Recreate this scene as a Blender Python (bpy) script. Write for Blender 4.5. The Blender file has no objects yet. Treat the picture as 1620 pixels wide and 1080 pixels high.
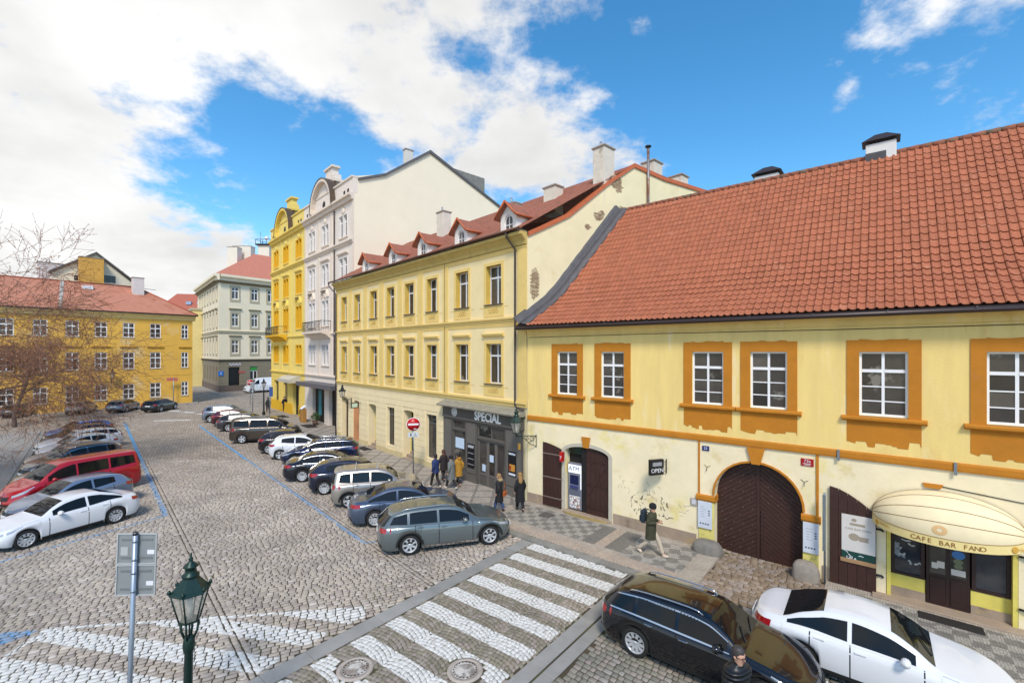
import bpy, math, random
import numpy as np
from mathutils import Vector
random.seed(7); np.random.seed(7)
S = bpy.context.scene
COL = S.collection
rad = math.radians

# ------------------------------------------------------------------ camera
CAM_H = 7.1
cam = bpy.data.cameras.new('camera'); cam_ob = bpy.data.objects.new('camera', cam); COL.objects.link(cam_ob)
cam.sensor_width = 36.0; cam.lens = 16.0; cam.shift_y = 0.0099
cam.clip_start = 0.1; cam.clip_end = 2000
cam_ob.location = (0, 0, CAM_H); cam_ob.rotation_euler = (rad(90), 0, 0)
S.camera = cam_ob

# ------------------------------------------------------------------ world, sun, exposure
SUN_EL, SUN_AZ = 48.0, 178.0          # azimuth from +Y, clockwise: behind the camera
W = bpy.data.worlds.new('World'); S.world = W; W.use_nodes = True
nt = W.node_tree; nt.nodes.clear()
def wn(t, **k):
    n = nt.nodes.new(t)
    for a, b in k.items(): setattr(n, a, b)
    return n
def wl(a, b): nt.links.new(a, b)
def wmath(op, a, b=None, clamp=False):
    n = wn('ShaderNodeMath', operation=op, use_clamp=clamp)
    for i, x in enumerate((a, b)):
        if x is None: continue
        if isinstance(x, (int, float)): n.inputs[i].default_value = x
        else: wl(x, n.inputs[i])
    return n.outputs[0]
def wdir(u, v):                        # direction of a place in the sky
    return Vector(((u-810)/720, 1.0, (556-v)/720)).normalized()
out = wn('ShaderNodeOutputWorld'); bg = wn('ShaderNodeBackground'); wl(bg.outputs[0], out.inputs[0])
sky = wn('ShaderNodeTexSky', sky_type='NISHITA', sun_disc=False)
sky.sun_elevation = rad(SUN_EL); sky.sun_rotation = rad(SUN_AZ); sky.altitude = 200; sky.air_density = 1.0; sky.dust_density = 0.4; sky.ozone_density = 3.0
hs = wn('ShaderNodeHueSaturation'); hs.inputs['Saturation'].default_value = 1.28; hs.inputs['Value'].default_value = 0.175; hs.inputs['Hue'].default_value = 0.49
wl(sky.outputs[0], hs.inputs['Color'])
tc = wn('ShaderNodeTexCoord'); sep = wn('ShaderNodeSeparateXYZ'); wl(tc.outputs['Generated'], sep.inputs[0])
zz = wmath('ADD', wmath('MAXIMUM', sep.outputs[2], 0.0), 0.32)
cmb = wn('ShaderNodeCombineXYZ'); wl(wmath('DIVIDE', sep.outputs[0], zz), cmb.inputs[0]); wl(wmath('DIVIDE', sep.outputs[1], zz), cmb.inputs[1])
def wnoise(scale, det, rough, off):
    m = wn('ShaderNodeVectorMath', operation='ADD'); wl(cmb.outputs[0], m.inputs[0]); m.inputs[1].default_value = off
    n = wn('ShaderNodeTexNoise'); n.inputs['Scale'].default_value = scale; n.inputs['Detail'].default_value = det; n.inputs['Roughness'].default_value = rough
    wl(m.outputs[0], n.inputs['Vector']); return n.outputs[0]
n1 = wnoise(2.1, 9, 0.62, (3.1, 1.7, 0)); n2 = wnoise(6.5, 6, 0.6, (9.0, 4.0, 2))
def wblob(u, v, k, amp):               # a bank of cloud (or a gap) round a direction
    d = wn('ShaderNodeVectorMath', operation='DOT_PRODUCT'); wl(tc.outputs['Generated'], d.inputs[0]); d.inputs[1].default_value = wdir(u, v)
    return wmath('MULTIPLY', wmath('EXPONENT', wmath('MULTIPLY', wmath('SUBTRACT', d.outputs['Value'], 1.0), k)), amp)
side = wn('ShaderNodeVectorMath', operation='DOT_PRODUCT'); wl(tc.outputs['Generated'], side.inputs[0]); side.inputs[1].default_value = (-0.86, 0.0, 0.0)
cov = wmath('ADD', wmath('MULTIPLY', side.outputs['Value'], 0.34), -0.12)
for b in ((640, 110, 30, 0.36), (250, 60, 14, 0.30), (60, 300, 14, 0.34), (300, 400, 40, 0.20), (420, 160, 110, -0.44), (285, 205, 100, -0.42), (500, 225, 160, -0.32), (560, 300, 110, -0.34), (460, 345, 100, -0.38), (330, 260, 150, -0.22), (20, 130, 160, -0.34), (430, 235, 420, 0.20), (350, 190, 500, 0.14),
          (945, 155, 900, 0.34), (1020, 48, 1300, 0.34), (870, 195, 200, 0.27), (800, 270, 130, 0.30), (1330, 148, 1300, 0.34), (1560, 40, 90, 0.30), (1440, 40, 250, 0.22), (760, 60, 160, 0.14), (700, 30, 60, -0.10),
          (1000, 40, 60, -0.14), (1300, 180, 40, -0.10), (1230, 40, 90, -0.10)):
    cov = wmath('ADD', cov, wblob(*b))
dens = wmath('ADD', wmath('ADD', wmath('MULTIPLY', wmath('SUBTRACT', n1, 0.5), 1.75), wmath('MULTIPLY', wmath('SUBTRACT', n2, 0.5), 1.0)), wmath('ADD', cov, 0.56))
mr = wn('ShaderNodeMapRange', interpolation_type='SMOOTHSTEP'); wl(dens, mr.inputs[0]); mr.inputs[1].default_value = 0.47; mr.inputs[2].default_value = 0.84
grey = wn('ShaderNodeMapRange'); wl(wnoise(1.6, 5, 0.55, (1.0, 7.0, 5)), grey.inputs[0]); grey.inputs[1].default_value = 0.3; grey.inputs[2].default_value = 0.62; grey.inputs[3].default_value = 0.54; grey.inputs[4].default_value = 0.82
cc = wn('ShaderNodeCombineColor')
wl(grey.outputs[0], cc.inputs[0]); wl(wmath('MULTIPLY', grey.outputs[0], 0.995), cc.inputs[1]); wl(wmath('MULTIPLY', grey.outputs[0], 0.99), cc.inputs[2])
mx = wn('ShaderNodeMix', data_type='RGBA'); wl(mr.outputs[0], mx.inputs[0]); wl(hs.outputs[0], mx.inputs[6]); wl(cc.outputs[0], mx.inputs[7])
wl(mx.outputs[2], bg.inputs[0]); bg.inputs[1].default_value = 1.0

sun = bpy.data.lights.new('sun', 'SUN'); sun_ob = bpy.data.objects.new('sun', sun); COL.objects.link(sun_ob)
sun.energy = 2.5; sun.angle = rad(13); sun.color = (1.0, 0.91, 0.78)
a, b = rad(SUN_AZ), rad(SUN_EL)
sun_ob.rotation_euler = Vector((-math.sin(a)*math.cos(b), -math.cos(a)*math.cos(b), -math.sin(b))).to_track_quat('-Z', 'Y').to_euler()
vs = S.view_settings; vs.view_transform = 'Standard'; vs.look = 'None'; vs.gamma = 1.0; vs.use_curve_mapping = False; vs.exposure = 0.40

# ------------------------------------------------------------------ helpers
def lin(h):
    h = h.lstrip('#'); r = []
    for i in (0, 2, 4):
        c = int(h[i:i+2], 16)/255; r.append(c/12.92 if c <= 0.04045 else ((c+0.055)/1.055)**2.4)
    return tuple(r)
MATS = {}
def M(name, col, rough=0.7, metal=0.0, var=0.0, vs_=2.0, bump=0.0, bs=30.0, coat=0.0, spec=0.5, stain=None, st=(0.52, 0.66), ss=1.2, rnd=0.0, attr=None, emit=None, stretch=None, alpha=None, trans=0.0):
    """Procedural material: base colour with fine variation, optional shaped stains, relief."""
    if name in MATS: return MATS[name]
    m = bpy.data.materials.new(name); m.use_nodes = True; t = m.node_tree; b = t.nodes['Principled BSDF']
    if isinstance(col, str): col = lin(col)
    b.inputs['Roughness'].default_value = rough; b.inputs['Metallic'].default_value = metal
    b.inputs['Coat Weight'].default_value = coat; b.inputs['Coat Roughness'].default_value = 0.04; b.inputs['Specular IOR Level'].default_value = spec
    b.inputs['Transmission Weight'].default_value = trans
    c4 = (*col, 1); L = t.links.new
    sock = None
    def node(tp, **k):
        n = t.nodes.new(tp)
        for x, y in k.items(): setattr(n, x, y)
        return n
    geo = node('ShaderNodeNewGeometry'); pos = geo.outputs['Position']
    if stretch:
        mp = node('ShaderNodeMapping'); mp.inputs['Scale'].default_value = stretch; L(pos, mp.inputs[0]); pos2 = mp.outputs[0]
    else: pos2 = pos
    def mixc(fac, A, B, bt='MIX'):
        n = node('ShaderNodeMix', data_type='RGBA', blend_type=bt)
        for i, x in ((0, fac), (6, A), (7, B)):
            if hasattr(x, 'links'): L(x, n.inputs[i])
            else: n.inputs[i].default_value = x
        return n.outputs[2]
    cur = c4
    if var or rnd or attr:
        val = None
        if var:
            nz = node('ShaderNodeTexNoise'); nz.inputs['Scale'].default_value = vs_; nz.inputs['Detail'].default_value = 6; nz.inputs['Roughness'].default_value = 0.62; L(pos2, nz.inputs['Vector'])
            r = node('ShaderNodeMapRange'); L(nz.outputs[0], r.inputs[0]); r.inputs[1].default_value = 0.28; r.inputs[2].default_value = 0.72; r.inputs[3].default_value = 1-var; r.inputs[4].default_value = 1+var; val = r.outputs[0]
        def mul(v, x):
            if v is None: return x
            q = node('ShaderNodeMath', operation='MULTIPLY'); L(v, q.inputs[0]); L(x, q.inputs[1]); return q.outputs[0]
        if rnd:
            oi = node('ShaderNodeObjectInfo'); r = node('ShaderNodeMapRange'); L(oi.outputs['Random'], r.inputs[0]); r.inputs[3].default_value = 1-rnd; r.inputs[4].default_value = 1+rnd; val = mul(val, r.outputs[0])
        if attr:
            at = node('ShaderNodeAttribute', attribute_name='tint'); r = node('ShaderNodeMapRange'); L(at.outputs['Fac'], r.inputs[0]); r.inputs[3].default_value = 1-attr; r.inputs[4].default_value = 1+attr; val = mul(val, r.outputs[0])
        vm = node('ShaderNodeVectorMath', operation='SCALE'); vm.inputs[0].default_value = col; L(val, vm.inputs['Scale']); cur = vm.outputs[0]
    if stain:
        for k, sc in enumerate(stain if isinstance(stain, list) else [stain]):
            nz = node('ShaderNodeTexNoise'); nz.inputs['Scale'].default_value = ss*(1+0.7*k); nz.inputs['Detail'].default_value = 8; nz.inputs['Roughness'].default_value = 0.65; nz.noise_dimensions = '4D'; nz.inputs['W'].default_value = 3.7*k+len(name)
            L(pos2, nz.inputs['Vector'])
            r = node('ShaderNodeMapRange', interpolation_type='SMOOTHSTEP'); L(nz.outputs[0], r.inputs[0]); r.inputs[1].default_value = st[0]; r.inputs[2].default_value = st[1]
            cur = mixc(r.outputs[0], cur, (*(lin(sc) if isinstance(sc, str) else sc), 1))
    if hasattr(cur, 'links'): L(cur, b.inputs['Base Color'])
    else: b.inputs['Base Color'].default_value = cur
    if bump:
        nz = node('ShaderNodeTexNoise'); nz.inputs['Scale'].default_value = bs; nz.inputs['Detail'].default_value = 5; L(pos, nz.inputs['Vector'])
        bp = node('ShaderNodeBump'); bp.inputs['Strength'].default_value = bump; bp.inputs['Distance'].default_value = 0.02; L(nz.outputs[0], bp.inputs['Height']); L(bp.outputs[0], b.inputs['Normal'])
    if emit:
        b.inputs['Emission Color'].default_value = (*emit[0], 1); b.inputs['Emission Strength'].default_value = emit[1]
    if alpha is not None: b.inputs['Alpha'].default_value = alpha
    MATS[name] = m
    return m

class MB:
    """Collects faces of one part."""
    def __init__(s): s.v = []; s.f = []; s.m = []; s.sm = []
    def add(s, verts, faces, m=0, smooth=False):
        o = len(s.v); s.v += [tuple(map(float, p)) for p in verts]
        for f in faces: s.f.append([i+o for i in f]); s.m.append(m); s.sm.append(smooth)
        return s
    def box(s, x0, x1, y0, y1, z0, z1, m=0):
        return s.add([(x0,y0,z0),(x1,y0,z0),(x1,y1,z0),(x0,y1,z0),(x0,y0,z1),(x1,y0,z1),(x1,y1,z1),(x0,y1,z1)],
                     [(0,3,2,1),(4,5,6,7),(0,1,5,4),(1,2,6,5),(2,3,7,6),(3,0,4,7)], m)
    def cbox(s, c, d, m=0): return s.box(c[0]-d[0]/2, c[0]+d[0]/2, c[1]-d[1]/2, c[1]+d[1]/2, c[2]-d[2]/2, c[2]+d[2]/2, m)
    def bbox(s, x0, x1, y0, y1, z0, z1, b=0.01, m=0):
        """box with chamfered edges"""
        v = []; 
        for sx in (0, 1):
            for sy in (0, 1):
                for sz in (0, 1):
                    X = (x0, x1)[sx]; Y = (y0, y1)[sy]; Z = (z0, z1)[sz]; dx = b*(1-2*sx); dy = b*(1-2*sy); dz = b*(1-2*sz)
                    v += [(X, Y+dy, Z+dz), (X+dx, Y, Z+dz), (X+dx, Y+dy, Z)]
        def c(sx, sy, sz, k): return (sx*4+sy*2+sz)*3+k
        F = []
        for a in (0, 1):
            F.append([c(a,0,0,0), c(a,0,1,0), c(a,1,1,0), c(a,1,0,0)]); F.append([c(0,a,0,1), c(1,a,0,1), c(1,a,1,1), c(0,a,1,1)]); F.append([c(0,0,a,2), c(0,1,a,2), c(1,1,a,2), c(1,0,a,2)])
        for p in (0, 1):
            for q in (0, 1):
                F.append([c(p,q,0,0), c(p,q,1,0), c(p,q,1,1), c(p,q,0,1)]); F.append([c(p,0,q,0), c(p,1,q,0), c(p,1,q,2), c(p,0,q,2)]); F.append([c(0,p,q,1), c(1,p,q,1), c(1,p,q,2), c(0,p,q,2)])
                for r in (0, 1): F.append([c(p,q,r,0), c(p,q,r,1), c(p,q,r,2)])
        F = [f for i, f in enumerate(F)]
        return s.add(v, F, m)
    def prism(s, poly, y0, y1, m=0):
        """polygon in x,z extruded along y"""
        n = len(poly); v = [(p[0], y0, p[1]) for p in poly]+[(p[0], y1, p[1]) for p in poly]
        return s.add(v, [list(range(n)), list(range(2*n-1, n-1, -1))]+[(i, i+n, (i+1) % n+n, (i+1) % n) for i in range(n)], m)
    def plate(s, poly, z0, z1, m=0):
        """polygon in x,y extruded along z"""
        n = len(poly); v = [(p[0], p[1], z0) for p in poly]+[(p[0], p[1], z1) for p in poly]
        return s.add(v, [list(range(n))[::-1], list(range(n, 2*n))]+[(i, (i+1) % n, (i+1) % n+n, i+n) for i in range(n)], m)
    def extr_x(s, poly, x0, x1, m=0):
        """profile in y,z extruded along x"""
        n = len(poly); v = [(x0, p[0], p[1]) for p in poly]+[(x1, p[0], p[1]) for p in poly]
        return s.add(v, [list(range(n)), list(range(2*n-1, n-1, -1))]+[(i, i+n, (i+1) % n+n, (i+1) % n) for i in range(n)], m)
    def tube(s, path, r, n=8, m=0, smooth=True, cap=True):
        path = [Vector(p) for p in path]; k = len(path); rs = r if isinstance(r, (list, tuple)) else [r]*k
        v = []; up = Vector((0, 0, 1)); last = None
        for i, p in enumerate(path):
            d = (path[min(i+1, k-1)]-path[max(i-1, 0)]).normalized()
            if last is None:
                a = d.cross(up)
                if a.length < 0.05: a = d.cross(Vector((1, 0, 0)))
                a.normalize()
            else: a = (last-d*last.dot(d)).normalized()
            last = a; b = d.cross(a)
            for j in range(n):
                t = 2*math.pi*j/n; v.append(p+a*math.cos(t)*rs[i]+b*math.sin(t)*rs[i])
        F = [(i*n+j, i*n+(j+1) % n, (i+1)*n+(j+1) % n, (i+1)*n+j) for i in range(k-1) for j in range(n)]
        s.add(v, F, m, smooth)
        if cap: o = len(s.v)-len(v); s.f.append([o+j for j in range(n)][::-1]); s.m.append(m); s.sm.append(False); s.f.append([o+(k-1)*n+j for j in range(n)]); s.m.append(m); s.sm.append(False)
        return s
    def lathe(s, prof, n=16, c=(0, 0, 0), axis='z', m=0, smooth=True, ph=0.0, cap=True):
        v = []
        for r, h in prof:
            for j in range(n):
                t = 2*math.pi*j/n+ph; x, y = r*math.cos(t), r*math.sin(t)
                p = (x, y, h) if axis == 'z' else ((x, h, y) if axis == 'y' else (h, x, y))
                v.append((p[0]+c[0], p[1]+c[1], p[2]+c[2]))
        k = len(prof)
        F = [(i*n+j, i*n+(j+1) % n, (i+1)*n+(j+1) % n, (i+1)*n+j) for i in range(k-1) for j in range(n)]
        s.add(v, F, m, smooth); o = len(s.v)-len(v)
        if cap and prof[0][0] > 1e-4: s.f.append([o+j for j in range(n)]); s.m.append(m); s.sm.append(False)
        if cap and prof[-1][0] > 1e-4: s.f.append([o+(k-1)*n+j for j in range(n)]); s.m.append(m); s.sm.append(False)
        return s
    def disc(s, c, r, n=20, axis='y', m=0, rz=None):
        v = []
        for j in range(n):
            t = 2*math.pi*j/n; x, z = r*math.cos(t), (rz or r)*math.sin(t)
            v.append((c[0]+x, c[1], c[2]+z) if axis == 'y' else (c[0]+x, c[1]+z, c[2]))
        return s.add(v, [list(range(n))], m)
    def grid(s, rows, m=0, smooth=True):
        k = len(rows); n = len(rows[0]); v = [p for r in rows for p in r]
        return s.add(v, [(i*n+j, i*n+j+1, (i+1)*n+j+1, (i+1)*n+j) for i in range(k-1) for j in range(n-1)], m, smooth)
    def mesh(s, name, mats):
        me = bpy.data.meshes.new(name); me.from_pydata(s.v, [], s.f)
        for mm in (mats if isinstance(mats, (list, tuple)) else [mats]): me.materials.append(mm)
        me.polygons.foreach_set('material_index', s.m); me.polygons.foreach_set('use_smooth', s.sm)
        me.validate(); me.update(); fixn(me); return me
    def build(s, name, mats, parent=None, loc=None, rz=0.0, **tags): return obj(name, s.mesh(name, mats), parent, loc, rz, **tags)
import bmesh
def fixn(me):
    bm = bmesh.new(); bm.from_mesh(me); bmesh.ops.recalc_face_normals(bm, faces=bm.faces); bm.to_mesh(me); bm.free()
def obj(name, me, parent=None, loc=None, rz=0.0, **tags):
    o = bpy.data.objects.new(name, me); COL.objects.link(o)
    if parent is not None: o.parent = parent
    if loc is not None: o.location = loc
    if rz: o.rotation_euler = (0, 0, rz)
    for k, v in tags.items(): o[k] = v
    return o
def thing(name, label, cat, loc=(0, 0, 0), rz=0.0, group=None):
    o = obj(name, None, None, loc, rz); o['label'] = label; o['category'] = cat
    if group: o['group'] = group
    return o
def frame_angle(e): return math.atan2(e[1], e[0])
def text_part(name, s, size, mat, parent, loc, rot=(rad(90), 0, 0), ext=0.004, align='CENTER', sx=1.0, bold=0.0, **tags):
    cu = bpy.data.curves.new(name, 'FONT'); cu.body = s; cu.size = size; cu.extrude = ext; cu.align_x = align; cu.align_y = 'CENTER'; cu.offset = bold; cu.resolution_u = 3
    t = bpy.data.objects.new('tmp', cu); COL.objects.link(t)
    bpy.context.view_layer.update()
    me = bpy.data.meshes.new_from_object(t.evaluated_get(bpy.context.evaluated_depsgraph_get())); bpy.data.objects.remove(t)
    me.name = name; me.materials.clear(); me.materials.append(mat)
    o = obj(name, me, parent, loc); o.rotation_euler = rot; o.scale = (sx, 1, 1)
    for k, v in tags.items(): o[k] = v
    return o
# frames of the street: R is the right-hand house, MM the row of houses beyond it
P0 = np.array((0.74, 21.4))
eR = np.array((0.772, -0.635)); eR = eR/np.hypot(*eR); nR = np.array((-eR[1], eR[0]))
OM = np.array((-14.68, 38.15)); eM = np.array((0.678, -0.735)); eM = eM/np.hypot(*eM); nM = np.array((-eM[1], eM[0]))
def Rp(s, o): p = P0+eR*s-nR*o; return (float(p[0]), float(p[1]))      # o metres out from the right house's wall
def Mp(s, o): p = OM+eM*s-nM*o; return (float(p[0]), float(p[1]))
SW = 0.08                                                             # pavement above the road

# ------------------------------------------------------------------ common materials
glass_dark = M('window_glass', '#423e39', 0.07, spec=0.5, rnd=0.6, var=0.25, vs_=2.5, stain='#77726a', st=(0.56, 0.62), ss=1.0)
white_paint = M('white_joinery', '#e9e8ea', 0.45, var=0.05)
dark_metal = M('dark_iron', '#24282a', 0.5, metal=0.3)
galv = M('galvanised_steel', '#8d979f', 0.45, metal=0.7, var=0.08, vs_=14)
gutter_m = M('brown_gutter', '#3a2d2c', 0.4, metal=0.3)
copper_m = M('copper_brown', '#5a3a2c', 0.45, metal=0.3)
lead_m = M('lead_flashing', '#4c4a4d', 0.6, metal=0.3, var=0.22, vs_=3, bump=0.15, bs=9)
brown_wood = M('dark_brown_boards', '#3a211b', 0.55, var=0.2, vs_=6, bump=0.15, bs=25)
black_m = M('black', '#121212', 0.6)
paper = M('paper_white', '#d9dbe2', 0.7, var=0.04)
# ================================================================== GROUND
def seg_poly(a, b, w):
    a = np.array(a, float); b = np.array(b, float); d = (b-a)/np.hypot(*(b-a)); n = np.array((-d[1], d[0]))*w/2
    return [tuple(a+n), tuple(b+n), tuple(b-n), tuple(a-n)]
def sdf(pts, poly):
    P = np.asarray(poly, float); d = np.full(len(pts), 1e9); ins = np.zeros(len(pts), bool)
    for i in range(len(P)):
        A, B = P[i], P[(i+1) % len(P)]; ab = B-A; ap = pts-A
        t = np.clip((ap@ab)/(ab@ab), 0, 1); d = np.minimum(d, np.hypot(*(ap-t[:, None]*ab).T))
        c = (A[1] > pts[:, 1]) != (B[1] > pts[:, 1])
        with np.errstate(divide='ignore', invalid='ignore'): xi = A[0]+(pts[:, 1]-A[1])*(B[0]-A[0])/(B[1]-A[1])
        ins ^= c & (pts[:, 0] < xi)
    return np.where(ins, d, -d)
def union_sdf(pts, polys):
    r = np.full(len(pts), -1.0)
    for p in polys: r = np.maximum(r, sdf(pts, p))
    return np.clip(r, -0.2, 0.2)
def gp(u, v, z=0.0): Y = 720*(CAM_H-z)/(v-556); return ((u-810)*Y/720, Y)
def toR(p): q = p-P0; return q@eR, -(q@nR)
def toM(p): q = p-OM; return q@eM, -(q@nM)

# painted road markings as plans on the ground
LB0, LB1 = (-15.02, 19.74), (-38.6, 45.4)
RB0, RB1 = (-5.53, 16.93), (-30.1, 43.8)
BLUE = [seg_poly(LB0, LB1, 0.20), seg_poly(LB0, (-18.6, 13.0), 0.13), seg_poly(RB0, RB1, 0.16), seg_poly(RB0, (-4.2, 17.25), 0.14),
        [(-12.9, 11.55), (-12.05, 11.62), (-12.25, 11.25), (-12.5, 10.9), (-12.55, 10.6), (-13.1, 10.6)]]
WHITE = [seg_poly((-12.0, 11.66), (-4.0, 12.66), 0.12), seg_poly((-11.95, 11.68), (-11.75, 10.3), 0.12),
         [(-8.6, 12.14), (-8.1, 12.17), (-4.62, 11.5), (-4.98, 10.99), (-9.4, 11.86)],
         [(-11.95, 11.66), (-11.4, 11.62), (-8.86, 11.22), (-5.34, 10.56), (-5.62, 10.05), (-8.33, 10.52), (-11.75, 11.2)],
         [(-11.84, 10.56), (-9.4, 10.22), (-7.95, 9.98), (-6.0, 9.6), (-6.2, 9.0), (-11.7, 9.9)],
         [(-6.5, 12.34), (-4.1, 12.66), (-3.93, 12.2), (-4.28, 11.89)]]
ZEB = []
zd = np.array((0.82, -0.573)); zd = zd/np.hypot(*zd)
for k in range(-0, 12):
    o = 3.70+k*1.0
    c = [Rp(2.93, o-0.25), Rp(6.63, o-0.25-0.17), Rp(6.63, o+0.25-0.17), Rp(2.93, o+0.25)]
    ZEB.append(c)

def stone_mat(name, c1, c2, moss=None, rough=0.75):
    m = bpy.data.materials.new(name); m.use_nodes = True; t = m.node_tree; b = t.nodes['Principled BSDF']; L = t.links.new
    def N(tp, **k):
        n = t.nodes.new(tp)
        for x, y in k.items(): setattr(n, x, y)
        return n
    def mix(f, A, B):
        n = N('ShaderNodeMix', data_type='RGBA'); L(f, n.inputs[0])
        for i, x in ((6, A), (7, B)):
            if hasattr(x, 'links'): L(x, n.inputs[i])
            else: n.inputs[i].default_value = (*x, 1)
        return n.outputs[2]
    at = N('ShaderNodeAttribute', attribute_name='tint')
    g_ = N('ShaderNodeNewGeometry')
    nz = N('ShaderNodeTexNoise'); nz.inputs['Scale'].default_value = 28; nz.inputs['Detail'].default_value = 5; nz.inputs['Roughness'].default_value = 0.7; L(g_.outputs['Position'], nz.inputs['Vector'])
    nb = N('ShaderNodeTexNoise'); nb.inputs['Scale'].default_value = 0.45; nb.inputs['Detail'].default_value = 4; L(g_.outputs['Position'], nb.inputs['Vector'])
    ramp = N('ShaderNodeValToRGB'); L(at.outputs['Fac'], ramp.inputs[0]); cr = ramp.color_ramp
    cr.elements[0].color = (*lin(c1), 1); cr.elements[1].color = (*lin(c2), 1)
    e = cr.elements.new(0.5); e.color = tuple((lin(c1)[i]+lin(c2)[i])/2*(1.0, 0.97, 0.9)[i] for i in range(3))+(1,)
    e = cr.elements.new(0.85); e.color = (*lin('#968a82'), 1)
    sc = N('ShaderNodeMapRange'); L(nz.outputs[0], sc.inputs[0]); sc.inputs[1].default_value = 0.25; sc.inputs[2].default_value = 0.75; sc.inputs[3].default_value = 0.78; sc.inputs[4].default_value = 1.2
    sb = N('ShaderNodeMapRange'); L(nb.outputs[0], sb.inputs[0]); sb.inputs[1].default_value = 0.3; sb.inputs[2].default_value = 0.7; sb.inputs[3].default_value = 0.80; sb.inputs[4].default_value = 1.14
    mu = N('ShaderNodeMath', operation='MULTIPLY'); L(sc.outputs[0], mu.inputs[0]); L(sb.outputs[0], mu.inputs[1])
    vm = N('ShaderNodeVectorMath', operation='SCALE'); L(ramp.outputs[0], vm.inputs[0]); L(mu.outputs[0], vm.inputs['Scale'])
    cur = vm.outputs[0]
    for nm, colr, wear in (('white', '#d2d1cd', 0.42), ('blue', '#4f8fbf', 0.5)):
        a2 = N('ShaderNodeAttribute', attribute_name=nm)
        nn = N('ShaderNodeTexNoise'); nn.inputs['Scale'].default_value = 9; nn.inputs['Detail'].default_value = 6; nn.inputs['Roughness'].default_value = 0.7; L(g_.outputs['Position'], nn.inputs['Vector'])
        ad = N('ShaderNodeMath', operation='MULTIPLY_ADD'); L(nn.outputs[0], ad.inputs[0]); ad.inputs[1].default_value = 0.024; ad.inputs[2].default_value = -0.012
        s2 = N('ShaderNodeMath', operation='ADD'); L(a2.outputs['Fac'], s2.inputs[0]); L(ad.outputs[0], s2.inputs[1])
        ed = N('ShaderNodeMapRange'); L(s2.outputs[0], ed.inputs[0]); ed.inputs[1].default_value = -0.008; ed.inputs[2].default_value = 0.008
        we = N('ShaderNodeMapRange'); L(nn.outputs[0], we.inputs[0]); we.inputs[1].default_value = wear-0.05; we.inputs[2].default_value = wear+0.1; we.inputs[3].default_value = 0.35 if nm == 'blue' else 0.45; we.inputs[4].default_value = 1.0
        fm = N('ShaderNodeMath', operation='MULTIPLY'); L(ed.outputs[0], fm.inputs[0]); L(we.outputs[0], fm.inputs[1])
        cur = mix(fm.outputs[0], cur, lin(colr))
    L(cur, b.inputs['Base Color']); b.inputs['Roughness'].default_value = rough
    bp = N('ShaderNodeBump'); bp.inputs['Strength'].default_value = 0.2; bp.inputs['Distance'].default_value = 0.008; L(nz.outputs[0], bp.inputs['Height']); L(bp.outputs[0], b.inputs['Normal'])
    return m
joint_m = M('joint_moss', '#463d2f', 0.95, var=0.3, vs_=1.3, stain='#4b4e27', st=(0.5, 0.62), ss=0.9, bump=0.4, bs=60)

def lay(origin, ang, wx, wy, xr, yr, keep, jit=0.16, arc=None, seed=1):
    """corners of setts laid in rows: returns (n,4,2) and tint"""
    rg = np.random.RandomState(seed); rows = []
    for j in range(int((yr[1]-yr[0])/wy+0.3)):
        n = int((xr[1]-xr[0])/wx*1.3)+2
        w = wx*(1+rg.uniform(-0.3, 0.3, n)); x = xr[0]+rg.uniform(-wx, 0)+np.concatenate(([0], np.cumsum(w)))
        y0 = yr[0]+j*wy
        x0, x1 = x[:-1], x[1:]; o = np.ones_like(x0)
        rows.append(np.stack([np.stack([x0, o*y0], 1), np.stack([x1, o*y0], 1), np.stack([x1, o*(y0+wy)], 1), np.stack([x0, o*(y0+wy)], 1)], 1))
    q = np.concatenate(rows)
    if arc: q[:, :, 1] += arc[1]*(1-(2*np.mod(q[:, :, 0].mean(1)/arc[0], 1)-1)**2)[:, None]*1.0
    if arc:
        sl = -arc[1]*4*(2*np.mod(q[:, :, 0].mean(1)/arc[0], 1)-1)/arc[0]
        q[:, :, 1] += (q[:, :, 0]-q[:, :, 0].mean(1)[:, None])*sl[:, None]
    c, s = math.cos(ang), math.sin(ang)
    X = origin[0]+q[..., 0]*c-q[..., 1]*s; Y = origin[1]+q[..., 0]*s+q[..., 1]*c
    q = np.stack([X, Y], -1); ctr = q.mean(1); k = keep(ctr); q = q[k]
    m = q.mean(1, keepdims=True); q = m+(q-m)*(1-rg.uniform(0.0, 0.05, (len(q), 1, 1)))
    q += rg.uniform(-1, 1, q.shape)*min(wx, wy)*jit*0.26
    return q, rg.uniform(0, 1, len(q))
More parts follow.
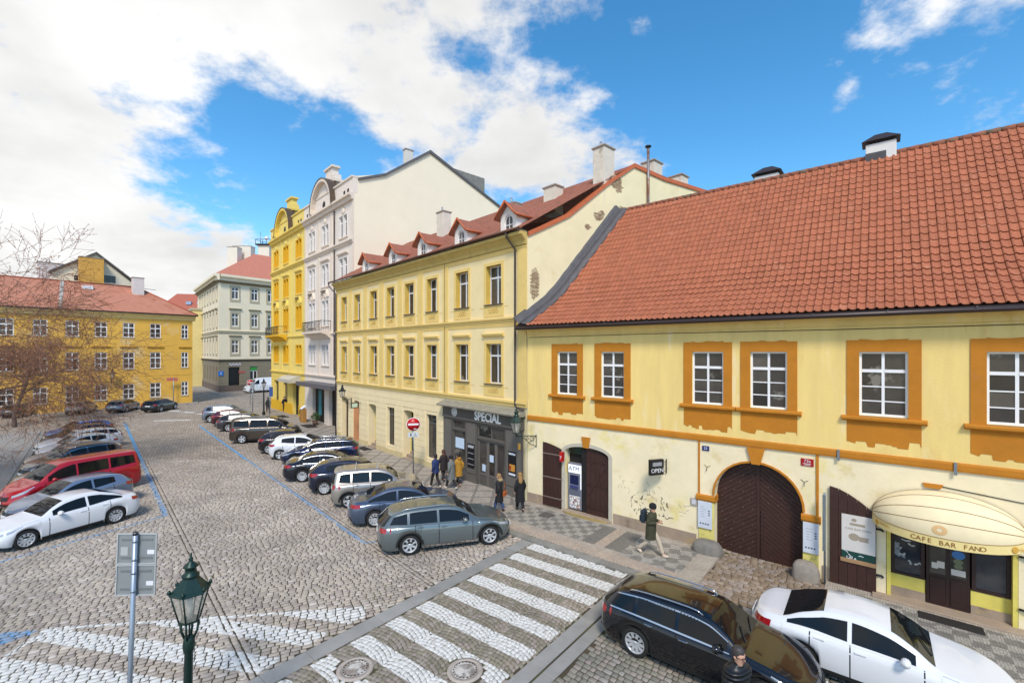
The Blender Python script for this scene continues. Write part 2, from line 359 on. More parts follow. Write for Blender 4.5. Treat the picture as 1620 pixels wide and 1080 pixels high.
def stones(parent, name, q, tint, mat, white, blue, z=0.0, gap=0.016, n_obj=300, seed=3, yr_=0.58):
    rg = np.random.RandomState(seed); n = len(q); m = q.mean(1, keepdims=True); d = q-m; ln = np.linalg.norm(d, axis=2, keepdims=True)
    ex = (q[:, 1]-q[:, 0]+q[:, 2]-q[:, 3]); ex /= np.linalg.norm(ex, axis=1, keepdims=True); ey = (q[:, 3]-q[:, 0]+q[:, 2]-q[:, 1]); ey /= np.linalg.norm(ey, axis=1, keepdims=True)
    sg_ = np.array([(1, 1), (-1, 1), (-1, -1), (1, -1)], float)
    def inset(a, b): return q+sg_[None, :, 0:1]*ex[:, None]*a+sg_[None, :, 1:2]*ey[:, None]*b
    r0 = inset(gap*0.36, gap*yr_); r2 = inset(gap*0.36+0.007, gap*yr_+0.007)
    h = z+rg.uniform(-0.006, 0.004, n); til = rg.uniform(-0.004, 0.004, (n, 4))
    V = np.zeros((n, 12, 3)); V[:, 0:4, :2] = r0; V[:, 0:4, 2] = z-0.06; V[:, 4:8, :2] = r0; V[:, 4:8, 2] = (h-0.006)[:, None]+til; V[:, 8:12, :2] = r2; V[:, 8:12, 2] = h[:, None]+til
    Fq = []
    for a, b in ((0, 4), (4, 8)):
        for i in range(4): j = (i+1) % 4; Fq.append((a+i, a+j, b+j, b+i))
    Fq.append((8, 9, 10, 11)); Fq = np.array(Fq)
    fl = V.reshape(-1, 3); W_ = union_sdf(fl[:, :2], white).reshape(n, 12) if white else np.full((n, 12), -0.2); B_ = union_sdf(fl[:, :2], blue).reshape(n, 12) if blue else np.full((n, 12), -0.2)
    c = m[:, 0]; u = 810+720*c[:, 0]/c[:, 1]; v = 556+720*CAM_H/c[:, 1]
    vis = (u > 5) & (u < 1615) & (v < 1076); area = np.where(vis, np.linalg.norm(d, axis=2).max(1)**2/c[:, 1]**2, -1)
    pick = np.argsort(-area)[:n_obj]; pick = pick[area[pick] > 0]
    def mk(idx, nm):
        k = len(idx); me = bpy.data.meshes.new(nm); vv = V[idx].reshape(-1, 3); ff = (Fq[None]+12*np.arange(k)[:, None, None]).reshape(-1, 4)
        me.vertices.add(len(vv)); me.vertices.foreach_set('co', vv.ravel()); me.loops.add(ff.size); me.loops.foreach_set('vertex_index', ff.ravel().astype(np.int32))
        me.polygons.add(len(ff)); me.polygons.foreach_set('loop_start', np.arange(0, ff.size, 4, dtype=np.int32)); me.polygons.foreach_set('loop_total', np.full(len(ff), 4, np.int32))
        me.update(calc_edges=True)
        for an, arr in (('tint', np.repeat(tint[idx], 12)), ('white', W_[idx].ravel()), ('blue', B_[idx].ravel())):
            A = me.attributes.new(an, 'FLOAT', 'POINT'); A.data.foreach_set('value', arr.astype(np.float32))
        me.materials.append(mat); return me
    rest = np.setdiff1d(np.arange(n), pick)
    for i in pick: obj(name, mk(np.array([i]), name), parent)
    obj(name, mk(rest, name+'_field'), parent, kind='stuff')

# --- the big sheet, cobbled far away
def far_cobble():
    m = bpy.data.materials.new('far_cobble'); m.use_nodes = True; t = m.node_tree; b = t.nodes['Principled BSDF']; L = t.links.new
    N = lambda tp: t.nodes.new(tp)
    g_ = N('ShaderNodeNewGeometry'); mp = N('ShaderNodeMapping'); mp.inputs['Rotation'].default_value = (0, 0, rad(-25)); mp.inputs['Scale'].default_value = (4.6, 6.6, 1); L(g_.outputs['Position'], mp.inputs[0])
    vo = N('ShaderNodeTexVoronoi'); vo.voronoi_dimensions = '2D'; vo.inputs['Scale'].default_value = 1; vo.inputs['Randomness'].default_value = 0.7; L(mp.outputs[0], vo.inputs['Vector'])
    ve = N('ShaderNodeTexVoronoi'); ve.voronoi_dimensions = '2D'; ve.feature = 'DISTANCE_TO_EDGE'; ve.inputs['Scale'].default_value = 1; ve.inputs['Randomness'].default_value = 0.7; L(mp.outputs[0], ve.inputs['Vector'])
    sp = N('ShaderNodeSeparateColor'); L(vo.outputs['Color'], sp.inputs[0])
    rp = N('ShaderNodeValToRGB'); L(sp.outputs[0], rp.inputs[0]); rp.color_ramp.elements[0].color = (*lin('#8f8275'), 1); rp.color_ramp.elements[1].color = (*lin('#baac9e'), 1)
    nb = N('ShaderNodeTexNoise'); nb.inputs['Scale'].default_value = 0.35; nb.inputs['Detail'].default_value = 5; L(g_.outputs['Position'], nb.inputs['Vector'])
    sb = N('ShaderNodeMapRange'); L(nb.outputs[0], sb.inputs[0]); sb.inputs[1].default_value = 0.3; sb.inputs[2].default_value = 0.7; sb.inputs[3].default_value = 0.82; sb.inputs[4].default_value = 1.12
    vm = N('ShaderNodeVectorMath'); vm.operation = 'SCALE'; L(rp.outputs[0], vm.inputs[0]); L(sb.outputs[0], vm.inputs['Scale'])
    ed = N('ShaderNodeMapRange'); L(ve.outputs['Distance'], ed.inputs[0]); ed.inputs[1].default_value = 0.02; ed.inputs[2].default_value = 0.10
    mx = N('ShaderNodeMix'); mx.data_type = 'RGBA'; L(ed.outputs[0], mx.inputs[0]); mx.inputs[6].default_value = (*lin('#4b4436'), 1); L(vm.outputs[0], mx.inputs[7]); L(mx.outputs[2], b.inputs['Base Color'])
    bp = N('ShaderNodeBump'); bp.inputs['Strength'].default_value = 0.5; bp.inputs['Distance'].default_value = 0.02; L(ed.outputs[0], bp.inputs['Height']); L(bp.outputs[0], b.inputs['Normal'])
    b.inputs['Roughness'].default_value = 0.8
    return m
far_m = far_cobble()
ground = MB().add([(-1500, -30, -0.035), (1500, -30, -0.035), (1500, 1800, -0.035), (-1500, 1800, -0.035)], [(0, 1, 2, 3)]).build('ground', far_m, kind='structure')

# --- the square: real setts up to about 30 m
YF = 30.0
cob_m = stone_mat('square_sett', '#a1978d', '#c5bab0')
def in_frame(c, mar=0.8): return (c[:, 1] > 8.7) & (np.abs(c[:, 0]) < 1.125*c[:, 1]+mar)
def sq_zone(c):
    s, o = toR(c); sm, om = toM(c)
    return in_frame(c) & (c[:, 1] < YF) & (s < 2.36) & (om > 2.95) & (om < 18.2) & ((o > 3.44) | (om > 3.2) & (s < -0.2))
def strip_zone(c, a, b): sm, om = toM(c); return (om > a) & (om < b)
square = MB().add([(*Rp(2.38, 3.4), -0.022), (*Rp(2.38, 16), -0.022), (-40, -2, -0.022), (-40, YF, -0.022), (*Mp((OM[1]-YF-2.9*nM[1])/-eM[1], 2.9), -0.022), (*Mp(22.4, 2.9), -0.022)], [(0, 1, 2, 3, 4, 5)]).build('square_paving', joint_m, kind='structure')
STR = ((7.22, 7.66), (12.28, 12.72))
def sq_main(c): return sq_zone(c) & ~strip_zone(c, STR[0][0]+0.07, STR[0][1]-0.07) & ~strip_zone(c, STR[1][0]+0.07, STR[1][1]-0.07)
q1, t1 = lay((-8, 8), rad(25), 0.200, 0.140, (-40, 40), (-30, 40), sq_main, jit=0.19, seed=11)
qs = [(q1, t1)]
for k, (a, b) in enumerate(STR):
    qq, tt = lay(OM-nM*b, frame_angle(eM), 0.17, (b-a)/3, (-10, 60), (0, b-a-0.001), lambda c: in_frame(c) & (c[:, 1] < YF) & (toR(c)[0] < 2.36) & (toR(c)[1] > 3.4), jit=0.30, seed=21+k); qs.append((qq, tt))
stones(square, 'cobblestone', np.concatenate([x[0] for x in qs]), np.concatenate([x[1] for x in qs]), cob_m, WHITE, BLUE, n_obj=300, gap=0.029)

# --- blue bay lines beyond the setts
blue_m = M('blue_road_paint', '#5b93bd', 0.7, var=0.2, vs_=5)
def clip_line(p0, p1, w, name, lab):
    t = (YF-0.3-p0[1])/(p1[1]-p0[1]); a = (p0[0]+(p1[0]-p0[0])*t, p0[1]+(p1[1]-p0[1])*t)
    MB().plate(seg_poly(a, p1, w), -0.034, -0.026).build(name, blue_m, ground)
clip_line(LB0, LB1, 0.2, 'painted_line', ''); clip_line(RB0, RB1, 0.16, 'painted_line', '')
wp = M('white_road_paint', '#d8d8d6', 0.7, var=0.1, vs_=3)
for k in range(5):                                                   # the far crossing
    a = np.array((-46.5+k*2.6, 57.5-k*1.3)); MB().plate(seg_poly(a, a+np.array((1.6, -0.4)), 0.55), -0.034, -0.026).build('painted_line', wp, ground)
MB().plate(seg_poly((-37.0, 47.0), (-33.6, 47.6), 0.35), -0.034, -0.026).build('painted_line', wp, ground)

# --- zebra crossing: small setts laid in arcs between granite slabs
zeb_m = stone_mat('crossing_sett', '#7a7466', '#989184')
crossing = MB().add([(*Rp(2.38, 3.36), -0.02), (*Rp(7.5, 3.36), -0.02), (*Rp(7.5, 16), -0.02), (*Rp(2.38, 16), -0.02)], [(0, 1, 2, 3)]).build('crossing_paving', joint_m, kind='structure')
def zz_(c): s, o = toR(c); return in_frame(c, 0.3) & (s > 2.88) & (s < 6.68) & (o > 3.42) & (o < 15)
COVERS = [(-3.52, 10.22), (-1.05, 10.16)]
def zz2(c):
    k = zz_(c)
    for cx, cy in COVERS: k &= np.hypot(c[:, 0]-cx, c[:, 1]-cy) > 0.43
    return k
qz, tz = lay(Rp(2.86, 15.0), frame_angle(nR)+0.0, 0.112, 0.108, (-1, 14), (-6, 2), lambda c: c[:, 0] < -1e9, seed=5)
qz, tz = lay(Rp(2.86, 16.0), frame_angle(eR), 0.122, 0.116, (-0.2, 4.2), (-0.4, 14), zz2, jit=0.14, arc=(1.27, 0.17), seed=5)
stones(crossing, 'crossing_sett', qz, tz, zeb_m, ZEB, None, gap=0.015, yr_=0.40, n_obj=300, seed=8)
slab_m = M('granite_slab', '#8f8d89', 0.7, var=0.14, vs_=1.6, bump=0.2, bs=70, rnd=0.1)
def slabs(parent, s0, s1, o0, o1, along, step, z=0.004, name='granite_slab', th=0.1, jit=0.2, fr=Rp, ang=None, mat=None):
    A, B = (s0, s1) if along == 's' else (o0, o1); a = A
    while a < B-0.05:
        b = min(B, a+step*random.uniform(1-jit, 1+jit))
        if B-b < 0.3: b = B
        p, q2, r0, r1 = (a, b, o0, o1) if along == 's' else (s0, s1, a, b)
        w, d = q2-p, r1-r0; cx, cy = fr((p+q2)/2, (r0+r1)/2)
        MB().bbox(-w/2+0.004, w/2-0.004, -d/2+0.003, d/2-0.003, -th, 0, 0.008).build(name, mat or slab_m, parent, (cx, cy, z+random.uniform(-0.003, 0.003)), frame_angle(eR if fr is Rp else eM))
        a = b
slabs(crossing, 2.38, 2.86, 3.44, 14.5, 'o', 1.0); slabs(crossing, 6.70, 7.08, 3.44, 14.5, 'o', 1.1); slabs(crossing, 7.13, 7.46, 3.44, 14.5, 'o', 0.9, z=-0.002)

# --- the road on the right
road_m = stone_mat('road_sett', '#77756c', '#97938b')
road = MB().add([(*Rp(7.48, 3.36), -0.018), (*Rp(40, 3.36), -0.018), (*Rp(40, 20), -0.018), (*Rp(7.48, 20), -0.018)], [(0, 1, 2, 3)]).build('road', joint_m, kind='structure')
qr, tr = lay(Rp(7.5, 3.4), frame_angle(eR), 0.165, 0.150, (0, 14), (-12, 0), lambda c: (toR(c)[0] > 7.52) & (toR(c)[0] < 19) & (toR(c)[1] > 3.44) & (c[:, 1] > 6.5), jit=0.12, seed=31)
stones(road, 'road_sett', qr, tr, road_m, None, None, gap=0.022, n_obj=250, seed=9)

# --- pavements
def mosaic(name, light, dark, mode, ang, size=0.42):
    m = bpy.data.materials.new(name); m.use_nodes = True; t = m.node_tree; b = t.nodes['Principled BSDF']; L = t.links.new
    N = lambda tp, **k: [n := t.nodes.new(tp), [setattr(n, x, y) for x, y in k.items()]][0]
    g_ = N('ShaderNodeNewGeometry'); mp = N('ShaderNodeMapping'); mp.inputs['Rotation'].default_value = (0, 0, -ang); L(g_.outputs['Position'], mp.inputs[0])
    vo = N('ShaderNodeTexVoronoi', voronoi_dimensions='2D'); vo.inputs['Scale'].default_value = 17; vo.inputs['Randomness'].default_value = 0.55; L(mp.outputs[0], vo.inputs['Vector'])
    ve = N('ShaderNodeTexVoronoi', voronoi_dimensions='2D', feature='DISTANCE_TO_EDGE'); ve.inputs['Scale'].default_value = 17; ve.inputs['Randomness'].default_value = 0.55; L(mp.outputs[0], ve.inputs['Vector'])
    sx = N('ShaderNodeSeparateXYZ'); L(vo.outputs['Position'], sx.inputs[0])
    def mt(op, a, b_=None):
        n = N('ShaderNodeMath', operation=op)
        for i, x in enumerate((a, b_)):
            if x is None: continue
            if isinstance(x, (int, float)): n.inputs[i].default_value = x
            else: L(x, n.inputs[i])
        return n.outputs[0]
    fac = None
    if mode == 'check':
        fx = mt('GREATER_THAN', mt('FRACT', mt('DIVIDE', sx.outputs[0], size*2)), 0.5); fy = mt('GREATER_THAN', mt('FRACT', mt('DIVIDE', sx.outputs[1], size*2)), 0.5)
        fac = mt('ABSOLUTE', mt('SUBTRACT', fx, fy))
    elif mode == 'lattice':
        fx = mt('LESS_THAN', mt('FRACT', mt('DIVIDE', sx.outputs[0], size)), 0.16); fy = mt('LESS_THAN', mt('FRACT', mt('DIVIDE', sx.outputs[1], size)), 0.16)
        fac = mt('MAXIMUM', fx, fy)
    mx = N('ShaderNodeMix', data_type='RGBA'); mx.inputs[6].default_value = (*lin(light), 1); mx.inputs[7].default_value = (*lin(dark), 1)
    if fac is not None: L(fac, mx.inputs[0])
    else: mx.inputs[0].default_value = 0
    sp = N('ShaderNodeSeparateColor'); L(vo.outputs['Color'], sp.inputs[0])
    r = N('ShaderNodeMapRange'); L(sp.outputs[0], r.inputs[0]); r.inputs[3].default_value = 0.82; r.inputs[4].default_value = 1.15
    nb = N('ShaderNodeTexNoise'); nb.inputs['Scale'].default_value = 1.1; nb.inputs['Detail'].default_value = 5; L(g_.outputs['Position'], nb.inputs['Vector'])
    r2 = N('ShaderNodeMapRange'); L(nb.outputs[0], r2.inputs[0]); r2.inputs[1].default_value = 0.3; r2.inputs[2].default_value = 0.7; r2.inputs[3].default_value = 0.86; r2.inputs[4].default_value = 1.1
    vm = N('ShaderNodeVectorMath', operation='SCALE'); L(mx.outputs[2], vm.inputs[0]); L(mt('MULTIPLY', r.outputs[0], r2.outputs[0]), vm.inputs['Scale'])
    ed = N('ShaderNodeMapRange'); L(ve.outputs['Distance'], ed.inputs[0]); ed.inputs[1].default_value = 0.02; ed.inputs[2].default_value = 0.12
    m2 = N('ShaderNodeMix', data_type='RGBA'); L(ed.outputs[0], m2.inputs[0]); m2.inputs[6].default_value = (*lin('#5d574c'), 1); L(vm.outputs[0], m2.inputs[7]); L(m2.outputs[2], b.inputs['Base Color'])
    bp = N('ShaderNodeBump'); bp.inputs['Strength'].default_value = 0.4; bp.inputs['Distance'].default_value = 0.008; L(ed.outputs[0], bp.inputs['Height']); L(bp.outputs[0], b.inputs['Normal'])
    b.inputs['Roughness'].default_value = 0.75; return m
aR, aM = frame_angle(eR), frame_angle(eM)
mos_plain = mosaic('mosaic_plain', '#b3a89b', '#b3a89b', None, aR)
mos_pink = mosaic('mosaic_edge', '#b8a797', '#b8a797', None, aR)
mos_dark = mosaic('mosaic_dark', '#77746f', '#77746f', None, aR)
mos_chk = mosaic('mosaic_check', '#aaa49b', '#817d77', 'check', aR, 0.32)
mos_dia = mosaic('mosaic_check_skew', '#a9a49c', '#837f79', 'check', aR+rad(14), 0.38)
mos_lat = mosaic('mosaic_lattice', '#b0a69c', '#85807a', 'lattice', aM+rad(45), 0.95)
pav = MB()
pav.plate([Rp(-0.25, -0.5), Rp(-0.25, 3.12), Rp(8.62, 3.12), Rp(8.62, -0.5)], -0.1, SW)
pav.plate([Rp(11.6, -0.5), Rp(11.6, 3.12), Rp(40, 3.12), Rp(40, -0.5)], -0.1, SW)
pavement = pav.build('pavement', mos_plain, kind='structure')
def panel(s0, s1, o0, o1, mat, name='mosaic_panel', z=SW+0.004): MB().plate([Rp(s0, o0), Rp(s0, o1), Rp(s1, o1), Rp(s1, o0)], SW-0.02, z).build(name, mat, pavement)
panel(0.2, 4.24, 0.40, 2.28, mos_chk); panel(4.25, 4.78, 0.40, 2.28, mos_dark); panel(4.79, 5.19, 0.40, 2.28, mos_pink); panel(5.20, 5.84, 0.40, 2.28, mos_dark); panel(5.85, 7.95, 0.40, 2.5, mos_dia)
panel(-0.2, 7.97, 2.53, 3.11, mos_pink, 'mosaic_border'); panel(7.98, 8.60, 0.02, 3.11, mos_plain, 'mosaic_border', SW+0.006); panel(11.9, 20, 0.5, 2.6, mos_chk)
kerb_m = M('kerb_granite', '#85827b', 0.7, var=0.16, vs_=2.5, bump=0.2, bs=60, stain='#7d7550', st=(0.6, 0.7), rnd=0.1)
slabs(pavement, 0.1, 8.62, 3.13, 3.42, 's', 1.15, z=SW-0.006, name='kerb_stone', th=0.2, mat=kerb_m); slabs(pavement, 8.62, 11.6, 3.13, 3.42, 's', 1.0, z=0.02, name='kerb_stone', th=0.2, mat=kerb_m); slabs(pavement, 11.6, 22, 3.13, 3.42, 's', 1.15, z=SW-0.006, name='kerb_stone', th=0.2, mat=kerb_m)
drive_m = stone_mat('driveway_sett', '#7c6b5a', '#9c8c7a')
driveway = MB().add([(*Rp(8.6, -0.6), SW-0.04), (*Rp(8.6, 3.14), 0.0), (*Rp(11.62, 3.14), 0.0), (*Rp(11.62, -0.6), SW-0.04)], [(0, 1, 2, 3)]).build('driveway', joint_m, kind='structure')
qd, td = lay(Rp(8.62, 3.12), frame_angle(eR), 0.21, 0.165, (0, 3.0), (0, 3.6), lambda c: (toR(c)[0] > 8.64) & (toR(c)[0] < 11.58) & (toR(c)[1] < 3.1), jit=0.2, seed=41)
stones(driveway, 'driveway_sett', qd, td, drive_m, None, None, z=0.06, n_obj=220, gap=0.018, seed=12)
pavM = MB(); pavM.plate([Mp(-26, -1.9), Mp(-26, 2.62), Mp(22.75, 2.62), Mp(22.75, -0.5), Mp(0, -0.5), Mp(0, -1.9)], -0.1, SW-0.002)
pavement_m = pavM.build('pavement', mos_lat, kind='structure')
slabs(pavement_m, -26, 22.6, 2.63, 2.92, 's', 1.3, z=SW-0.006, name='kerb_stone', th=0.2, fr=Mp, mat=kerb_m)
left_pave_m = mosaic('mosaic_grey', '#a39d97', '#a39d97', None, aM)
pavL = MB(); pavL.plate([Mp(-20, 18.4), Mp(-20, 60), Mp(60, 60), Mp(60, 18.4)], -0.1, SW); pavement_l = pavL.build('pavement', left_pave_m, kind='structure')
slabs(pavement_l, -20, 40, 18.1, 18.38, 's', 1.3, z=SW-0.006, name='kerb_stone', th=0.2, fr=Mp, mat=kerb_m)
# pavement at the far corner houses
p5 = MB(); p5.plate([(-49.6, 75.9), (-33.0, 98.0), (-32.0, 97.2), (-31, 110), (-78, 110), (-72.6, 98.0)], -0.1, SW); p5.build('pavement', left_pave_m, kind='structure')
py_ = MB(); py_.plate([(-43.0, 62.3), (-44.6, 64.6), (-80, 110), (-90, 100), (-75, 25), (-62.5, 38.5)], -0.1, SW); py_.build('pavement', left_pave_m, kind='structure')
iron_m = M('cast_iron', '#8f857c', 0.6, metal=0.25, var=0.2, vs_=9, stain='#c9c4bd', st=(0.46, 0.58), ss=3.0)
for k, (cx, cy) in enumerate(COVERS):
    t_ = thing('manhole_cover', ['round cast manhole cover in the crossing, nearer the grey slab edge', 'round cast manhole cover in the crossing, nearer the black car'][k], 'manhole cover', (cx, cy, 0.0), 0.3)
    MB().lathe([(0.30, 0.0), (0.30, 0.012), (0.40, 0.010), (0.405, -0.06)], 40).build('ring', M('concrete_ring', '#a79c92', 0.8, var=0.15, vs_=8), t_)
    c = MB().lathe([(0.0, 0.008), (0.20, 0.008), (0.205, 0.002), (0.215, 0.002), (0.22, 0.009), (0.295, 0.009), (0.30, -0.05)], 40).build('cover', iron_m, t_)
    for j in range(20): a_ = 2*math.pi*j/20; MB().lathe([(0.018, 0.0095), (0.018, 0.0115), (0.0, 0.0116)], 8, (0.255*math.cos(a_), 0.255*math.sin(a_), 0)).build('hole', black_m, c)
    b_ = MB()
    for j in range(-2, 3): b_.box(-0.14, 0.14, j*0.06-0.012, j*0.06+0.012, 0.007, 0.016)
    b_.build('relief', iron_m, c)
x_, y_ = Rp(1.75, 0.95)
t_ = thing('utility_cover', 'small dark square utility cover in the chequered pavement', 'utility cover', (x_, y_, SW+0.004), aR)
MB().bbox(-0.28, 0.28, -0.28, 0.28, -0.02, 0.006, 0.004).build('frame', M('dark_cover', '#4d4a47', 0.7, var=0.2), t_); MB().bbox(-0.25, 0.25, -0.25, 0.25, 0.0, 0.010, 0.003).build('lid', M('dark_cover2', '#5a5652', 0.7, var=0.2), t_)
# ================================================================== WALL AND WINDOW HELPERS
def wall(mb, x0, x1, z0, z1, holes, y=0.0, depth=0.25, m=0, mr=None):
    """wall face with openings (x0,x1,z0,z1[,rise]) and their reveals; rise = height of an arched head inside the opening"""
    mr = m if mr is None else mr
    hs = [h for h in holes if h[0] < x1 and h[1] > x0 and h[2] < z1 and h[3] > z0]
    xs = sorted({x0, x1, *[min(max(v, x0), x1) for h in hs for v in h[:2]]}); zs = sorted({z0, z1, *[min(max(v, z0), z1) for h in hs for v in h[2:4]]})
    for i in range(len(xs)-1):
        for j in range(len(zs)-1):
            cx, cz = (xs[i]+xs[i+1])/2, (zs[j]+zs[j+1])/2
            if any(h[0] < cx < h[1] and h[2] < cz < h[3] for h in hs): continue
            mb.add([(xs[i], y, zs[j]), (xs[i+1], y, zs[j]), (xs[i+1], y, zs[j+1]), (xs[i], y, zs[j+1])], [(0, 1, 2, 3)], m)
    for h in hs:
        a, b, c, d = h[:4]; a, b = max(a, x0), min(b, x1); c, d = max(c, z0), min(d, z1); Y = y+depth
        rise = h[4] if len(h) > 4 and d == h[3] else 0
        ds = d-rise
        mb.add([(a, y, c), (a, Y, c), (a, Y, ds), (a, y, ds)], [(0, 1, 2, 3)], mr); mb.add([(b, y, c), (b, Y, c), (b, Y, ds), (b, y, ds)], [(0, 1, 2, 3)], mr)
        if c > z0 or c == h[2]: mb.add([(a, y, c), (b, y, c), (b, Y, c), (a, Y, c)], [(0, 1, 2, 3)], mr)
        if rise:
            n = 16; cx, rx = (a+b)/2, (b-a)/2; pts = [(cx-rx*math.cos(math.pi*k/n), ds+rise*math.sin(math.pi*k/n)) for k in range(n+1)]
            for k in range(n):
                p, q = pts[k], pts[k+1]
                mb.add([(p[0], y, p[1]), (q[0], y, q[1]), (q[0], y, d), (p[0], y, d)], [(0, 1, 2, 3)], m); mb.add([(p[0], y, p[1]), (q[0], y, q[1]), (q[0], Y, q[1]), (p[0], Y, p[1])], [(0, 1, 2, 3)], mr)
        elif d == h[3]: mb.add([(a, y, d), (b, y, d), (b, Y, d), (a, Y, d)], [(0, 1, 2, 3)], mr)
    return mb
WCACHE = {}
def window(parent, x, z, w, h, y, cols=2, rows=(0.0,), transom=None, split=True, fw=0.055, mat=None, glass=None, key='', name='window', bar=0.03):
    """casement window: frame mesh with bars, panes as pieces of it. x,z = lower left, y = face of the frame"""
    k = (round(w, 2), round(h, 2), cols, rows, transom, split, key, fw); mat = mat or white_paint; glass = glass or glass_dark
    if k not in WCACHE:
        f = MB(); f.box(0, fw, 0, 0.07, 0, h); f.box(w-fw, w, 0, 0.07, 0, h); f.box(fw, w-fw, 0, 0.07, 0, fw); f.box(fw, w-fw, 0, 0.07, h-fw, h)
        xs = [fw]+[w*i/cols for i in range(1, cols)]+[w-fw]
        zlist = [fw]+[h*r for r in rows if r > 0]+([h*transom] if transom else [])+[h-fw]; zlist = sorted(zlist)
        for i in range(1, cols): f.box(xs[i]-bar*1.15, xs[i]+bar*1.15, 0.006, 0.064, fw, h-fw)
        for zz_v in zlist[1:-1]:
            t_ = transom and abs(zz_v-h*transom) < 1e-6; bw = bar*1.5 if t_ else bar*0.55
            for i in range(len(xs)-1): f.box(xs[i]+(bar*1.15 if i else 0), xs[i+1]-(bar*1.15 if i < len(xs)-2 else 0), -0.004 if t_ else 0.012, 0.058, zz_v-bw, zz_v+bw)
        me = f.mesh('window_frame', mat); panes = []
        if split:
            for i in range(len(xs)-1):
                for j in range(len(zlist)-1):
                    p = MB().box(0, xs[i+1]-xs[i]-0.004, 0, 0.006, 0, zlist[j+1]-zlist[j]-0.004); panes.append((p.mesh('pane', glass), (xs[i]+0.002, 0.034, zlist[j]+0.002)))
        else: panes.append((MB().box(0, w-2*fw, 0, 0.006, 0, h-2*fw).mesh('pane', glass), (fw, 0.034, fw)))
        WCACHE[k] = (me, panes)
    me, panes = WCACHE[k]
    o = obj(name, me, parent, (x, y, z))
    for pm, pl in panes: obj('pane', pm, o, pl)
    return o
def scribble(mb, x, z, w, h, n, y, t=0.012, seed=0):
    r = random.Random(seed)
    for _ in range(n):
        cx, cz = x+r.uniform(0, w), z+r.uniform(0, h); L = r.uniform(0.06, 0.22); a = r.uniform(0, 6.28); pts = []
        for k in range(6): a += r.uniform(-1.1, 1.1); cx += math.cos(a)*L/5; cz += math.sin(a)*L/5; pts.append((cx, cz))
        for p, q in zip(pts, pts[1:]):
            d = Vector((q[0]-p[0], q[1]-p[1])); 
            if d.length < 1e-4: continue
            nn = Vector((-d.y, d.x)).normalized()*t*r.uniform(0.3, 0.6)
            mb.add([(p[0]+nn.x, y, p[1]+nn.y), (q[0]+nn.x, y, q[1]+nn.y), (q[0]-nn.x, y, q[1]-nn.y), (p[0]-nn.x, y, p[1]-nn.y)], [(0, 1, 2, 3)])
    return mb

def each(name, mat, parent, *boxes, **t):
    for b in boxes: MB().box(*b).build(name, mat, parent, **t)
# ================================================================== RIGHT-HAND HOUSE
plR_up = M('plaster_warm_yellow', '#e8cb80', 0.85, var=0.09, vs_=1.1, bump=0.25, bs=18, stain=['#d9b164', '#ecd7a8'], st=(0.55, 0.72), ss=0.8, stretch=(1.8, 1.8, 0.3))
plR_lo = M('plaster_cream', '#ebdcb8', 0.85, var=0.07, vs_=1.4, bump=0.25, bs=18, stain=['#e3d184', '#d9c591'], st=(0.54, 0.68), ss=0.7)
orange = M('orange_paint', '#b87515', 0.8, var=0.10, vs_=2.2, bump=0.2, bs=20, stain='#b8742a', st=(0.6, 0.72), ss=1.6)
yel_jamb = M('yellow_jamb_paint', '#d6c763', 0.8, var=0.12, vs_=3, bump=0.2, bs=20)
plinth_m = M('plinth_stone', '#9c8a78', 0.85, var=0.16, vs_=2.2, bump=0.35, bs=22, stain=['#ab9468', '#80705f'], st=(0.55, 0.68), ss=1.4)
H = thing('yellow_house', 'long yellow house with orange window surrounds and a red pantile roof', 'house', (P0[0], P0[1], 0), aR)
LEN = 19.5
WR = [(1.67, 2.70), (3.85, 4.88), (7.55, 8.62), (9.47, 10.55), (12.40, 13.50), (15.04, 16.14)]
wz0, wz1 = 5.22, 7.10
wl_ = MB(); wall(wl_, 0.0, LEN, 4.0, 8.30, [(a, b, wz0, wz1) for a, b in WR], 0, 0.20); wl_.build('upper_wall', plR_up, H)
ATM_H = (2.08, 4.20, 0.16, 3.02, 0.30); GATE_H = (8.32, 10.98, -0.1, 3.36, 1.33); CAFE_H = (13.02, 15.60, -0.1, 2.75)
wl_ = MB(); wall(wl_, 0.0, LEN, -0.3, 4.0, [ATM_H, GATE_H, CAFE_H], 0, 0.42); wl_.build('lower_wall', plR_lo, H)
MB().box(0.003, LEN-0.003, 0.45, 9.0, -0.3, 8.2).build('core', black_m, H)
def gable_poly(): return
each('plinth', plinth_m, H, (0.0, 0.88, -0.035, 0.002, -0.2, 0.52), (4.42, 7.70, -0.035, 0.002, -0.2, 0.50), (11.5, 11.62, -0.035, 0.002, -0.2, 0.5), (15.85, LEN, -0.035, 0.002, -0.2, 0.45))
MB().extr_x([(0.0, 3.885), (-0.055, 3.90), (-0.065, 3.95), (-0.065, 4.08), (-0.04, 4.13), (0.0, 4.13)], 0.01, LEN).build('string_course', orange, H)
MB().extr_x([(0.0, 7.86), (-0.04, 7.88), (-0.06, 8.0), (-0.13, 8.1), (-0.20, 8.14), (-0.20, 8.24), (0.0, 8.24)], 0.01, LEN).build('eaves_cornice', plR_up, H)
MB().tube([(0.1, -0.02, 7.76), (6, -0.015, 7.79), (12, -0.02, 7.77), (LEN, -0.015, 7.80)], 0.012, 6).build('cable', black_m, H)
rr = random.Random(4)
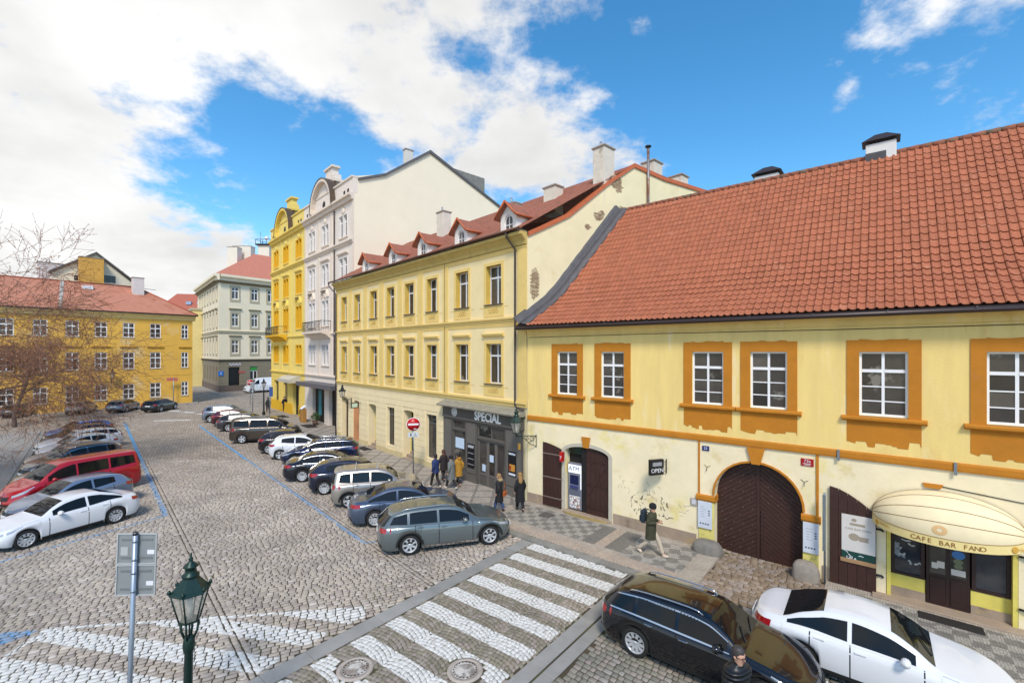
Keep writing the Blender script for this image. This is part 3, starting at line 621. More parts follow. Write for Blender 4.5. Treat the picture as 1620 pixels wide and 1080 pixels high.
for (a, b) in WR:
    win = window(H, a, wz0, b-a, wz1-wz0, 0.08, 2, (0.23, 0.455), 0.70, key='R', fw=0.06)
    sa, sb, st_ = a-0.30, b+0.28, wz1+0.36
    fr = MB(); fr.box(sa, a, -0.03, 0.002, 5.20, st_-0.02); fr.box(b, sb, -0.03, 0.002, 5.20, st_-0.03)
    pts = [(a, wz1)]+[(a+(b-a)*k/6, st_+rr.uniform(-0.03, 0.015)) for k in range(7)]+[(b, wz1)]
    fr.prism(pts, -0.03, 0.002); fr.build('window_surround', orange, H)
    MB().box(a+0.001, b-0.001, -0.005, 0.15, 5.16, 5.219).build('inner_sill', M('grey_sill', '#8d8273', 0.8), H)
    MB().extr_x([(0, 5.04), (-0.10, 5.06), (-0.13, 5.10), (-0.13, 5.16), (-0.10, 5.19), (0, 5.20)], sa-0.12, sb+0.12).build('window_sill', orange, H)
    zb = 4.36; bot = [(sa, zb+0.06)]; x = sa; lv = zb
    while x < sb-0.3:
        x += rr.uniform(0.06, 0.22); nl_ = zb+rr.uniform(-0.08, 0.09)+(0.12 if rr.random() < 0.12 else 0)
        bot += [(x, lv+rr.uniform(-0.01, 0.01)), (x+rr.uniform(0.01, 0.05), nl_)]; lv = nl_; x += 0.05
    bot += [(sb-0.04, lv), (sb, zb+0.05)]
    MB().prism([(sa, 5.04)]+bot+[(sb, 5.04)], -0.008, 0.002).build('window_apron', orange, H)
# --- roof: pantiles on a bell-cast slope
EV = (-0.42, 8.30); KN = (1.42, 9.62); RG = (5.60, 14.65)
A1, A2 = math.atan2(KN[1]-EV[1], KN[0]-EV[0]), math.atan2(RG[1]-KN[1], RG[0]-KN[0])
_l1 = math.hypot(KN[0]-EV[0], KN[1]-EV[1]); ROOFLEN = _l1+math.hypot(RG[0]-KN[0], RG[1]-KN[1])
_tab = [(EV[0], EV[1], A1)]
for _k in range(1, 400):
    _d = ROOFLEN*1.05*_k/399; _t = min(1, max(0, (_d-_l1+0.9)/1.8)); _a = A1+(A2-A1)*_t; _p = _tab[-1]; _st = ROOFLEN*1.05/399
    _tab.append((_p[0]+math.cos(_a)*_st, _p[1]+math.sin(_a)*_st, _a))
def roof_pt(d):
    k = min(398.99, max(0, d/(ROOFLEN*1.05)*399)); i = int(k); f = k-i; a, b = _tab[i], _tab[i+1]
    return tuple(a[j]+(b[j]-a[j])*f for j in range(3))
RG = roof_pt(ROOFLEN)[:2]
def s_left(y): return -0.15+0.36*max(y, -0.4)
roof = MB()
ys = [roof_pt(ROOFLEN*k/12)[:2] for k in range(13)]
for a, b in zip(ys, ys[1:]): roof.add([(s_left(a[0])-0.2, a[0], a[1]-0.06), (LEN, a[0], a[1]-0.06), (LEN, b[0], b[1]-0.06), (s_left(b[0])-0.2, b[0], b[1]-0.06)], [(0, 1, 2, 3)])
roof.add([(s_left(5.6)-0.2, RG[0], RG[1]-0.06), (LEN, RG[0], RG[1]-0.06), (LEN, 11.5, 8.2), (s_left(5.6)-0.2, 11.5, 8.2)], [(0, 1, 2, 3)])
roof = roof.build('roof', M('roof_underlay', '#3a241c', 0.9), H)
tile_prof = [(0.0, 0.006), (0.010, 0.034), (0.038, 0.050), (0.066, 0.034), (0.080, 0.006), (0.145, -0.004), (0.206, 0.006)]
TW, TG, TL = 0.2125, 0.345, 0.405
def tile_geo():
    v = []; k = len(tile_prof)
    for x, h in tile_prof: v.append((x, 0.0, h+0.034))
    for x, h in tile_prof: v.append((x, TL, h))
    for x, h in tile_prof: v.append((x, 0.004, h+0.034-0.020))
    F = [(i, i+1, k+i+1, k+i) for i in range(k-1)]+[(2*k+i, 2*k+i+1, i+1, i) for i in range(k-1)]
    return np.array(v), F
TV, TF = tile_geo()
def tile_mat(nm, obj_rnd): return M(nm, '#a66244', 0.78, var=0.10, vs_=9, stain=['#9c5a3b', '#b5795c'], st=(0.56, 0.70), ss=2.0, rnd=0.09 if obj_rnd else 0.0, attr=None if obj_rnd else 0.09)
tmA, tmB = tile_mat('clay_tile_piece', True), tile_mat('clay_tile_field', False)
tiles = []
nrow = int(ROOFLEN/TG)
for r in range(nrow+1):
    d = r*TG; y, z, an = roof_pt(min(d, ROOFLEN-0.01))
    for c in range(int(LEN/TW)):
        x = c*TW+0.02
        if x < s_left(y)+0.32: continue
        if d+TL > ROOFLEN+0.05 and r == nrow: continue
        tiles.append((x, y, z, an))
tiles = np.array(tiles)
wx_ = P0[0]+eR[0]*tiles[:, 0]+nR[0]*tiles[:, 1]; wy_ = P0[1]+eR[1]*tiles[:, 0]+nR[1]*tiles[:, 1]
uu = 810+720*wx_/wy_; dd = wx_**2+wy_**2+(tiles[:, 2]-CAM_H)**2
order = np.argsort(np.where(uu < 1618, dd, 1e9)); pick = set(order[:300].tolist())
me1 = bpy.data.meshes.new('roof_tile'); me1.from_pydata(TV.tolist(), [], TF); me1.materials.append(tmA)
rest_v, rest_f, rest_t = [], [], []
rg = np.random.RandomState(2); nv = 0
for i, (x, y, z, an) in enumerate(tiles):
    dx, dz_, da = rg.uniform(-0.004, 0.004), rg.uniform(-0.004, 0.004), rg.uniform(-0.012, 0.012)
    if i in pick:
        o = obj('roof_tile', me1, roof, (x+dx, y, z+dz_)); o.rotation_euler = (an+da, 0, 0)
    else:
        c, s = math.cos(an+da), math.sin(an+da)
        rest_v.append(np.stack([TV[:, 0]+x+dx, y+TV[:, 1]*c-TV[:, 2]*s, z+dz_+TV[:, 1]*s+TV[:, 2]*c], 1)); rest_f += [[k+nv for k in f] for f in TF]; nv += len(TV); rest_t += [rg.uniform(0, 1)]*len(TV)
me = bpy.data.meshes.new('roof_tile_field'); me.from_pydata(np.concatenate(rest_v).tolist(), [], rest_f); me.materials.append(tmB)
A = me.attributes.new('tint', 'FLOAT', 'POINT'); A.data.foreach_set('value', np.array(rest_t, np.float32)); me.update()
obj('roof_tile', me, roof, kind='stuff')
rt = M('ridge_tile_clay', '#8d5540', 0.85, var=0.2, vs_=7, stain='#6d6350', st=(0.5, 0.62), ss=4, rnd=0.1)
ridge_me = MB().lathe([(0.105, 0.0), (0.125, 0.36), (0.0, 0.36)], 12, axis='x').mesh('ridge_tile', rt)
x = s_left(5.6)+0.35
while x < LEN: obj('ridge_tile', ridge_me, roof, (x, RG[0]+0.02, RG[1]-0.01)); x += 0.345
# lead apron against the taller neighbour
fl = MB(); rows = []
for k in range(22):
    d = ROOFLEN*k/21; y, z, an = roof_pt(d); sl = s_left(y)+0.02; nx, nz = -math.sin(an), math.cos(an)
    wob = 0.02*math.sin(k*2.3)
    rows.append([(sl+q[0], y+nx*q[1], z+nz*q[1]) for q in ((-0.12, 0.42), (0.03, 0.38+wob), (0.09, 0.18), (0.18, 0.14+wob), (0.26, 0.17), (0.32, 0.12), (0.52+wob, 0.09), (0.54+wob, 0.02))])
fl.grid(rows); fl.build('lead_flashing', lead_m, H)
gm = MB(); gm.tube([(-0.35, -0.50, 8.17), (LEN, -0.50, 8.17)], 0.075, 10); gm.box(-0.3, LEN, -0.42, -0.18, 8.14, 8.27); gm.build('gutter', gutter_m, H)
for k in range(11): x = 0.8+k*1.75; MB().box(x-0.012, x+0.012, -0.59, -0.36, 8.235, 8.25).build('gutter_bracket', galv, H)
wh_ch = M('chimney_white', '#d6d5d2', 0.8, var=0.06, bump=0.2); brn_cap = M('chimney_hood_brown', '#3f3230', 0.5, metal=0.3)
for cx, w, zt, yy in ((12.86, 0.92, 15.12, 5.75), (8.9, 0.95, 14.95, 6.1)):
    ch = MB().bbox(cx-w/2, cx+w/2, yy-0.3, yy+0.3, 13.6, zt, 0.01).build('chimney', wh_ch, H)
    MB().box(cx-w/2-0.01, cx+w/2-0.3, yy-0.31, yy+0.31, 13.6, RG[1]+0.12).build('chimney_flashing', lead_m, ch)
    h_ = MB()
    for sx in (-1, 1):
        for sy in (-1, 1): h_.box(cx+sx*(w/2-0.08)-0.03, cx+sx*(w/2-0.08)+0.03, yy+sy*0.24-0.03, yy+sy*0.24+0.03, zt, zt+0.12)
    a, b, z0, z1 = w/2+0.12, 0.42, zt+0.10, zt+0.44
    h_.add([(cx-a, yy-b, z0), (cx+a, yy-b, z0), (cx+a, yy+b, z0), (cx-a, yy+b, z0), (cx-0.18, yy, z1), (cx+0.18, yy, z1)], [(0, 1, 5, 4), (1, 2, 5), (2, 3, 4, 5), (3, 0, 4), (0, 3, 2, 1)]); h_.build('chimney_hood', brn_cap, ch)
# --- ATM doorway with shutters
stone_grey = M('grey_render_trim', '#b9b2a2', 0.85, var=0.08, bump=0.2)
def arch_band(mb, cx, rx, zs, rise, t, y0, y1, n=18, k0=0, k1=None, m=0):
    k1 = n if k1 is None else k1
    for k in range(k0, k1):
        a0, a1 = math.pi*k/n, math.pi*(k+1)/n; P_ = [(cx-(rx+d)*math.cos(a), zs+(rise+d)*math.sin(a)) for d in (0, t) for a in (a0, a1)]
        mb.prism([P_[0], P_[1], P_[3], P_[2]], y0, y1, m)
sr = MB(); arch_band(sr, 3.14, 1.06, 2.72, 0.30, 0.16, -0.03, 0.003); sr.box(1.92, 2.08, -0.03, 0.003, 0.16, 2.72); sr.box(4.20, 4.36, -0.03, 0.003, 0.1, 2.72); sr.build('door_surround', stone_grey, H)
MB().prism([(3.02, 3.0), (3.28, 3.0), (3.36, 3.46), (2.94, 3.46)], -0.07, -0.028).build('keystone', orange, H)
lf = MB()
def leaf(mb, x0, x1, z0, za, zb, y0, y1, n=5):
    for k in range(n):
        a, b = x0+(x1-x0)*k/n, x0+(x1-x0)*(k+1)/n; h0, h1 = za+(zb-za)*(k/n)**1.6, za+(zb-za)*((k+1)/n)**1.6
        mb.prism([(a+0.003, z0), (b-0.003, z0), (b-0.003, h1), (a+0.003, h0)], y0, y1)
def shutter(name, label, x0, x1, z0, za, zb, y0, y1, braces):
    P_ = MB().box(x0+0.004, x1-0.004, y1-0.012, y1, z0, min(za, zb)).build(name, brown_wood, H)
    if label: P_['label'] = label
    n = 5
    for k in range(n):
        a, b = x0+(x1-x0)*k/n, x0+(x1-x0)*(k+1)/n; h0, h1 = za+(zb-za)*(k/n)**1.6, za+(zb-za)*((k+1)/n)**1.6
        MB().prism([(a+0.004, z0), (b-0.004, z0), (b-0.004, h1), (a+0.004, h0)], y0, y1-0.012).build('plank', brown_wood, P_)
    return P_
sh = shutter('shutter_leaf', 'dark brown door leaf folded open against the wall', 0.91, 1.90, 0.14, 2.99, 2.78, -0.06, -0.01, None)
for z in (0.55, 1.45, 2.5): MB().box(0.92, 1.96, -0.075, -0.06, z-0.025, z+0.025).build('strap', M('strap_iron', '#8b7a70', 0.5, metal=0.4), sh)
sh = shutter('shutter_leaf', 'closed dark brown door leaf with crossed braces', 3.08, 4.19, 0.0, 3.0, 2.68, 0.10, 0.16, None)
for p, q in (((3.12, 0.95), (4.12, 2.45)), ((3.12, 2.75), (4.12, 1.2))):
    d = Vector((q[0]-p[0], q[1]-p[1])).normalized(); n_ = Vector((-d.y, d.x))*0.045
    MB().prism([(p[0]+n_.x, p[1]+n_.y), (q[0]+n_.x, q[1]+n_.y), (q[0]-n_.x, q[1]-n_.y), (p[0]-n_.x, p[1]-n_.y)], 0.075, 0.099).build('brace', brown_wood, sh)
for z in (0.5, 1.45, 2.45): MB().box(3.10, 4.18, 0.062, 0.074, z-0.03, z+0.03).build('strap', brown_wood, sh)
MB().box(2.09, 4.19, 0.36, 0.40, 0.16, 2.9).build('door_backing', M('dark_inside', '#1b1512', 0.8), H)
MB().box(2.84, 3.06, 0.12, 0.35, 0.2, 2.9).build('door_post', M('black_panel', '#1d1a1c', 0.4), H)
MB().bbox(2.14, 2.82, 0.22, 0.26, 2.62, 2.98, 0.01).build('transom_pane', M('dark_green_glass', '#1f3326', 0.15), H)
st_ = MB(); st_.bbox(2.0, 4.3, -0.16, 0.36, -0.05, 0.17, 0.015); st_.build('step', plinth_m, H)
st_ = MB(); st_.plate([(1.95, -0.01), (2.2, -0.24), (2.8, -0.33), (3.6, -0.33), (4.1, -0.24), (4.35, -0.01)], -0.05, 0.14); st_.build('step', M('step_yellowed', '#9c8756', 0.8, var=0.2, vs_=4), H)
atm = thing('cash_machine', 'grey cash machine with a lit white ATM header in the doorway', 'cash machine', (*Rp(2.5, -0.2), 0.22), aR)
MB().bbox(-0.34, 0.34, -0.08, 0.12, 0.0, 2.0, 0.01).build('cabinet', M('atm_grey', '#7d7f88', 0.4, var=0.05), atm)
MB().bbox(-0.32, 0.28, -0.11, -0.081, 1.58, 1.93, 0.008).build('header', M('atm_white', '#f0f2f8', 0.4, emit=((0.9, 0.95, 1.0), 0.25)), atm)
text_part('lettering', 'ATM', 0.27, M('atm_letters', '#5a6078', 0.5), atm, (-0.02, -0.115, 1.76))
MB().bbox(0.29, 0.335, -0.11, -0.081, 0.9, 1.93, 0.008).build('light_strip', MATS['atm_white'], atm)
MB().bbox(-0.24, 0.2, -0.10, -0.081, 1.08, 1.48, 0.01).build('screen', M('atm_screen', '#20264a', 0.2), atm)
MB().bbox(-0.22, 0.2, -0.16, -0.081, 0.92, 1.04, 0.01).build('keypad', M('atm_keys', '#3b4070', 0.4), atm)
MB().bbox(-0.3, 0.28, -0.10, -0.081, 0.62, 0.86, 0.01).build('tray', M('atm_tray', '#5f6273', 0.4), atm)
po = MB().bbox(-0.26, 0.26, -0.09, -0.081, 0.05, 0.58, 0.004).build('poster', M('atm_poster', '#6f8fa8', 0.5, stain=['#c9b08a', '#7b3a36', '#e6e4e0'], st=(0.48, 0.52), ss=7), atm)
bn = thing('box_sign', 'small red hanging box sign beside the brown door leaf', 'sign', (*Rp(2.02, 0.18), 2.28), aR)
MB().bbox(-0.07, 0.07, -0.1, 0.1, 0, 0.42, 0.015).build('box', M('sign_red', '#b01818', 0.4), bn); MB().box(-0.02, 0.02, 0.1, 0.16, 0.3, 0.36).build('bracket', dark_metal, bn); text_part('lettering', '7', 0.2, paper, bn, (0, -0.105, 0.18))
# --- hanging OPEN sign
os_ = thing('hanging_sign', 'black lettered OPEN sign hung from the cream wall', 'sign', (*Rp(6.38, 0.44), 2.50), aR+rad(58))
MB().bbox(-0.30, 0.30, -0.07, 0.07, 0, 0.58, 0.015).build('box', M('sign_black', '#1b191a', 0.4), os_)
for yy, rz_ in ((-0.074, 0), (0.074, math.pi)):
    text_part('lettering', 'OPEN', 0.21, M('sign_letters', '#d9d9dc', 0.5), os_, (0, yy, 0.17), (rad(90), 0, rz_))
    MB().box(-0.2, 0.2, min(yy, yy*0.97), max(yy, yy*0.97), 0.34, 0.48).build('panel', M('sign_grey', '#8d8d92', 0.5), os_)
for z in (0.12, 0.46): MB().tube([(0.30, 0, z), (0.46, 0, z)], 0.01, 6).build('bracket', dark_metal, os_)
MB().box(0.445, 0.46, -0.02, 0.02, 0.02, 0.56).build('wall_plate', dark_metal, os_)
# --- gate
gd = MB(); arch_band(gd, 9.65, 1.33, 2.03, 1.33, 0.06, -0.045, 0.003); gd.build('archivolt', orange, H)
each('portal_trim', orange, H, (7.77, 7.83, -0.03, 0.003, 1.98, 3.885), (11.33, 11.40, -0.03, 0.003, 1.98, 3.885))
for a, b in ((7.72, 8.36), (10.94, 11.46)): MB().extr_x([(0.35, 1.76), (-0.06, 1.76), (-0.10, 1.82), (-0.10, 1.95), (-0.06, 1.985), (0.35, 1.985)], a, b).build('impost', orange, H)
MB().prism([(9.52, 3.33), (9.78, 3.33), (9.92, 3.884), (9.38, 3.884)], -0.09, -0.046).build('keystone', orange, H)
each('portal_pier', M('pier_yellow', '#d8ca74', 0.85, var=0.12, vs_=3, bump=0.25, stain='#b7a05c', st=(0.58, 0.68)), H, (7.80, 8.318, -0.035, 0.003, -0.1, 1.76), (10.982, 11.40, -0.035, 0.003, -0.1, 1.76))
gate = MB().box(8.33, 10.97, 0.36, 0.40, 0.03, 2.0).build('gate', M('gate_back', '#241410', 0.7), H, label='arched dark brown gate of diagonal boards')
gx, gz, gr = 9.65, 2.03, 1.33
def clip_gate(poly, lim):
    """keep the part of a convex polygon inside lim (list of half planes a*x+b*z<=c)"""
    for a, b, c in lim:
        out_ = []
        for i in range(len(poly)):
            p, q = poly[i], poly[(i+1) % len(poly)]; fp, fq = a*p[0]+b*p[1]-c, a*q[0]+b*q[1]-c
            if fp <= 0: out_.append(p)
            if fp*fq < 0: t = fp/(fp-fq); out_.append((p[0]+(q[0]-p[0])*t, p[1]+(q[1]-p[1])*t))
        poly = out_
        if len(poly) < 3: return None
    return poly
arc_lim = [(math.cos(t), math.sin(t), gx*math.cos(t)+gz*math.sin(t)+gr-0.004) for t in [math.pi*k/14 for k in range(15)]]
for side in (-1, 1):
    lim0 = [(0, -1, -0.06)]+arc_lim+([(1, 0, gx-0.055), (-1, 0, -8.33)] if side < 0 else [(-1, 0, -gx-0.055), (1, 0, 10.97)])
    wick = (9.72, 10.60, 0.06, 1.72)
    for k in range(-2, 34):
        z = k*0.155                                      # boards rise towards the middle on each side
        sl_ = 0.72
        A_ = (gx-1.4*1, z-1.4*sl_); 
        if side < 0: poly = [(gx-1.5, z-1.5*sl_), (gx, z), (gx, z+0.142), (gx-1.5, z-1.5*sl_+0.142)]
        else: poly = [(gx, z), (gx+1.5, z-1.5*sl_), (gx+1.5, z-1.5*sl_+0.142), (gx, z+0.142)]
        p = clip_gate(poly, lim0)
        if p: MB().prism(p, 0.33, 0.359).build('plank', brown_wood, gate)
MB().box(9.60, 9.70, 0.31, 0.358, 0.05, 3.32).build('meeting_stile', brown_wood, gate)
wk = MB().box(9.74, 10.60, 0.30, 0.329, 0.05, 1.72).build('wicket_door', brown_wood, gate)
for k in range(-6, 16):
    z = k*0.155; p = clip_gate([(9.80, z), (10.56, z-0.76*0.72), (10.56, z-0.76*0.72+0.14), (9.80, z+0.14)], [(0, 1, 1.66), (0, -1, -0.1)])
    if p: MB().prism(p, 0.285, 0.2995).build('plank', brown_wood, gate)
nl = MB()
for i in range(9):
    for j in range(11):
        x, z = 8.5+i*0.29+(j % 2)*0.1, 0.3+j*0.28
        if (x-gx)**2+max(0, z-gz)**2 < 1.6 and not (9.7 < x < 10.65 and z < 1.8): nl.lathe([(0.014, 0.33), (0.012, 0.322), (0.0, 0.320)], 6, (x, 0, z), 'y')
nl.build('nails', M('nail_grey', '#8d7d76', 0.5), gate, kind='stuff')
gs_m = M('guard_stone_granite', '#77736c', 0.85, var=0.2, vs_=5, bump=0.5, bs=14)
def guard(name, label, s, o, mat, w, d, h):
    g_ = MB(); rows = []
    for k in range(7):
        t = k/6; zz_v = h*math.sin(t*math.pi/2)**0.8; r = math.cos(t*math.pi/2)**0.45 if k < 6 else 0.25
        rows.append([(w/2*r*math.copysign(abs(math.cos(a))**0.7, math.cos(a))*(1+0.05*math.sin(3*a+k)), d/2*r*math.copysign(abs(math.sin(a))**0.7, math.sin(a))*(1+0.05*math.cos(2*a)), zz_v-0.02) for a in [2*math.pi*j/20 for j in range(21)]])
    g_.grid(rows); g_.add(rows[-1][:-1], [list(range(20))])
    o_ = g_.build(name, mat, None, (*Rp(s, o), 0.05), aR); o_['label'] = label; o_['category'] = 'guard stone'
guard('guard_stone', 'rounded dark granite guard stone at the left foot of the gate', 8.17, 0.30, gs_m, 1.0, 0.72, 0.45)
guard('guard_stone', 'brownish guard stone at the right foot of the gate', 11.08, 0.25, M('guard_stone_brown', '#8d857b', 0.85, var=0.2, vs_=5, bump=0.5, bs=14), 0.75, 0.6, 0.55)
def board(name, label, s, z0, w, h, seed):
    b_ = thing(name, label, 'notice board', (*Rp(s, 0.075), z0), aR)
    MB().bbox(-w/2, w/2, -0.015, 0.03, 0, h, 0.005).build('panel', M('board_white', '#c9ced9', 0.5, var=0.05), b_)
    k = MB(); r = random.Random(seed)
    for i in range(3): k.box(w*0.24, w*0.36, -0.018, -0.0155, h*(0.66-0.08*i), h*(0.70-0.08*i))
    for i in range(4): k.box(-w*0.36+i*w*0.18, -w*0.36+i*w*0.18+w*0.11, -0.018, -0.0155, h*0.15, h*0.20)
    for i in range(5): k.box(-w*0.3, w*r.uniform(-0.1, 0.1), -0.018, -0.0155, h*(0.80-0.09*i), h*(0.807-0.09*i))
    k.build('print', M('print_dark', '#4d525f', 0.6), b_, kind='stuff'); return b_
board('notice_board', 'pale printed notice board on the left gate pier', 8.02, 0.80, 0.48, 0.95, 1); board('notice_board', 'pale printed notice board on the right gate pier', 11.20, 0.80, 0.42, 0.95, 2)
ib = thing('door_intercom', 'small grey intercom panel on the wall left of the gate', 'intercom', (*Rp(7.62, 0.03), 1.52), aR); MB().bbox(-0.11, 0.11, -0.02, 0.03, 0, 0.27, 0.01).build('case', M('intercom', '#a7a29a', 0.4), ib); MB().box(-0.06, 0.07, -0.025, -0.02, 0.06, 0.22).build('panel', M('intercom2', '#c9c7cf', 0.3), ib)
np1 = thing('house_number_plate', 'small blue enamel house number plate left of the gate arch', 'number plate', (*Rp(8.03, 0.02), 3.56), aR); MB().bbox(-0.12, 0.12, -0.01, 0.02, 0, 0.17, 0.004).build('plate', M('plate_blue', '#28306a', 0.3), np1); text_part('lettering', '22', 0.12, paper, np1, (0.0, -0.012, 0.085))
np2 = thing('house_number_plate', 'red enamel house number plate right of the gate arch', 'number plate', (*Rp(11.1, 0.02), 3.50), aR); MB().bbox(-0.17, 0.17, -0.01, 0.02, 0, 0.23, 0.004).build('plate', M('plate_red', '#a01318', 0.3), np2); text_part('lettering', '73a', 0.13, paper, np2, (0.0, -0.012, 0.155))
k = MB(); k.box(-0.12, 0.1, -0.0125, -0.0102, 0.065, 0.08); k.box(-0.08, 0.08, -0.0125, -0.0102, 0.03, 0.045); k.build('print', paper, np2)
for x in (8.08, 11.02): ho = MB(); ho.tube([(x, -0.005, 2.98), (x, -0.06, 2.95), (x, -0.07, 2.85)], 0.01, 6); ho.tube([(x-0.1, -0.008, 3.05), (x, -0.012, 2.98), (x+0.1, -0.008, 3.04)], 0.007, 5); ho.build('wall_hook', dark_metal, H)
gfm = M('graffiti_ink', '#4a463c', 0.8); gr_ = MB(); scribble(gr_, 4.6, 1.5, 0.8, 0.5, 10, -0.003, 0.010, 1); scribble(gr_, 5.2, 0.75, 0.7, 0.8, 26, -0.003, 0.022, 2); scribble(gr_, 5.7, 1.3, 0.8, 0.7, 12, -0.003, 0.010, 3); scribble(gr_, 6.35, 0.8, 0.35, 0.7, 14, -0.003, 0.03, 4); scribble(gr_, 7.0, 1.0, 0.4, 0.5, 8, -0.003, 0.010, 5)
gr_.build('graffiti', gfm, H, kind='stuff')
gr2 = MB(); scribble(gr2, 7.9, 0.25, 0.3, 0.5, 5, -0.037, 0.012, 6); scribble(gr2, 11.05, 0.3, 0.28, 0.5, 12, -0.037, 0.012, 7); gr2.build('graffiti', M('graffiti_olive', '#6b6237', 0.8), H, kind='stuff')
for x, z in ((11.9, 3.86), (14.45, 3.86)): MB().box(x-0.03, x+0.03, -0.10, -0.066, z-0.06, z+0.28).build('cable_bracket', galv, H)
# --- cafe front
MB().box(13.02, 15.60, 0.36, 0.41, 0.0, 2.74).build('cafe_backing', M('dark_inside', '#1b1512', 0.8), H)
each('yellow_infill', yel_jamb, H, (13.03, 13.12, -0.02, 0.34, 0.0, 2.6), (15.50, 15.59, -0.02, 0.34, 0.0, 2.6), (13.12, 13.86, 0.16, 0.34, 0.36, 0.72), (14.76, 15.50, 0.16, 0.34, 0.36, 0.74))
each('plinth', plinth_m, H, (13.12, 13.86, 0.13, 0.34, -0.1, 0.36), (14.76, 15.50, 0.13, 0.34, -0.1, 0.36))
brf = M('cafe_frame_brown', '#2e1c19', 0.45, var=0.15, vs_=8)
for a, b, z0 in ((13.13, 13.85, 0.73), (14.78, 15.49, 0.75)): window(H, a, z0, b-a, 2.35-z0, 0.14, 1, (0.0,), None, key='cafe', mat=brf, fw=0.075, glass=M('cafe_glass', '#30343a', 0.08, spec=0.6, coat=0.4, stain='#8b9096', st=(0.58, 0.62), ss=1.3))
door = MB().box(13.88, 14.74, 0.12, 0.20, 0.08, 2.45).build('cafe_door', brf, H)
for i, (a, b) in enumerate(((13.95, 14.27), (14.36, 14.68))):
    MB().box(a, b, 0.108, 0.119, 1.0, 2.3).build('pane', glass_dark, door); MB().bbox(a, b, 0.100, 0.119, 0.2, 0.9, 0.012).build('door_panel', brf, door)
each('notice', M('notice_cream', '#cfc7bd', 0.7), door, (13.99, 14.12, 0.098, 0.106, 1.14, 1.30), (14.10, 14.25, 0.094, 0.0975, 1.18, 1.36), (14.38, 14.66, 0.098, 0.106, 1.06, 1.22), (14.40, 14.66, 0.098, 0.106, 1.86, 2.1))
MB().disc((14.52, 0.098, 1.62), 0.13, 20, m=0, rz=0.11).build('sticker', M('sticker_blue', '#3d78b8', 0.4), door); MB().disc((14.52, 0.098, 1.44), 0.10, 16, rz=0.075).build('sticker', M('sticker_olive', '#6f7358', 0.5), door); MB().disc((14.52, 0.0978, 1.31), 0.09, 16, rz=0.07).build('sticker', MATS['sticker_olive'], door)
gw = MB(); scribble(gw, 13.3, 1.0, 0.35, 1.0, 7, 0.168, 0.04, 12); gw.build('graffiti', M('graffiti_white', '#b9b9b9', 0.7), H, kind='stuff')
MB().bbox(12.7, 15.7, -0.35, 0.35, -0.05, 0.13, 0.015).build('step', plinth_m, H)
mt = MB().bbox(-0.62, 0.62, -0.2, 0.2, 0.0, 0.02, 0.005).build('door_mat', M('mat_black', '#26221f', 0.95, bump=0.5, bs=120), None, (*Rp(14.3, 0.68), SW+0.004), aR); mt['label'] = 'dark door mat on the pavement before the cafe door'; mt['category'] = 'door mat'
sh = shutter('shutter_leaf', 'tall dark brown door leaf open beside the cafe, with a poster', 11.68, 12.80, 0.0, 3.0, 2.35, -0.09, -0.03, None)
for z in (0.62, 1.95): MB().tube([(12.80, -0.06, z), (12.92, -0.03, z), (12.95, -0.02, z-0.05)], 0.03, 6).build('hinge', dark_metal, H); MB().tube([(15.6, -0.04, z), (15.72, -0.06, z), (15.75, -0.05, z-0.05)], 0.03, 6).build('hinge', dark_metal, H)
ps = thing('poster_board', 'white and green poster board on the brown door leaf', 'poster', (*Rp(12.38, 0.10), 0.88), aR)
MB().bbox(-0.40, 0.40, -0.012, 0.01, 0.28, 1.36, 0.004).build('sheet', M('poster_white', '#cfcac6', 0.6, var=0.05), ps); MB().bbox(-0.40, 0.40, -0.012, 0.01, 0.06, 0.277, 0.004).build('green_band', M('poster_green', '#123f38', 0.5), ps); MB().bbox(-0.43, 0.42, -0.03, 0.01, -0.06, 0.055, 0.006).build('ledge', M('poster_ledge', '#9c7b58', 0.7, var=0.15), ps)
pr = MB(); pr.disc((-0.1, -0.0135, 1.22), 0.065, 18, rz=0.05); pr.box(-0.2, 0.16, -0.0145, -0.0125, 1.06, 1.13); pr.disc((-0.1, -0.0136, 0.72), 0.13, 20, rz=0.11); pr.box(0.02, 0.24, -0.0145, -0.0125, 0.62, 0.76); pr.build('print', M('print_sepia', '#9c9080', 0.7), ps, kind='stuff')
text_part('lettering', 'CAFE BAR FANO', 0.085, M('print_brown', '#8b7d6c', 0.7), ps, (0, -0.0135, 0.95), ext=0.001); sg = MB(); scribble(sg, -0.32, 0.12, 0.4, 0.1, 8, -0.0135, 0.02, 9); sg.build('graffiti', paper, ps, kind='stuff')
# awning: fan of canvas on hoops
aw = thing('awning', 'cream domed canvas awning lettered CAFE BAR FANO', 'awning', (*Rp(14.22, 0.02), 2.46), aR)
canvas = M('awning_canvas', '#e6d6b0', 0.8, var=0.06, vs_=2, bump=0.1, bs=60); 
def aw_pt(th, ph):
    a, b = 1.52, (0.90, 0.98)[0]+0.10*math.sin(ph); r = b*math.sin(th)
    return (-a*math.cos(th), -r*math.sin(ph)-0.02, r*math.cos(ph)*0.95)
phs = [rad(x) for x in (2, 26, 52, 74, 98)]
for k in range(4):
    rows = [[aw_pt(math.pi*j/28, phs[k]+(phs[k+1]-phs[k])*i/5) for j in range(29)] for i in range(6)]
    MB().grid(rows).build('canvas_panel', canvas, aw)
for ph in phs[:]: MB().tube([aw_pt(math.pi*j/28, ph) for j in range(29)], 0.010, 6).build('hoop', M('awning_seam', '#8b6a3c', 0.7), aw)
rows = [[(p[0], p[1]*(1+0.0*i), p[2]-0.23*i) for p in [aw_pt(math.pi*j/28, phs[-1]) for j in range(29)]] for i in (0.02, 0.5, 1)]
MB().grid(rows).build('valance', M('awning_valance', '#e2cd8c', 0.8, var=0.05, bump=0.1, bs=60), aw)
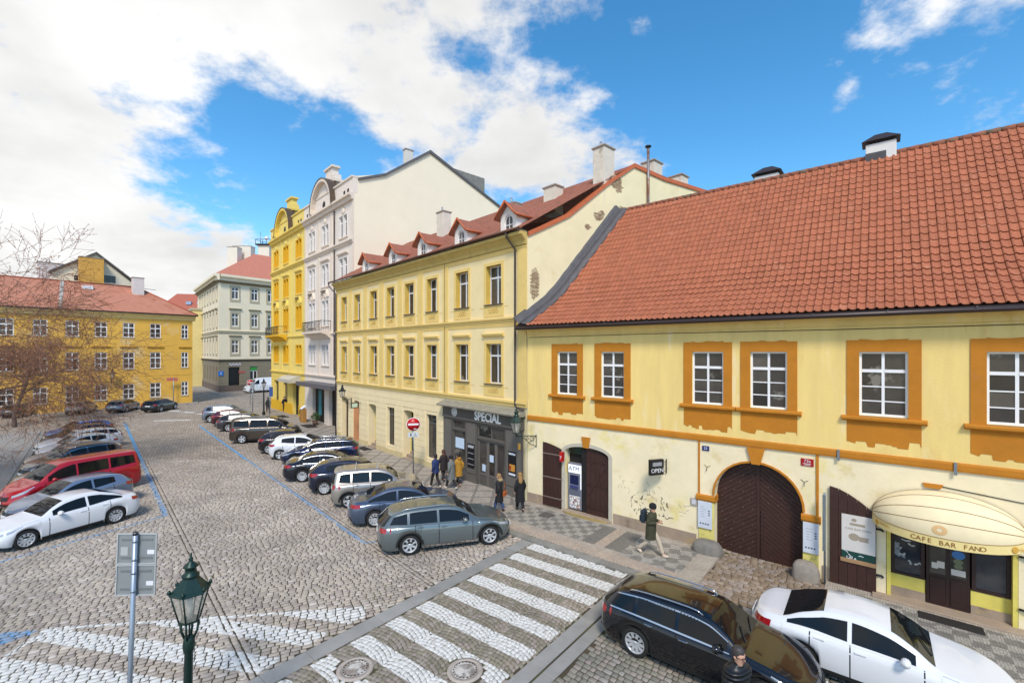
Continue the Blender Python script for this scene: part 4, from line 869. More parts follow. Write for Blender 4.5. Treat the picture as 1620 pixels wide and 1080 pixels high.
def on_valance(name, s, th0, size, mat, dz=-0.125, step=0.092):
    pad = len(s); ths = []
    for i, ch in enumerate(s):
        th = th0+(i-(pad-1)/2)*step/1.25
        if ch == ' ': continue
        p = aw_pt(th, phs[-1]); p2 = aw_pt(th+0.01, phs[-1]); ang = math.atan2(p2[1]-p[1], p2[0]-p[0])
        text_part(name, ch, size, mat, aw, (p[0]+math.sin(ang)*0.006, p[1]-math.cos(ang)*0.006, p[2]+dz), (rad(90), 0, ang), ext=0.002)
lm = M('awning_letters', '#8a5a1c', 0.7)
on_valance('lettering', 'CAFE BAR FANO', math.pi*0.50, 0.165, lm)
med = M('awning_medallion', '#c99a3c', 0.7)
def medallion(th, dz, r, ph=None, squig=True):
    p = aw_pt(th, phs[-1]); p2 = aw_pt(th+0.01, phs[-1]); ang = math.atan2(p2[1]-p[1], p2[0]-p[0])
    o = MB().lathe([(0.0, 0.0), (r*0.3, 0.0), (r*0.32, 0.003), (r*0.45, 0.003), (r*0.47, 0.0), (r, 0.0), (r, 0.006)], 20, axis='y').build('emblem', med, aw, (p[0]+math.sin(ang)*0.008, p[1]-math.cos(ang)*0.010, p[2]+dz), ang)
    q = MB(); r_ = random.Random(int(th*100)); x = 0.10
    pts = [(x+0.028*i, 0.045*math.sin(i*2.1)*(1.6 if i == 0 else 0.8)) for i in range(13)]
    for (a0, b0), (a1, b1) in zip(pts, pts[1:]): q.add([(a0, -0.0005, b0-0.016), (a1, -0.0005, b1-0.016), (a1, -0.0005, b1+0.016), (a0, -0.0005, b0+0.016)], [(0, 1, 2, 3)])
    q.build('script_mark', med, aw, (p[0]+math.sin(ang)*0.014+0.02*math.cos(ang), p[1]-math.cos(ang)*0.014, p[2]+dz), ang+0.02)
medallion(math.pi*0.13, -0.12, 0.07); medallion(math.pi*0.80, -0.12, 0.085)
ef = MB(); rows = []
for r_ in (0.05, 0.08, 0.105, 0.13): rows.append([tuple(c_*1.0+d_ for c_, d_ in zip(aw_pt(math.pi*0.47+r_*0.75*math.cos(t), rad(86)+r_*math.sin(t)), (0, -0.006, 0.002))) for t in [2*math.pi*k/24 for k in range(25)]])
ef.grid(rows); ef.build('emblem', M('awning_faint', '#d9b27c', 0.8), aw)
MB().prism([(13.84, 3.36), (14.16, 3.36), (14.22, 3.48), (13.80, 3.48)], -0.05, 0.003).build('keystone', orange, H)
MB().tube([(14.2, -0.015, 3.43), (15.6, -0.015, 3.30), (LEN, -0.015, 3.15)], 0.012, 6).build('cable', black_m, H)
# post with galvanised channel beside the leaf
cp = thing('sign_post', 'thin galvanised post standing between gate and brown door leaf', 'post', (*Rp(11.58, 0.32), SW), aR)
MB().tube([(0, 0, 0), (0, 0, 2.75)], 0.03, 8).build('pole', galv, cp); MB().bbox(-0.05, 0.03, -0.09, -0.03, 1.0, 2.7, 0.006).build('channel', galv, cp)
def courses(parent, mat, x0, x1, z0, z1, h, pitch, holes, y0, y1):
    z = z0
    while z < z1:
        cut = sorted((a, b) for a, b, c, d in holes if min(d, z+h)-max(c, z) > 0.1); x = x0
        for a, b in cut+[(x1, x1)]:
            if a-x > 0.05: MB().box(x, a, y0, y1, z, z+h).build('rusticated_course', mat, parent)
            x = max(x, b)
        z += pitch
# ================================================================== MIDDLE HOUSE (yellow, two rows of windows over shops)
plM = M('plaster_pale_yellow', '#e8d3a0', 0.85, var=0.05, vs_=1.5, bump=0.15, bs=20)
trM = M('trim_yellow', '#e0c277', 0.85, var=0.06, vs_=2, bump=0.15, bs=20)
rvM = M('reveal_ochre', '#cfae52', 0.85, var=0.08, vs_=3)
gfM = M('rusticated_cream', '#ead7ac', 0.85, var=0.06, vs_=1.6, bump=0.2, bs=20)
cornM = M('cornice_aged_yellow', '#c7ac64', 0.85, var=0.12, vs_=2.2, stain='#8d7742', st=(0.62, 0.74), ss=1.6)
K = thing('yellow_house', 'pale yellow house with five roof dormers above the grey shopfront', 'house', (OM[0], OM[1], 0), aM)
ML = 22.72
gdir = np.array((0.855, 0.518)); gdir = gdir/np.hypot(*gdir)
gx_, gy_ = float(gdir@eM), float(gdir@nM)              # gable wall direction in the house frame
wc = [1.55, 4.02, 6.80, 9.36, 11.90, 14.55, 17.58, 20.28]; ww = [1.0, 1.0, 1.05, 1.05, 1.1, 1.1, 1.15, 1.2]
HU = [(c-w/2, c+w/2, 9.52, 11.50) for c, w in zip(wc, ww)]; HL = [(c-w/2, c+w/2, 5.46, 7.50) for c, w in zip(wc, ww)]
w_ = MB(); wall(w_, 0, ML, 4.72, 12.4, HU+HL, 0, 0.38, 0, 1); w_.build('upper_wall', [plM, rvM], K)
GF = [(0.95, 2.25, -0.1, 3.45, 0.55), (3.32, 4.28, -0.1, 3.3, 0.12), (5.92, 7.12, -0.1, 3.25, 0.12), (8.80, 9.82, 0.65, 3.27), (11.08, 12.34, -0.1, 3.28, 0.12), (13.84, 14.98, 0.6, 3.28)]
w_ = MB(); wall(w_, 0, 15.84, -0.2, 4.45, GF, 0.02, 0.55); wall(w_, 15.84, ML, 4.0, 4.45, [], 0.02); w_.build('lower_wall', [gfM], K)
MB().box(0.01, ML-0.01, 0.62, 7.0, -0.2, 12.3).build('core', black_m, K)
courses(K, gfM, 0.0, 15.80, 0.42, 4.3, 0.36, 0.385, [(h[0]-0.10, h[1]+0.10, h[2]-0.02, h[3]+0.05) for h in GF], -0.008, 0.021)
each('plinth', M('plinth_m', '#cdbb8d', 0.85, var=0.12, vs_=3), K, *[(a, b, -0.045, 0.021, -0.2, 0.40) for a, b in ((0.0, 0.85), (2.35, 3.22), (4.38, 5.82), (7.22, 10.98), (12.44, 15.8))])
def course(name, z0, z1, pr, mat, prof=None, x0=0.0, x1=ML): MB().extr_x([(0.0, z0), (-pr*0.5, z0), (-pr*0.6, z0+(z1-z0)*0.4), (-pr, z0+(z1-z0)*0.6), (-pr, z1-0.01), (0.0, z1)], x0, x1).build(name, mat, K)
course('string_course', 4.45, 4.72, 0.14, trM); course('string_course', 8.35, 8.55, 0.05, trM); course('string_course', 8.56, 8.80, 0.15, trM)
course('frieze', 11.95, 12.15, 0.06, trM); MB().extr_x([(0.0, 12.15), (-0.10, 12.18), (-0.14, 12.35), (-0.32, 12.55), (-0.42, 12.60), (-0.42, 12.74), (0.0, 12.74)], -0.05, ML).build('main_cornice', cornM, K)
MB().box(-0.06, ML, -0.40, -0.02, 12.741, 12.80).build('cornice_cover', M('stained_board', '#5f5648', 0.8, var=0.3, vs_=2), K)
pil = [0.0, 2.75, 5.42, 8.05, 10.66, 13.22, 15.95]
for i, p in enumerate(pil):
    for z0, z1 in ((4.73, 8.34), (8.81, 11.94)):
        if i in (0, 6): MB().box(max(p-0.22, 0.002), p+0.3, -0.05, 0.002, z0, z1).build('pilaster', trM, K)
        else: MB().box(p-0.30, p+0.30, -0.05, 0.002, z0, z1).build('pilaster', trM, K)
for z0, z1 in ((4.73, 8.34), (8.81, 11.94)): MB().box(ML-0.62, ML-0.02, -0.05, 0.002, z0, z1).build('pilaster', trM, K)
sill_m = M('dark_sill', '#5f564c', 0.7); wfM = M('window_white_grey', '#dcdde2', 0.4)
orn_m = M('ornament', '#c9ab62', 0.85)
for (c, w) in zip(wc, ww):
    for (z0, z1), up in (((9.52, 11.50), 1), ((5.46, 7.50), 0)):
        a, b = c-w/2, c+w/2
        window(K, a, z0, w, z1-z0, 0.28, 2, (0.0,), 0.70, key='M', mat=wfM, fw=0.05)
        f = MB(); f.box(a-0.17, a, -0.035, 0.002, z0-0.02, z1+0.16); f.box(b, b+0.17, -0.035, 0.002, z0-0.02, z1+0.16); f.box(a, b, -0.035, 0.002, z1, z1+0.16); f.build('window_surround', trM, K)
        MB().box(a-0.10, b+0.10, -0.11, 0.27, z0-0.05, z0-0.001).build('window_sill', sill_m, K)
        MB().box(a-0.19, b+0.19, -0.03, 0.002, z0-0.63, z0-0.06).build('apron', trM, K)
        q = MB(); r_ = random.Random(int(c*7)+up)
        for s_ in (-1, 1):
            for t_ in range(3):
                pts = [(c+s_*(0.05+t_*0.13+0.07*math.cos(v)), -0.04, z0-0.34+0.13*math.sin(v*1.5+t_)) for v in [x*0.7 for x in range(7)]]; q.tube(pts, 0.014, 4, cap=False)
        q.build('stucco_ornament', orn_m, K)
        each('panel_line', rvM, K, (a-0.55, a-0.20, -0.004, 0.002, z0-0.18, z0-0.15), (b+0.20, b+0.55, -0.004, 0.002, z0-0.18, z0-0.15))
        if not up: MB().extr_x([(0.0, z1+0.36), (-0.12, z1+0.38), (-0.16, z1+0.47), (-0.16, z1+0.52), (0.0, z1+0.55)], a-0.22, b+0.22).build('window_hood', trM, K)
# ground floor openings
dk = M('dark_door_panel', '#3a3c3a', 0.4, var=0.1)
MB().prism([(0.96, -0.1), (2.24, -0.1), (2.24, 2.9)]+[(1.6+0.64*math.cos(t), 2.9+0.54*math.sin(t)) for t in [math.pi*k/10 for k in range(1, 10)]]+[(0.96, 2.9)], 0.42, 0.5).build('arched_door', brown_wood, K)
each('door_panel', brown_wood, K, (1.10, 1.52, 0.39, 0.419, 0.2, 1.3), (1.68, 2.10, 0.39, 0.419, 0.2, 1.3), (1.10, 1.52, 0.39, 0.419, 1.5, 2.6), (1.68, 2.10, 0.39, 0.419, 1.5, 2.6))
MB().disc((1.7, 0.385, 2.62), 0.18, 16).build('door_sign', paper, K)
sal = M('salmon_paint', '#cf9468', 0.8, var=0.08)
MB().box(3.33, 4.27, 0.48, 0.56, -0.1, 3.2).build('side_door', brown_wood, K); MB().box(3.322, 3.34, -0.0, 0.47, -0.1, 3.1).build('salmon_reveal', sal, K)
for a, b in ((5.93, 7.11), (11.09, 12.33)):
    MB().box(a, b, 0.95, 1.0, 0, 3.2).build('inner_door', brown_wood, K); MB().box(a-0.001, a+0.02, 0.56, 0.949, 0, 3.2).build('passage_wall', yel_jamb, K)
    for i in range(3): MB().bbox(a+0.003, b-0.003, -0.05+i*0.28, 0.94, 0.16*i, 0.16*(i+1), 0.01).build('step', plinth_m, K)
for a, b, z0 in ((8.80, 9.82, 0.65), (13.84, 14.98, 0.60)): window(K, a, z0, b-a, 3.27-z0, 0.22, 1, (0.0,), 0.80, key='Mg', mat=M('shop_frame_grey', '#55585a', 0.5), fw=0.06)
# shopfront
shop = M('shop_grey', '#58544f', 0.55, var=0.06, vs_=2); shop2 = M('shop_grey_light', '#67625c', 0.55, var=0.05)
SF = [(16.75, 17.95, 0.75, 2.72), (16.75, 17.95, 2.80, 3.25), (18.98, 21.18, 0.02, 2.50), (18.98, 21.18, 2.58, 3.25)]
w_ = MB(); wall(w_, 15.84, 22.50, -0.1, 3.42, SF, -0.06, 0.22); w_.build('shop_front', shop, K, label='dark grey panelled shopfront lettered SPECIÁL')
MB().box(15.84, 22.50, -0.12, 0.02, 3.42, 4.02).build('fascia', shop, K); MB().box(15.82, 22.52, -0.15, -0.121, 3.38, 3.46).build('fascia_moulding', shop2, K)
can = MB(); can.extr_x([(0.0, 4.02), (-0.50, 4.03), (-0.52, 4.10), (0.0, 4.30)], 15.75, 22.60); can.build('lead_canopy', M('canopy_lead', '#8b8678', 0.7, var=0.25, vs_=2.5, bump=0.3, bs=12), K)
text_part('lettering', 'SPECIÁL', 0.62, M('shop_letters', '#f4f1ec', 0.6), K, (19.92, -0.135, 3.69), ext=0.02, sx=0.95, bold=0.016)
em = MB().lathe([(0.0, -0.01), (0.25, -0.01), (0.26, 0.0), (0.26, 0.02)], 28, axis='y').build('emblem', M('emblem_white', '#dcd9d6', 0.5), K, (17.0, -0.135, 3.73))
MB().lathe([(0.17, -0.013), (0.19, -0.013), (0.19, -0.011), (0.17, -0.011)], 24, axis='y', cap=False).build('emblem_ring', shop, em); MB().box(-0.015, 0.015, -0.014, -0.011, -0.1, 0.1).build('emblem_mark', shop, em); MB().box(-0.06, 0.06, -0.0135, -0.011, 0.04, 0.07).build('emblem_mark', shop, em)
window(K, 16.75, 0.75, 1.2, 1.97, 0.02, 1, (0.0,), None, key='shopw', mat=shop2, fw=0.05); window(K, 16.75, 2.80, 1.2, 0.45, 0.02, 1, (0.0,), None, key='shopt', mat=shop2, fw=0.04); window(K, 18.98, 2.58, 2.2, 0.67, 0.02, 2, (0.0,), None, key='shopd', mat=shop2, fw=0.05)
sd = MB().box(18.99, 21.17, 0.10, 0.13, 0.03, 2.49).build('shop_door', black_m, K)
for a, b in ((18.99, 19.78), (19.79, 20.42), (20.43, 21.17)):
    f = MB(); f.box(a, a+0.09, 0.02, 0.099, 0.03, 2.49); f.box(b-0.09, b, 0.02, 0.099, 0.03, 2.49); f.box(a+0.09, b-0.09, 0.02, 0.099, 0.03, 0.12); f.box(a+0.09, b-0.09, 0.02, 0.099, 0.62, 0.72); f.box(a+0.09, b-0.09, 0.02, 0.099, 2.38, 2.49); f.build('door_frame', shop2, sd)
    MB().box(a+0.09, b-0.09, 0.05, 0.06, 0.72, 2.38).build('pane', glass_dark, sd); MB().bbox(a+0.09, b-0.09, 0.035, 0.06, 0.12, 0.62, 0.015).build('door_panel', shop, sd)
each('panel_moulding', shop2, K, (15.95, 16.60, -0.085, -0.061, 0.55, 3.25), (18.08, 18.85, -0.085, -0.061, 0.55, 3.25), (21.32, 22.35, -0.085, -0.061, 0.55, 3.25), (15.92, 18.9, -0.10, -0.061, 0.05, 0.5), (21.3, 22.4, -0.10, -0.061, 0.05, 0.5))
wn_ = M('window_notice', '#c3d3e6', 0.6, var=0.05); each('window_notice', wn_, K, (16.95, 17.75, -0.0, 0.012, 1.72, 2.3), (19.95, 20.25, 0.0, 0.015, 1.42, 1.78), (19.35, 19.6, 0.0, 0.015, 0.85, 1.2))
def wposter(x0, x1, z0, z1, kind):
    p = MB().bbox(x0, x1, -0.105, -0.086, z0, z1, 0.004).build('poster', M('poster_black', '#17151a', 0.4), K)
    if kind: 
        each('print', M('poster_amber', '#c98a3a', 0.5), p, (x0+0.10, x1-0.08, -0.109, -0.106, z0+0.25, z0+0.58)); each('print', M('poster_red', '#8d3a22', 0.5), p, (x0+0.06, x0+0.22, -0.112, -0.1095, z0+0.3, z0+0.5)); each('print', paper, p, (x0+0.05, x1-0.05, -0.109, -0.106, z1-0.16, z1-0.07), (x0+0.05, x1-0.05, -0.109, -0.106, z0+0.05, z0+0.15))
    else: each('print', M('print_pale', '#aeb0b3', 0.6), p, *[(x0+0.06, x1-0.06, -0.109, -0.106, z1-0.22-0.3*i, z1-0.22-0.3*i+(0.14 if i == 0 else 0.03)) for i in range(4)])
wposter(18.18, 18.80, 0.85, 2.15, 0); wposter(21.48, 22.05, 1.05, 2.25, 1)
MB().bbox(22.18, 22.34, -0.11, -0.086, 2.42, 2.72, 0.004).build('small_sign', M('amber_sign', '#cf9c45', 0.5), K)
# roof and dormers
rfM = M('roof_dark_red_tile', '#9a5f49', 0.8, var=0.16, vs_=6, bump=0.6, bs=14, stain='#80503e', st=(0.52, 0.66), ss=2)
trim_r = M('roof_trim_copper_red', '#ba6238', 0.6, var=0.1, vs_=3)
ap = 7.0; Ax, Ay, Az = ML+gx_*ap, gy_*ap, 17.4; SL = (Az-12.9)/(Ay+0.45)
Bx, By = ML+gx_*14.0, gy_*14.0
rf = MB()
rf.add([(-0.35, -0.45, 12.82), (ML-0.2, -0.45, 12.82), (Ax+0.05, Ay, Az), (-0.35, Ay, Az), (Bx, By, 16.9), (-0.35, By, 13.6)], [(0, 1, 2, 3), (3, 2, 4, 5)])
rf = rf.build('roof', rfM, K)
for k in range(18):
    t0 = k/18; y0 = -0.45+(Ay+0.45)*t0; z0 = 12.82+(Az-12.82)*t0; x1 = ML-0.2+(Ax+0.05-ML+0.2)*t0
    MB().extr_x([(y0, z0), (y0, z0+0.035), (y0+0.40, z0+0.40*SL+0.012)], -0.35, x1).build('tile_course', rfM, rf)
# gable wall with patches of bare masonry
gab = M('gable_cream', '#e6d8b0', 0.88, var=0.06, vs_=1.2, bump=0.2, bs=14, stain='#d9c690', st=(0.58, 0.74), ss=0.6)
def Gp(s, z, o=0.0): return (ML+gx_*s+gy_*o, gy_*s-gx_*o, z)      # o metres out from the gable
gw_ = MB(); prof = [(0, -0.2), (0, 12.55), (0.9, 13.0), (2.5, 13.85), (5.0, 15.85), (7.0, 17.25), (9.41, 16.98), (13.95, 16.9), (13.95, -0.2)]
gw_.add([Gp(s, z) for s, z in prof]+[Gp(s, z, -0.4) for s, z in prof], [list(range(9)), list(range(17, 8, -1))]+[(i, (i+1) % 9, (i+1) % 9+9, i+9) for i in range(9)]); gw_.build('gable_wall', gab, K)
vg = MB()
for (s0, z0), (s1, z1) in zip(prof[1:7], prof[2:8]):
    vg.add([Gp(s0, z0-0.02, 0.08), Gp(s1, z1-0.02, 0.08), Gp(s1, z1+0.20, 0.08), Gp(s0, z0+0.20, 0.08), Gp(s0, z0-0.02, -0.35), Gp(s1, z1-0.02, -0.35), Gp(s1, z1+0.20, -0.35), Gp(s0, z0+0.20, -0.35)], [(0, 1, 2, 3), (7, 6, 5, 4), (3, 2, 6, 7), (0, 4, 5, 1)])
vg.build('verge_trim', trim_r, K)
br1 = M('exposed_brick', '#9c8468', 0.9, var=0.2, vs_=7, rnd=0.22); mort = M('exposed_mortar', '#b8a888', 0.95, var=0.15, vs_=6, bump=0.4)
def bare(s, z, w, h, seed, tilt=0.0):
    r = random.Random(seed); n = 14; pts = []
    for k in range(n):
        a = 2*math.pi*k/n; q = r.uniform(0.7, 1.15); x, y = w/2*q*math.cos(a), h/2*q*math.sin(a); pts.append((s+x+tilt*y, z+y))
    base = MB().add([Gp(p[0], p[1], 0.004) for p in pts], [list(range(n))]).build('bare_patch', mort, K)
    y = z-h/2; row = 0
    while y < z+h/2:
        x = s-w/2-0.14*(row % 2)
        while x < s+w/2:
            yy = y+0.04; xx = x+0.11
            if ((xx-s-tilt*(yy-z))/(w/2))**2+((yy-z)/(h/2))**2 < 0.82 and r.random() < 0.85:
                o = r.uniform(0.010, 0.022); a, b, c, d = x+0.008, x+0.215, y+0.006, y+0.074
                MB().add([Gp(a, c, 0.003), Gp(b, c, 0.003), Gp(b, d, 0.003), Gp(a, d, 0.003), Gp(a+0.006, c+0.005, o), Gp(b-0.006, c+0.005, o), Gp(b-0.006, d-0.005, o), Gp(a+0.006, d-0.005, o)], [(4, 5, 6, 7), (0, 1, 5, 4), (1, 2, 6, 5), (2, 3, 7, 6), (3, 0, 4, 7)]).build('brick', br1, base)
            x += 0.225
        y += 0.08; row += 1
bare(5.75, 16.1, 0.85, 1.0, 1, -0.2); bare(6.35, 14.7, 0.9, 0.5, 2, -0.9); bare(4.5, 14.2, 0.8, 0.55, 3, 0.5); bare(3.7, 13.5, 0.4, 0.4, 4); bare(0.42, 10.3, 0.55, 1.5, 5); bare(8.9, 15.0, 1.2, 1.0, 6, -0.3)
# chimneys
chw = M('chimney_offwhite', '#d3cabb', 0.85, var=0.12, vs_=2, bump=0.2, stain='#9a8f7a', st=(0.56, 0.72), ss=1.1); ch_cap = M('chimney_cap', '#9a8f84', 0.8)
def chimney(x, y, w, d, z0, z1, mat=chw, pots=0, parent=K):
    c = MB().bbox(x-w/2, x+w/2, y-d/2, y+d/2, z0, z1, 0.01).build('chimney', mat, parent)
    MB().bbox(x-w/2-0.06, x+w/2+0.06, y-d/2-0.06, y+d/2+0.06, z1+0.001, z1+0.09, 0.01).build('chimney_cap', ch_cap, c)
    for i in range(pots): MB().tube([(x-w/4+i*0.25, y, z1+0.09), (x-w/4+i*0.25, y, z1+0.5)], 0.06, 8).build('flue', galv, c)
    return c
gxx, gyy, _ = Gp(5.2, 0, -0.45)
chimney(gxx, gyy, 0.75, 0.9, 14.8, 17.95, pots=1); 
gxx, gyy, _ = Gp(9.0, 0, -0.5); chimney(gxx, gyy, 0.8, 0.9, 16.3, 18.0); gxx, gyy, _ = Gp(11.4, 0, -0.6); chimney(gxx, gyy, 0.9, 0.8, 16.2, 17.7)
fp = MB(); fp.tube([Gp(8.0, 13.3, 0.12), Gp(8.0, 18.5, 0.12)], 0.075, 10); fp.build('flue_pipe', M('flue_steel', '#8a8585', 0.5, metal=0.5, stain='#7a4f3a', st=(0.5, 0.6), ss=1.5), K); MB().lathe([(0.0, 18.62), (0.17, 18.60), (0.17, 18.54), (0.05, 18.5)], 12, Gp(8.0, 0, 0.12)).build('flue_cowl', dark_metal, K)
chimney(20.2, 4.6, 0.9, 0.7, 15.0, 16.55); chimney(17.9, 3.6, 0.8, 0.6, 14.0, 15.9, pots=1); chimney(9.6, 4.2, 0.85, 0.7, 14.6, 17.4, pots=1)
dw = M('dormer_white', '#e3dfd8', 0.8, var=0.04)
def dormer(x):
    d = MB(); zb, ze, zr, w, y0 = 12.95, 13.86, 14.42, 1.16, 0.04
    yb = lambda z: (z-12.82)/SL-0.45                  # where the roof plane reaches height z
    n = 12; cx = x; rx = 0.31; zs = 13.50; pts = [(cx-rx*math.cos(math.pi*k/n), zs+0.36*math.sin(math.pi*k/n)) for k in range(n+1)]
    outer = [(cx-w/2, ze), (cx, zr), (cx+w/2, ze)]
    # front wall round the arched opening
    top = lambda X: ze+(zr-ze)*(1-abs(X-cx)/(w/2))
    d.add([(cx-w/2, y0, zb), (cx-rx, y0, zb), (cx-rx, y0, zs), (cx-rx, y0, top(cx-rx)), (cx-w/2, y0, ze)], [(0, 1, 2, 3, 4)]); d.add([(cx+w/2, y0, zb), (cx+rx, y0, zb), (cx+rx, y0, zs), (cx+rx, y0, top(cx+rx)), (cx+w/2, y0, ze)], [(4, 3, 2, 1, 0)])
    for p, q in zip(pts, pts[1:]):
        d.add([(p[0], y0, p[1]), (q[0], y0, q[1]), (q[0], y0, top(q[0])), (p[0], y0, top(p[0]))], [(0, 1, 2, 3)]); d.add([(p[0], y0, p[1]), (q[0], y0, q[1]), (q[0], y0+0.15, q[1]), (p[0], y0+0.15, p[1])], [(0, 1, 2, 3)])
    for s_ in (-1, 1): d.add([(cx+s_*w/2, y0, zb), (cx+s_*w/2, yb(ze), ze), (cx+s_*w/2, y0, ze)], [(0, 1, 2)]); d.add([(cx+s_*rx, y0, zb), (cx+s_*rx, y0+0.15, zb), (cx+s_*rx, y0+0.15, zs), (cx+s_*rx, y0, zs)], [(0, 1, 2, 3)])
    D = d.build('dormer', dw, K)
    MB().prism([(cx-rx, zb+0.02), (cx+rx, zb+0.02), (cx+rx, zs)]+[(p[0], p[1]) for p in pts[::-1][1:-1]]+[(cx-rx, zs)], y0+0.10, y0+0.11).build('pane', glass_dark, D)
    f = MB(); f.box(cx-0.02, cx+0.02, y0+0.06, y0+0.098, zb+0.02, zs+0.34); f.box(cx-rx, cx-0.021, y0+0.065, y0+0.098, zs-0.15, zs-0.11); f.box(cx+0.021, cx+rx, y0+0.065, y0+0.098, zs-0.15, zs-0.11)
    arch_band(f, cx, rx-0.05, zs, 0.31, 0.05, y0+0.055, y0+0.099, 12); f.box(cx-rx, cx-rx+0.05, y0+0.055, y0+0.099, zb+0.02, zs); f.box(cx+rx-0.05, cx+rx, y0+0.055, y0+0.099, zb+0.02, zs); f.build('window_frame', white_paint, D)
    r = MB()
    for s_ in (-1, 1):
        e = w/2+0.16; ez = ze-0.13
        r.add([(cx, y0-0.25, zr+0.06), (cx+s_*e, y0-0.25, ez), (cx+s_*e, yb(ez), ez), (cx, yb(zr), zr+0.06), (cx, y0-0.25, zr-0.02), (cx+s_*e, y0-0.25, ez-0.08), (cx+s_*e, yb(ez), ez-0.08), (cx, yb(zr), zr-0.02)], [(0, 1, 2, 3), (4, 5, 6, 7), (0, 1, 5, 4), (1, 2, 6, 5)])
    r.build('dormer_roof', rfM, D)
    for s_ in (-1, 1):
        e = w/2+0.18; MB().tube([(cx, y0-0.27, zr+0.07), (cx+s_*e, y0-0.27, ze-0.14)], 0.055, 6).build('verge_trim', trim_r, D); MB().tube([(cx+s_*e, y0-0.27, ze-0.14), (cx+s_*e, yb(ze-0.14), ze-0.14)], 0.05, 6).build('gutter', trim_r, D)
for x in (21.35, 17.4, 13.4, 9.6, 5.4): dormer(x)
gg = MB(); gg.tube([(-0.45, -0.52, 12.86), (ML-0.05, -0.52, 12.86)], 0.07, 8); gg.build('gutter', copper_m, K)
dp = MB(); dp.tube([(-0.42, -0.52, 12.80), (-0.40, -0.50, 12.55), (0.08, -0.12, 11.9), (0.08, -0.12, 0.1)], 0.05, 8); dp.build('downpipe', M('downpipe_dark', '#3f3634', 0.5, metal=0.3), K)
dp = MB(); dp.tube([(ML-0.95, -0.52, 12.80), (ML-0.95, -0.48, 12.6), (ML-0.72, -0.12, 12.0), (ML-0.72, -0.12, 4.5), (ML-0.55, -0.16, 4.4), (ML-0.1, -0.16, 4.36)], 0.05, 8); dp.build('downpipe', MATS['downpipe_dark'], K)
MB().tube([(15.95, -0.06, 4.75), (15.95, -0.06, 12.2)], 0.012, 5).build('cable', dark_metal, K)

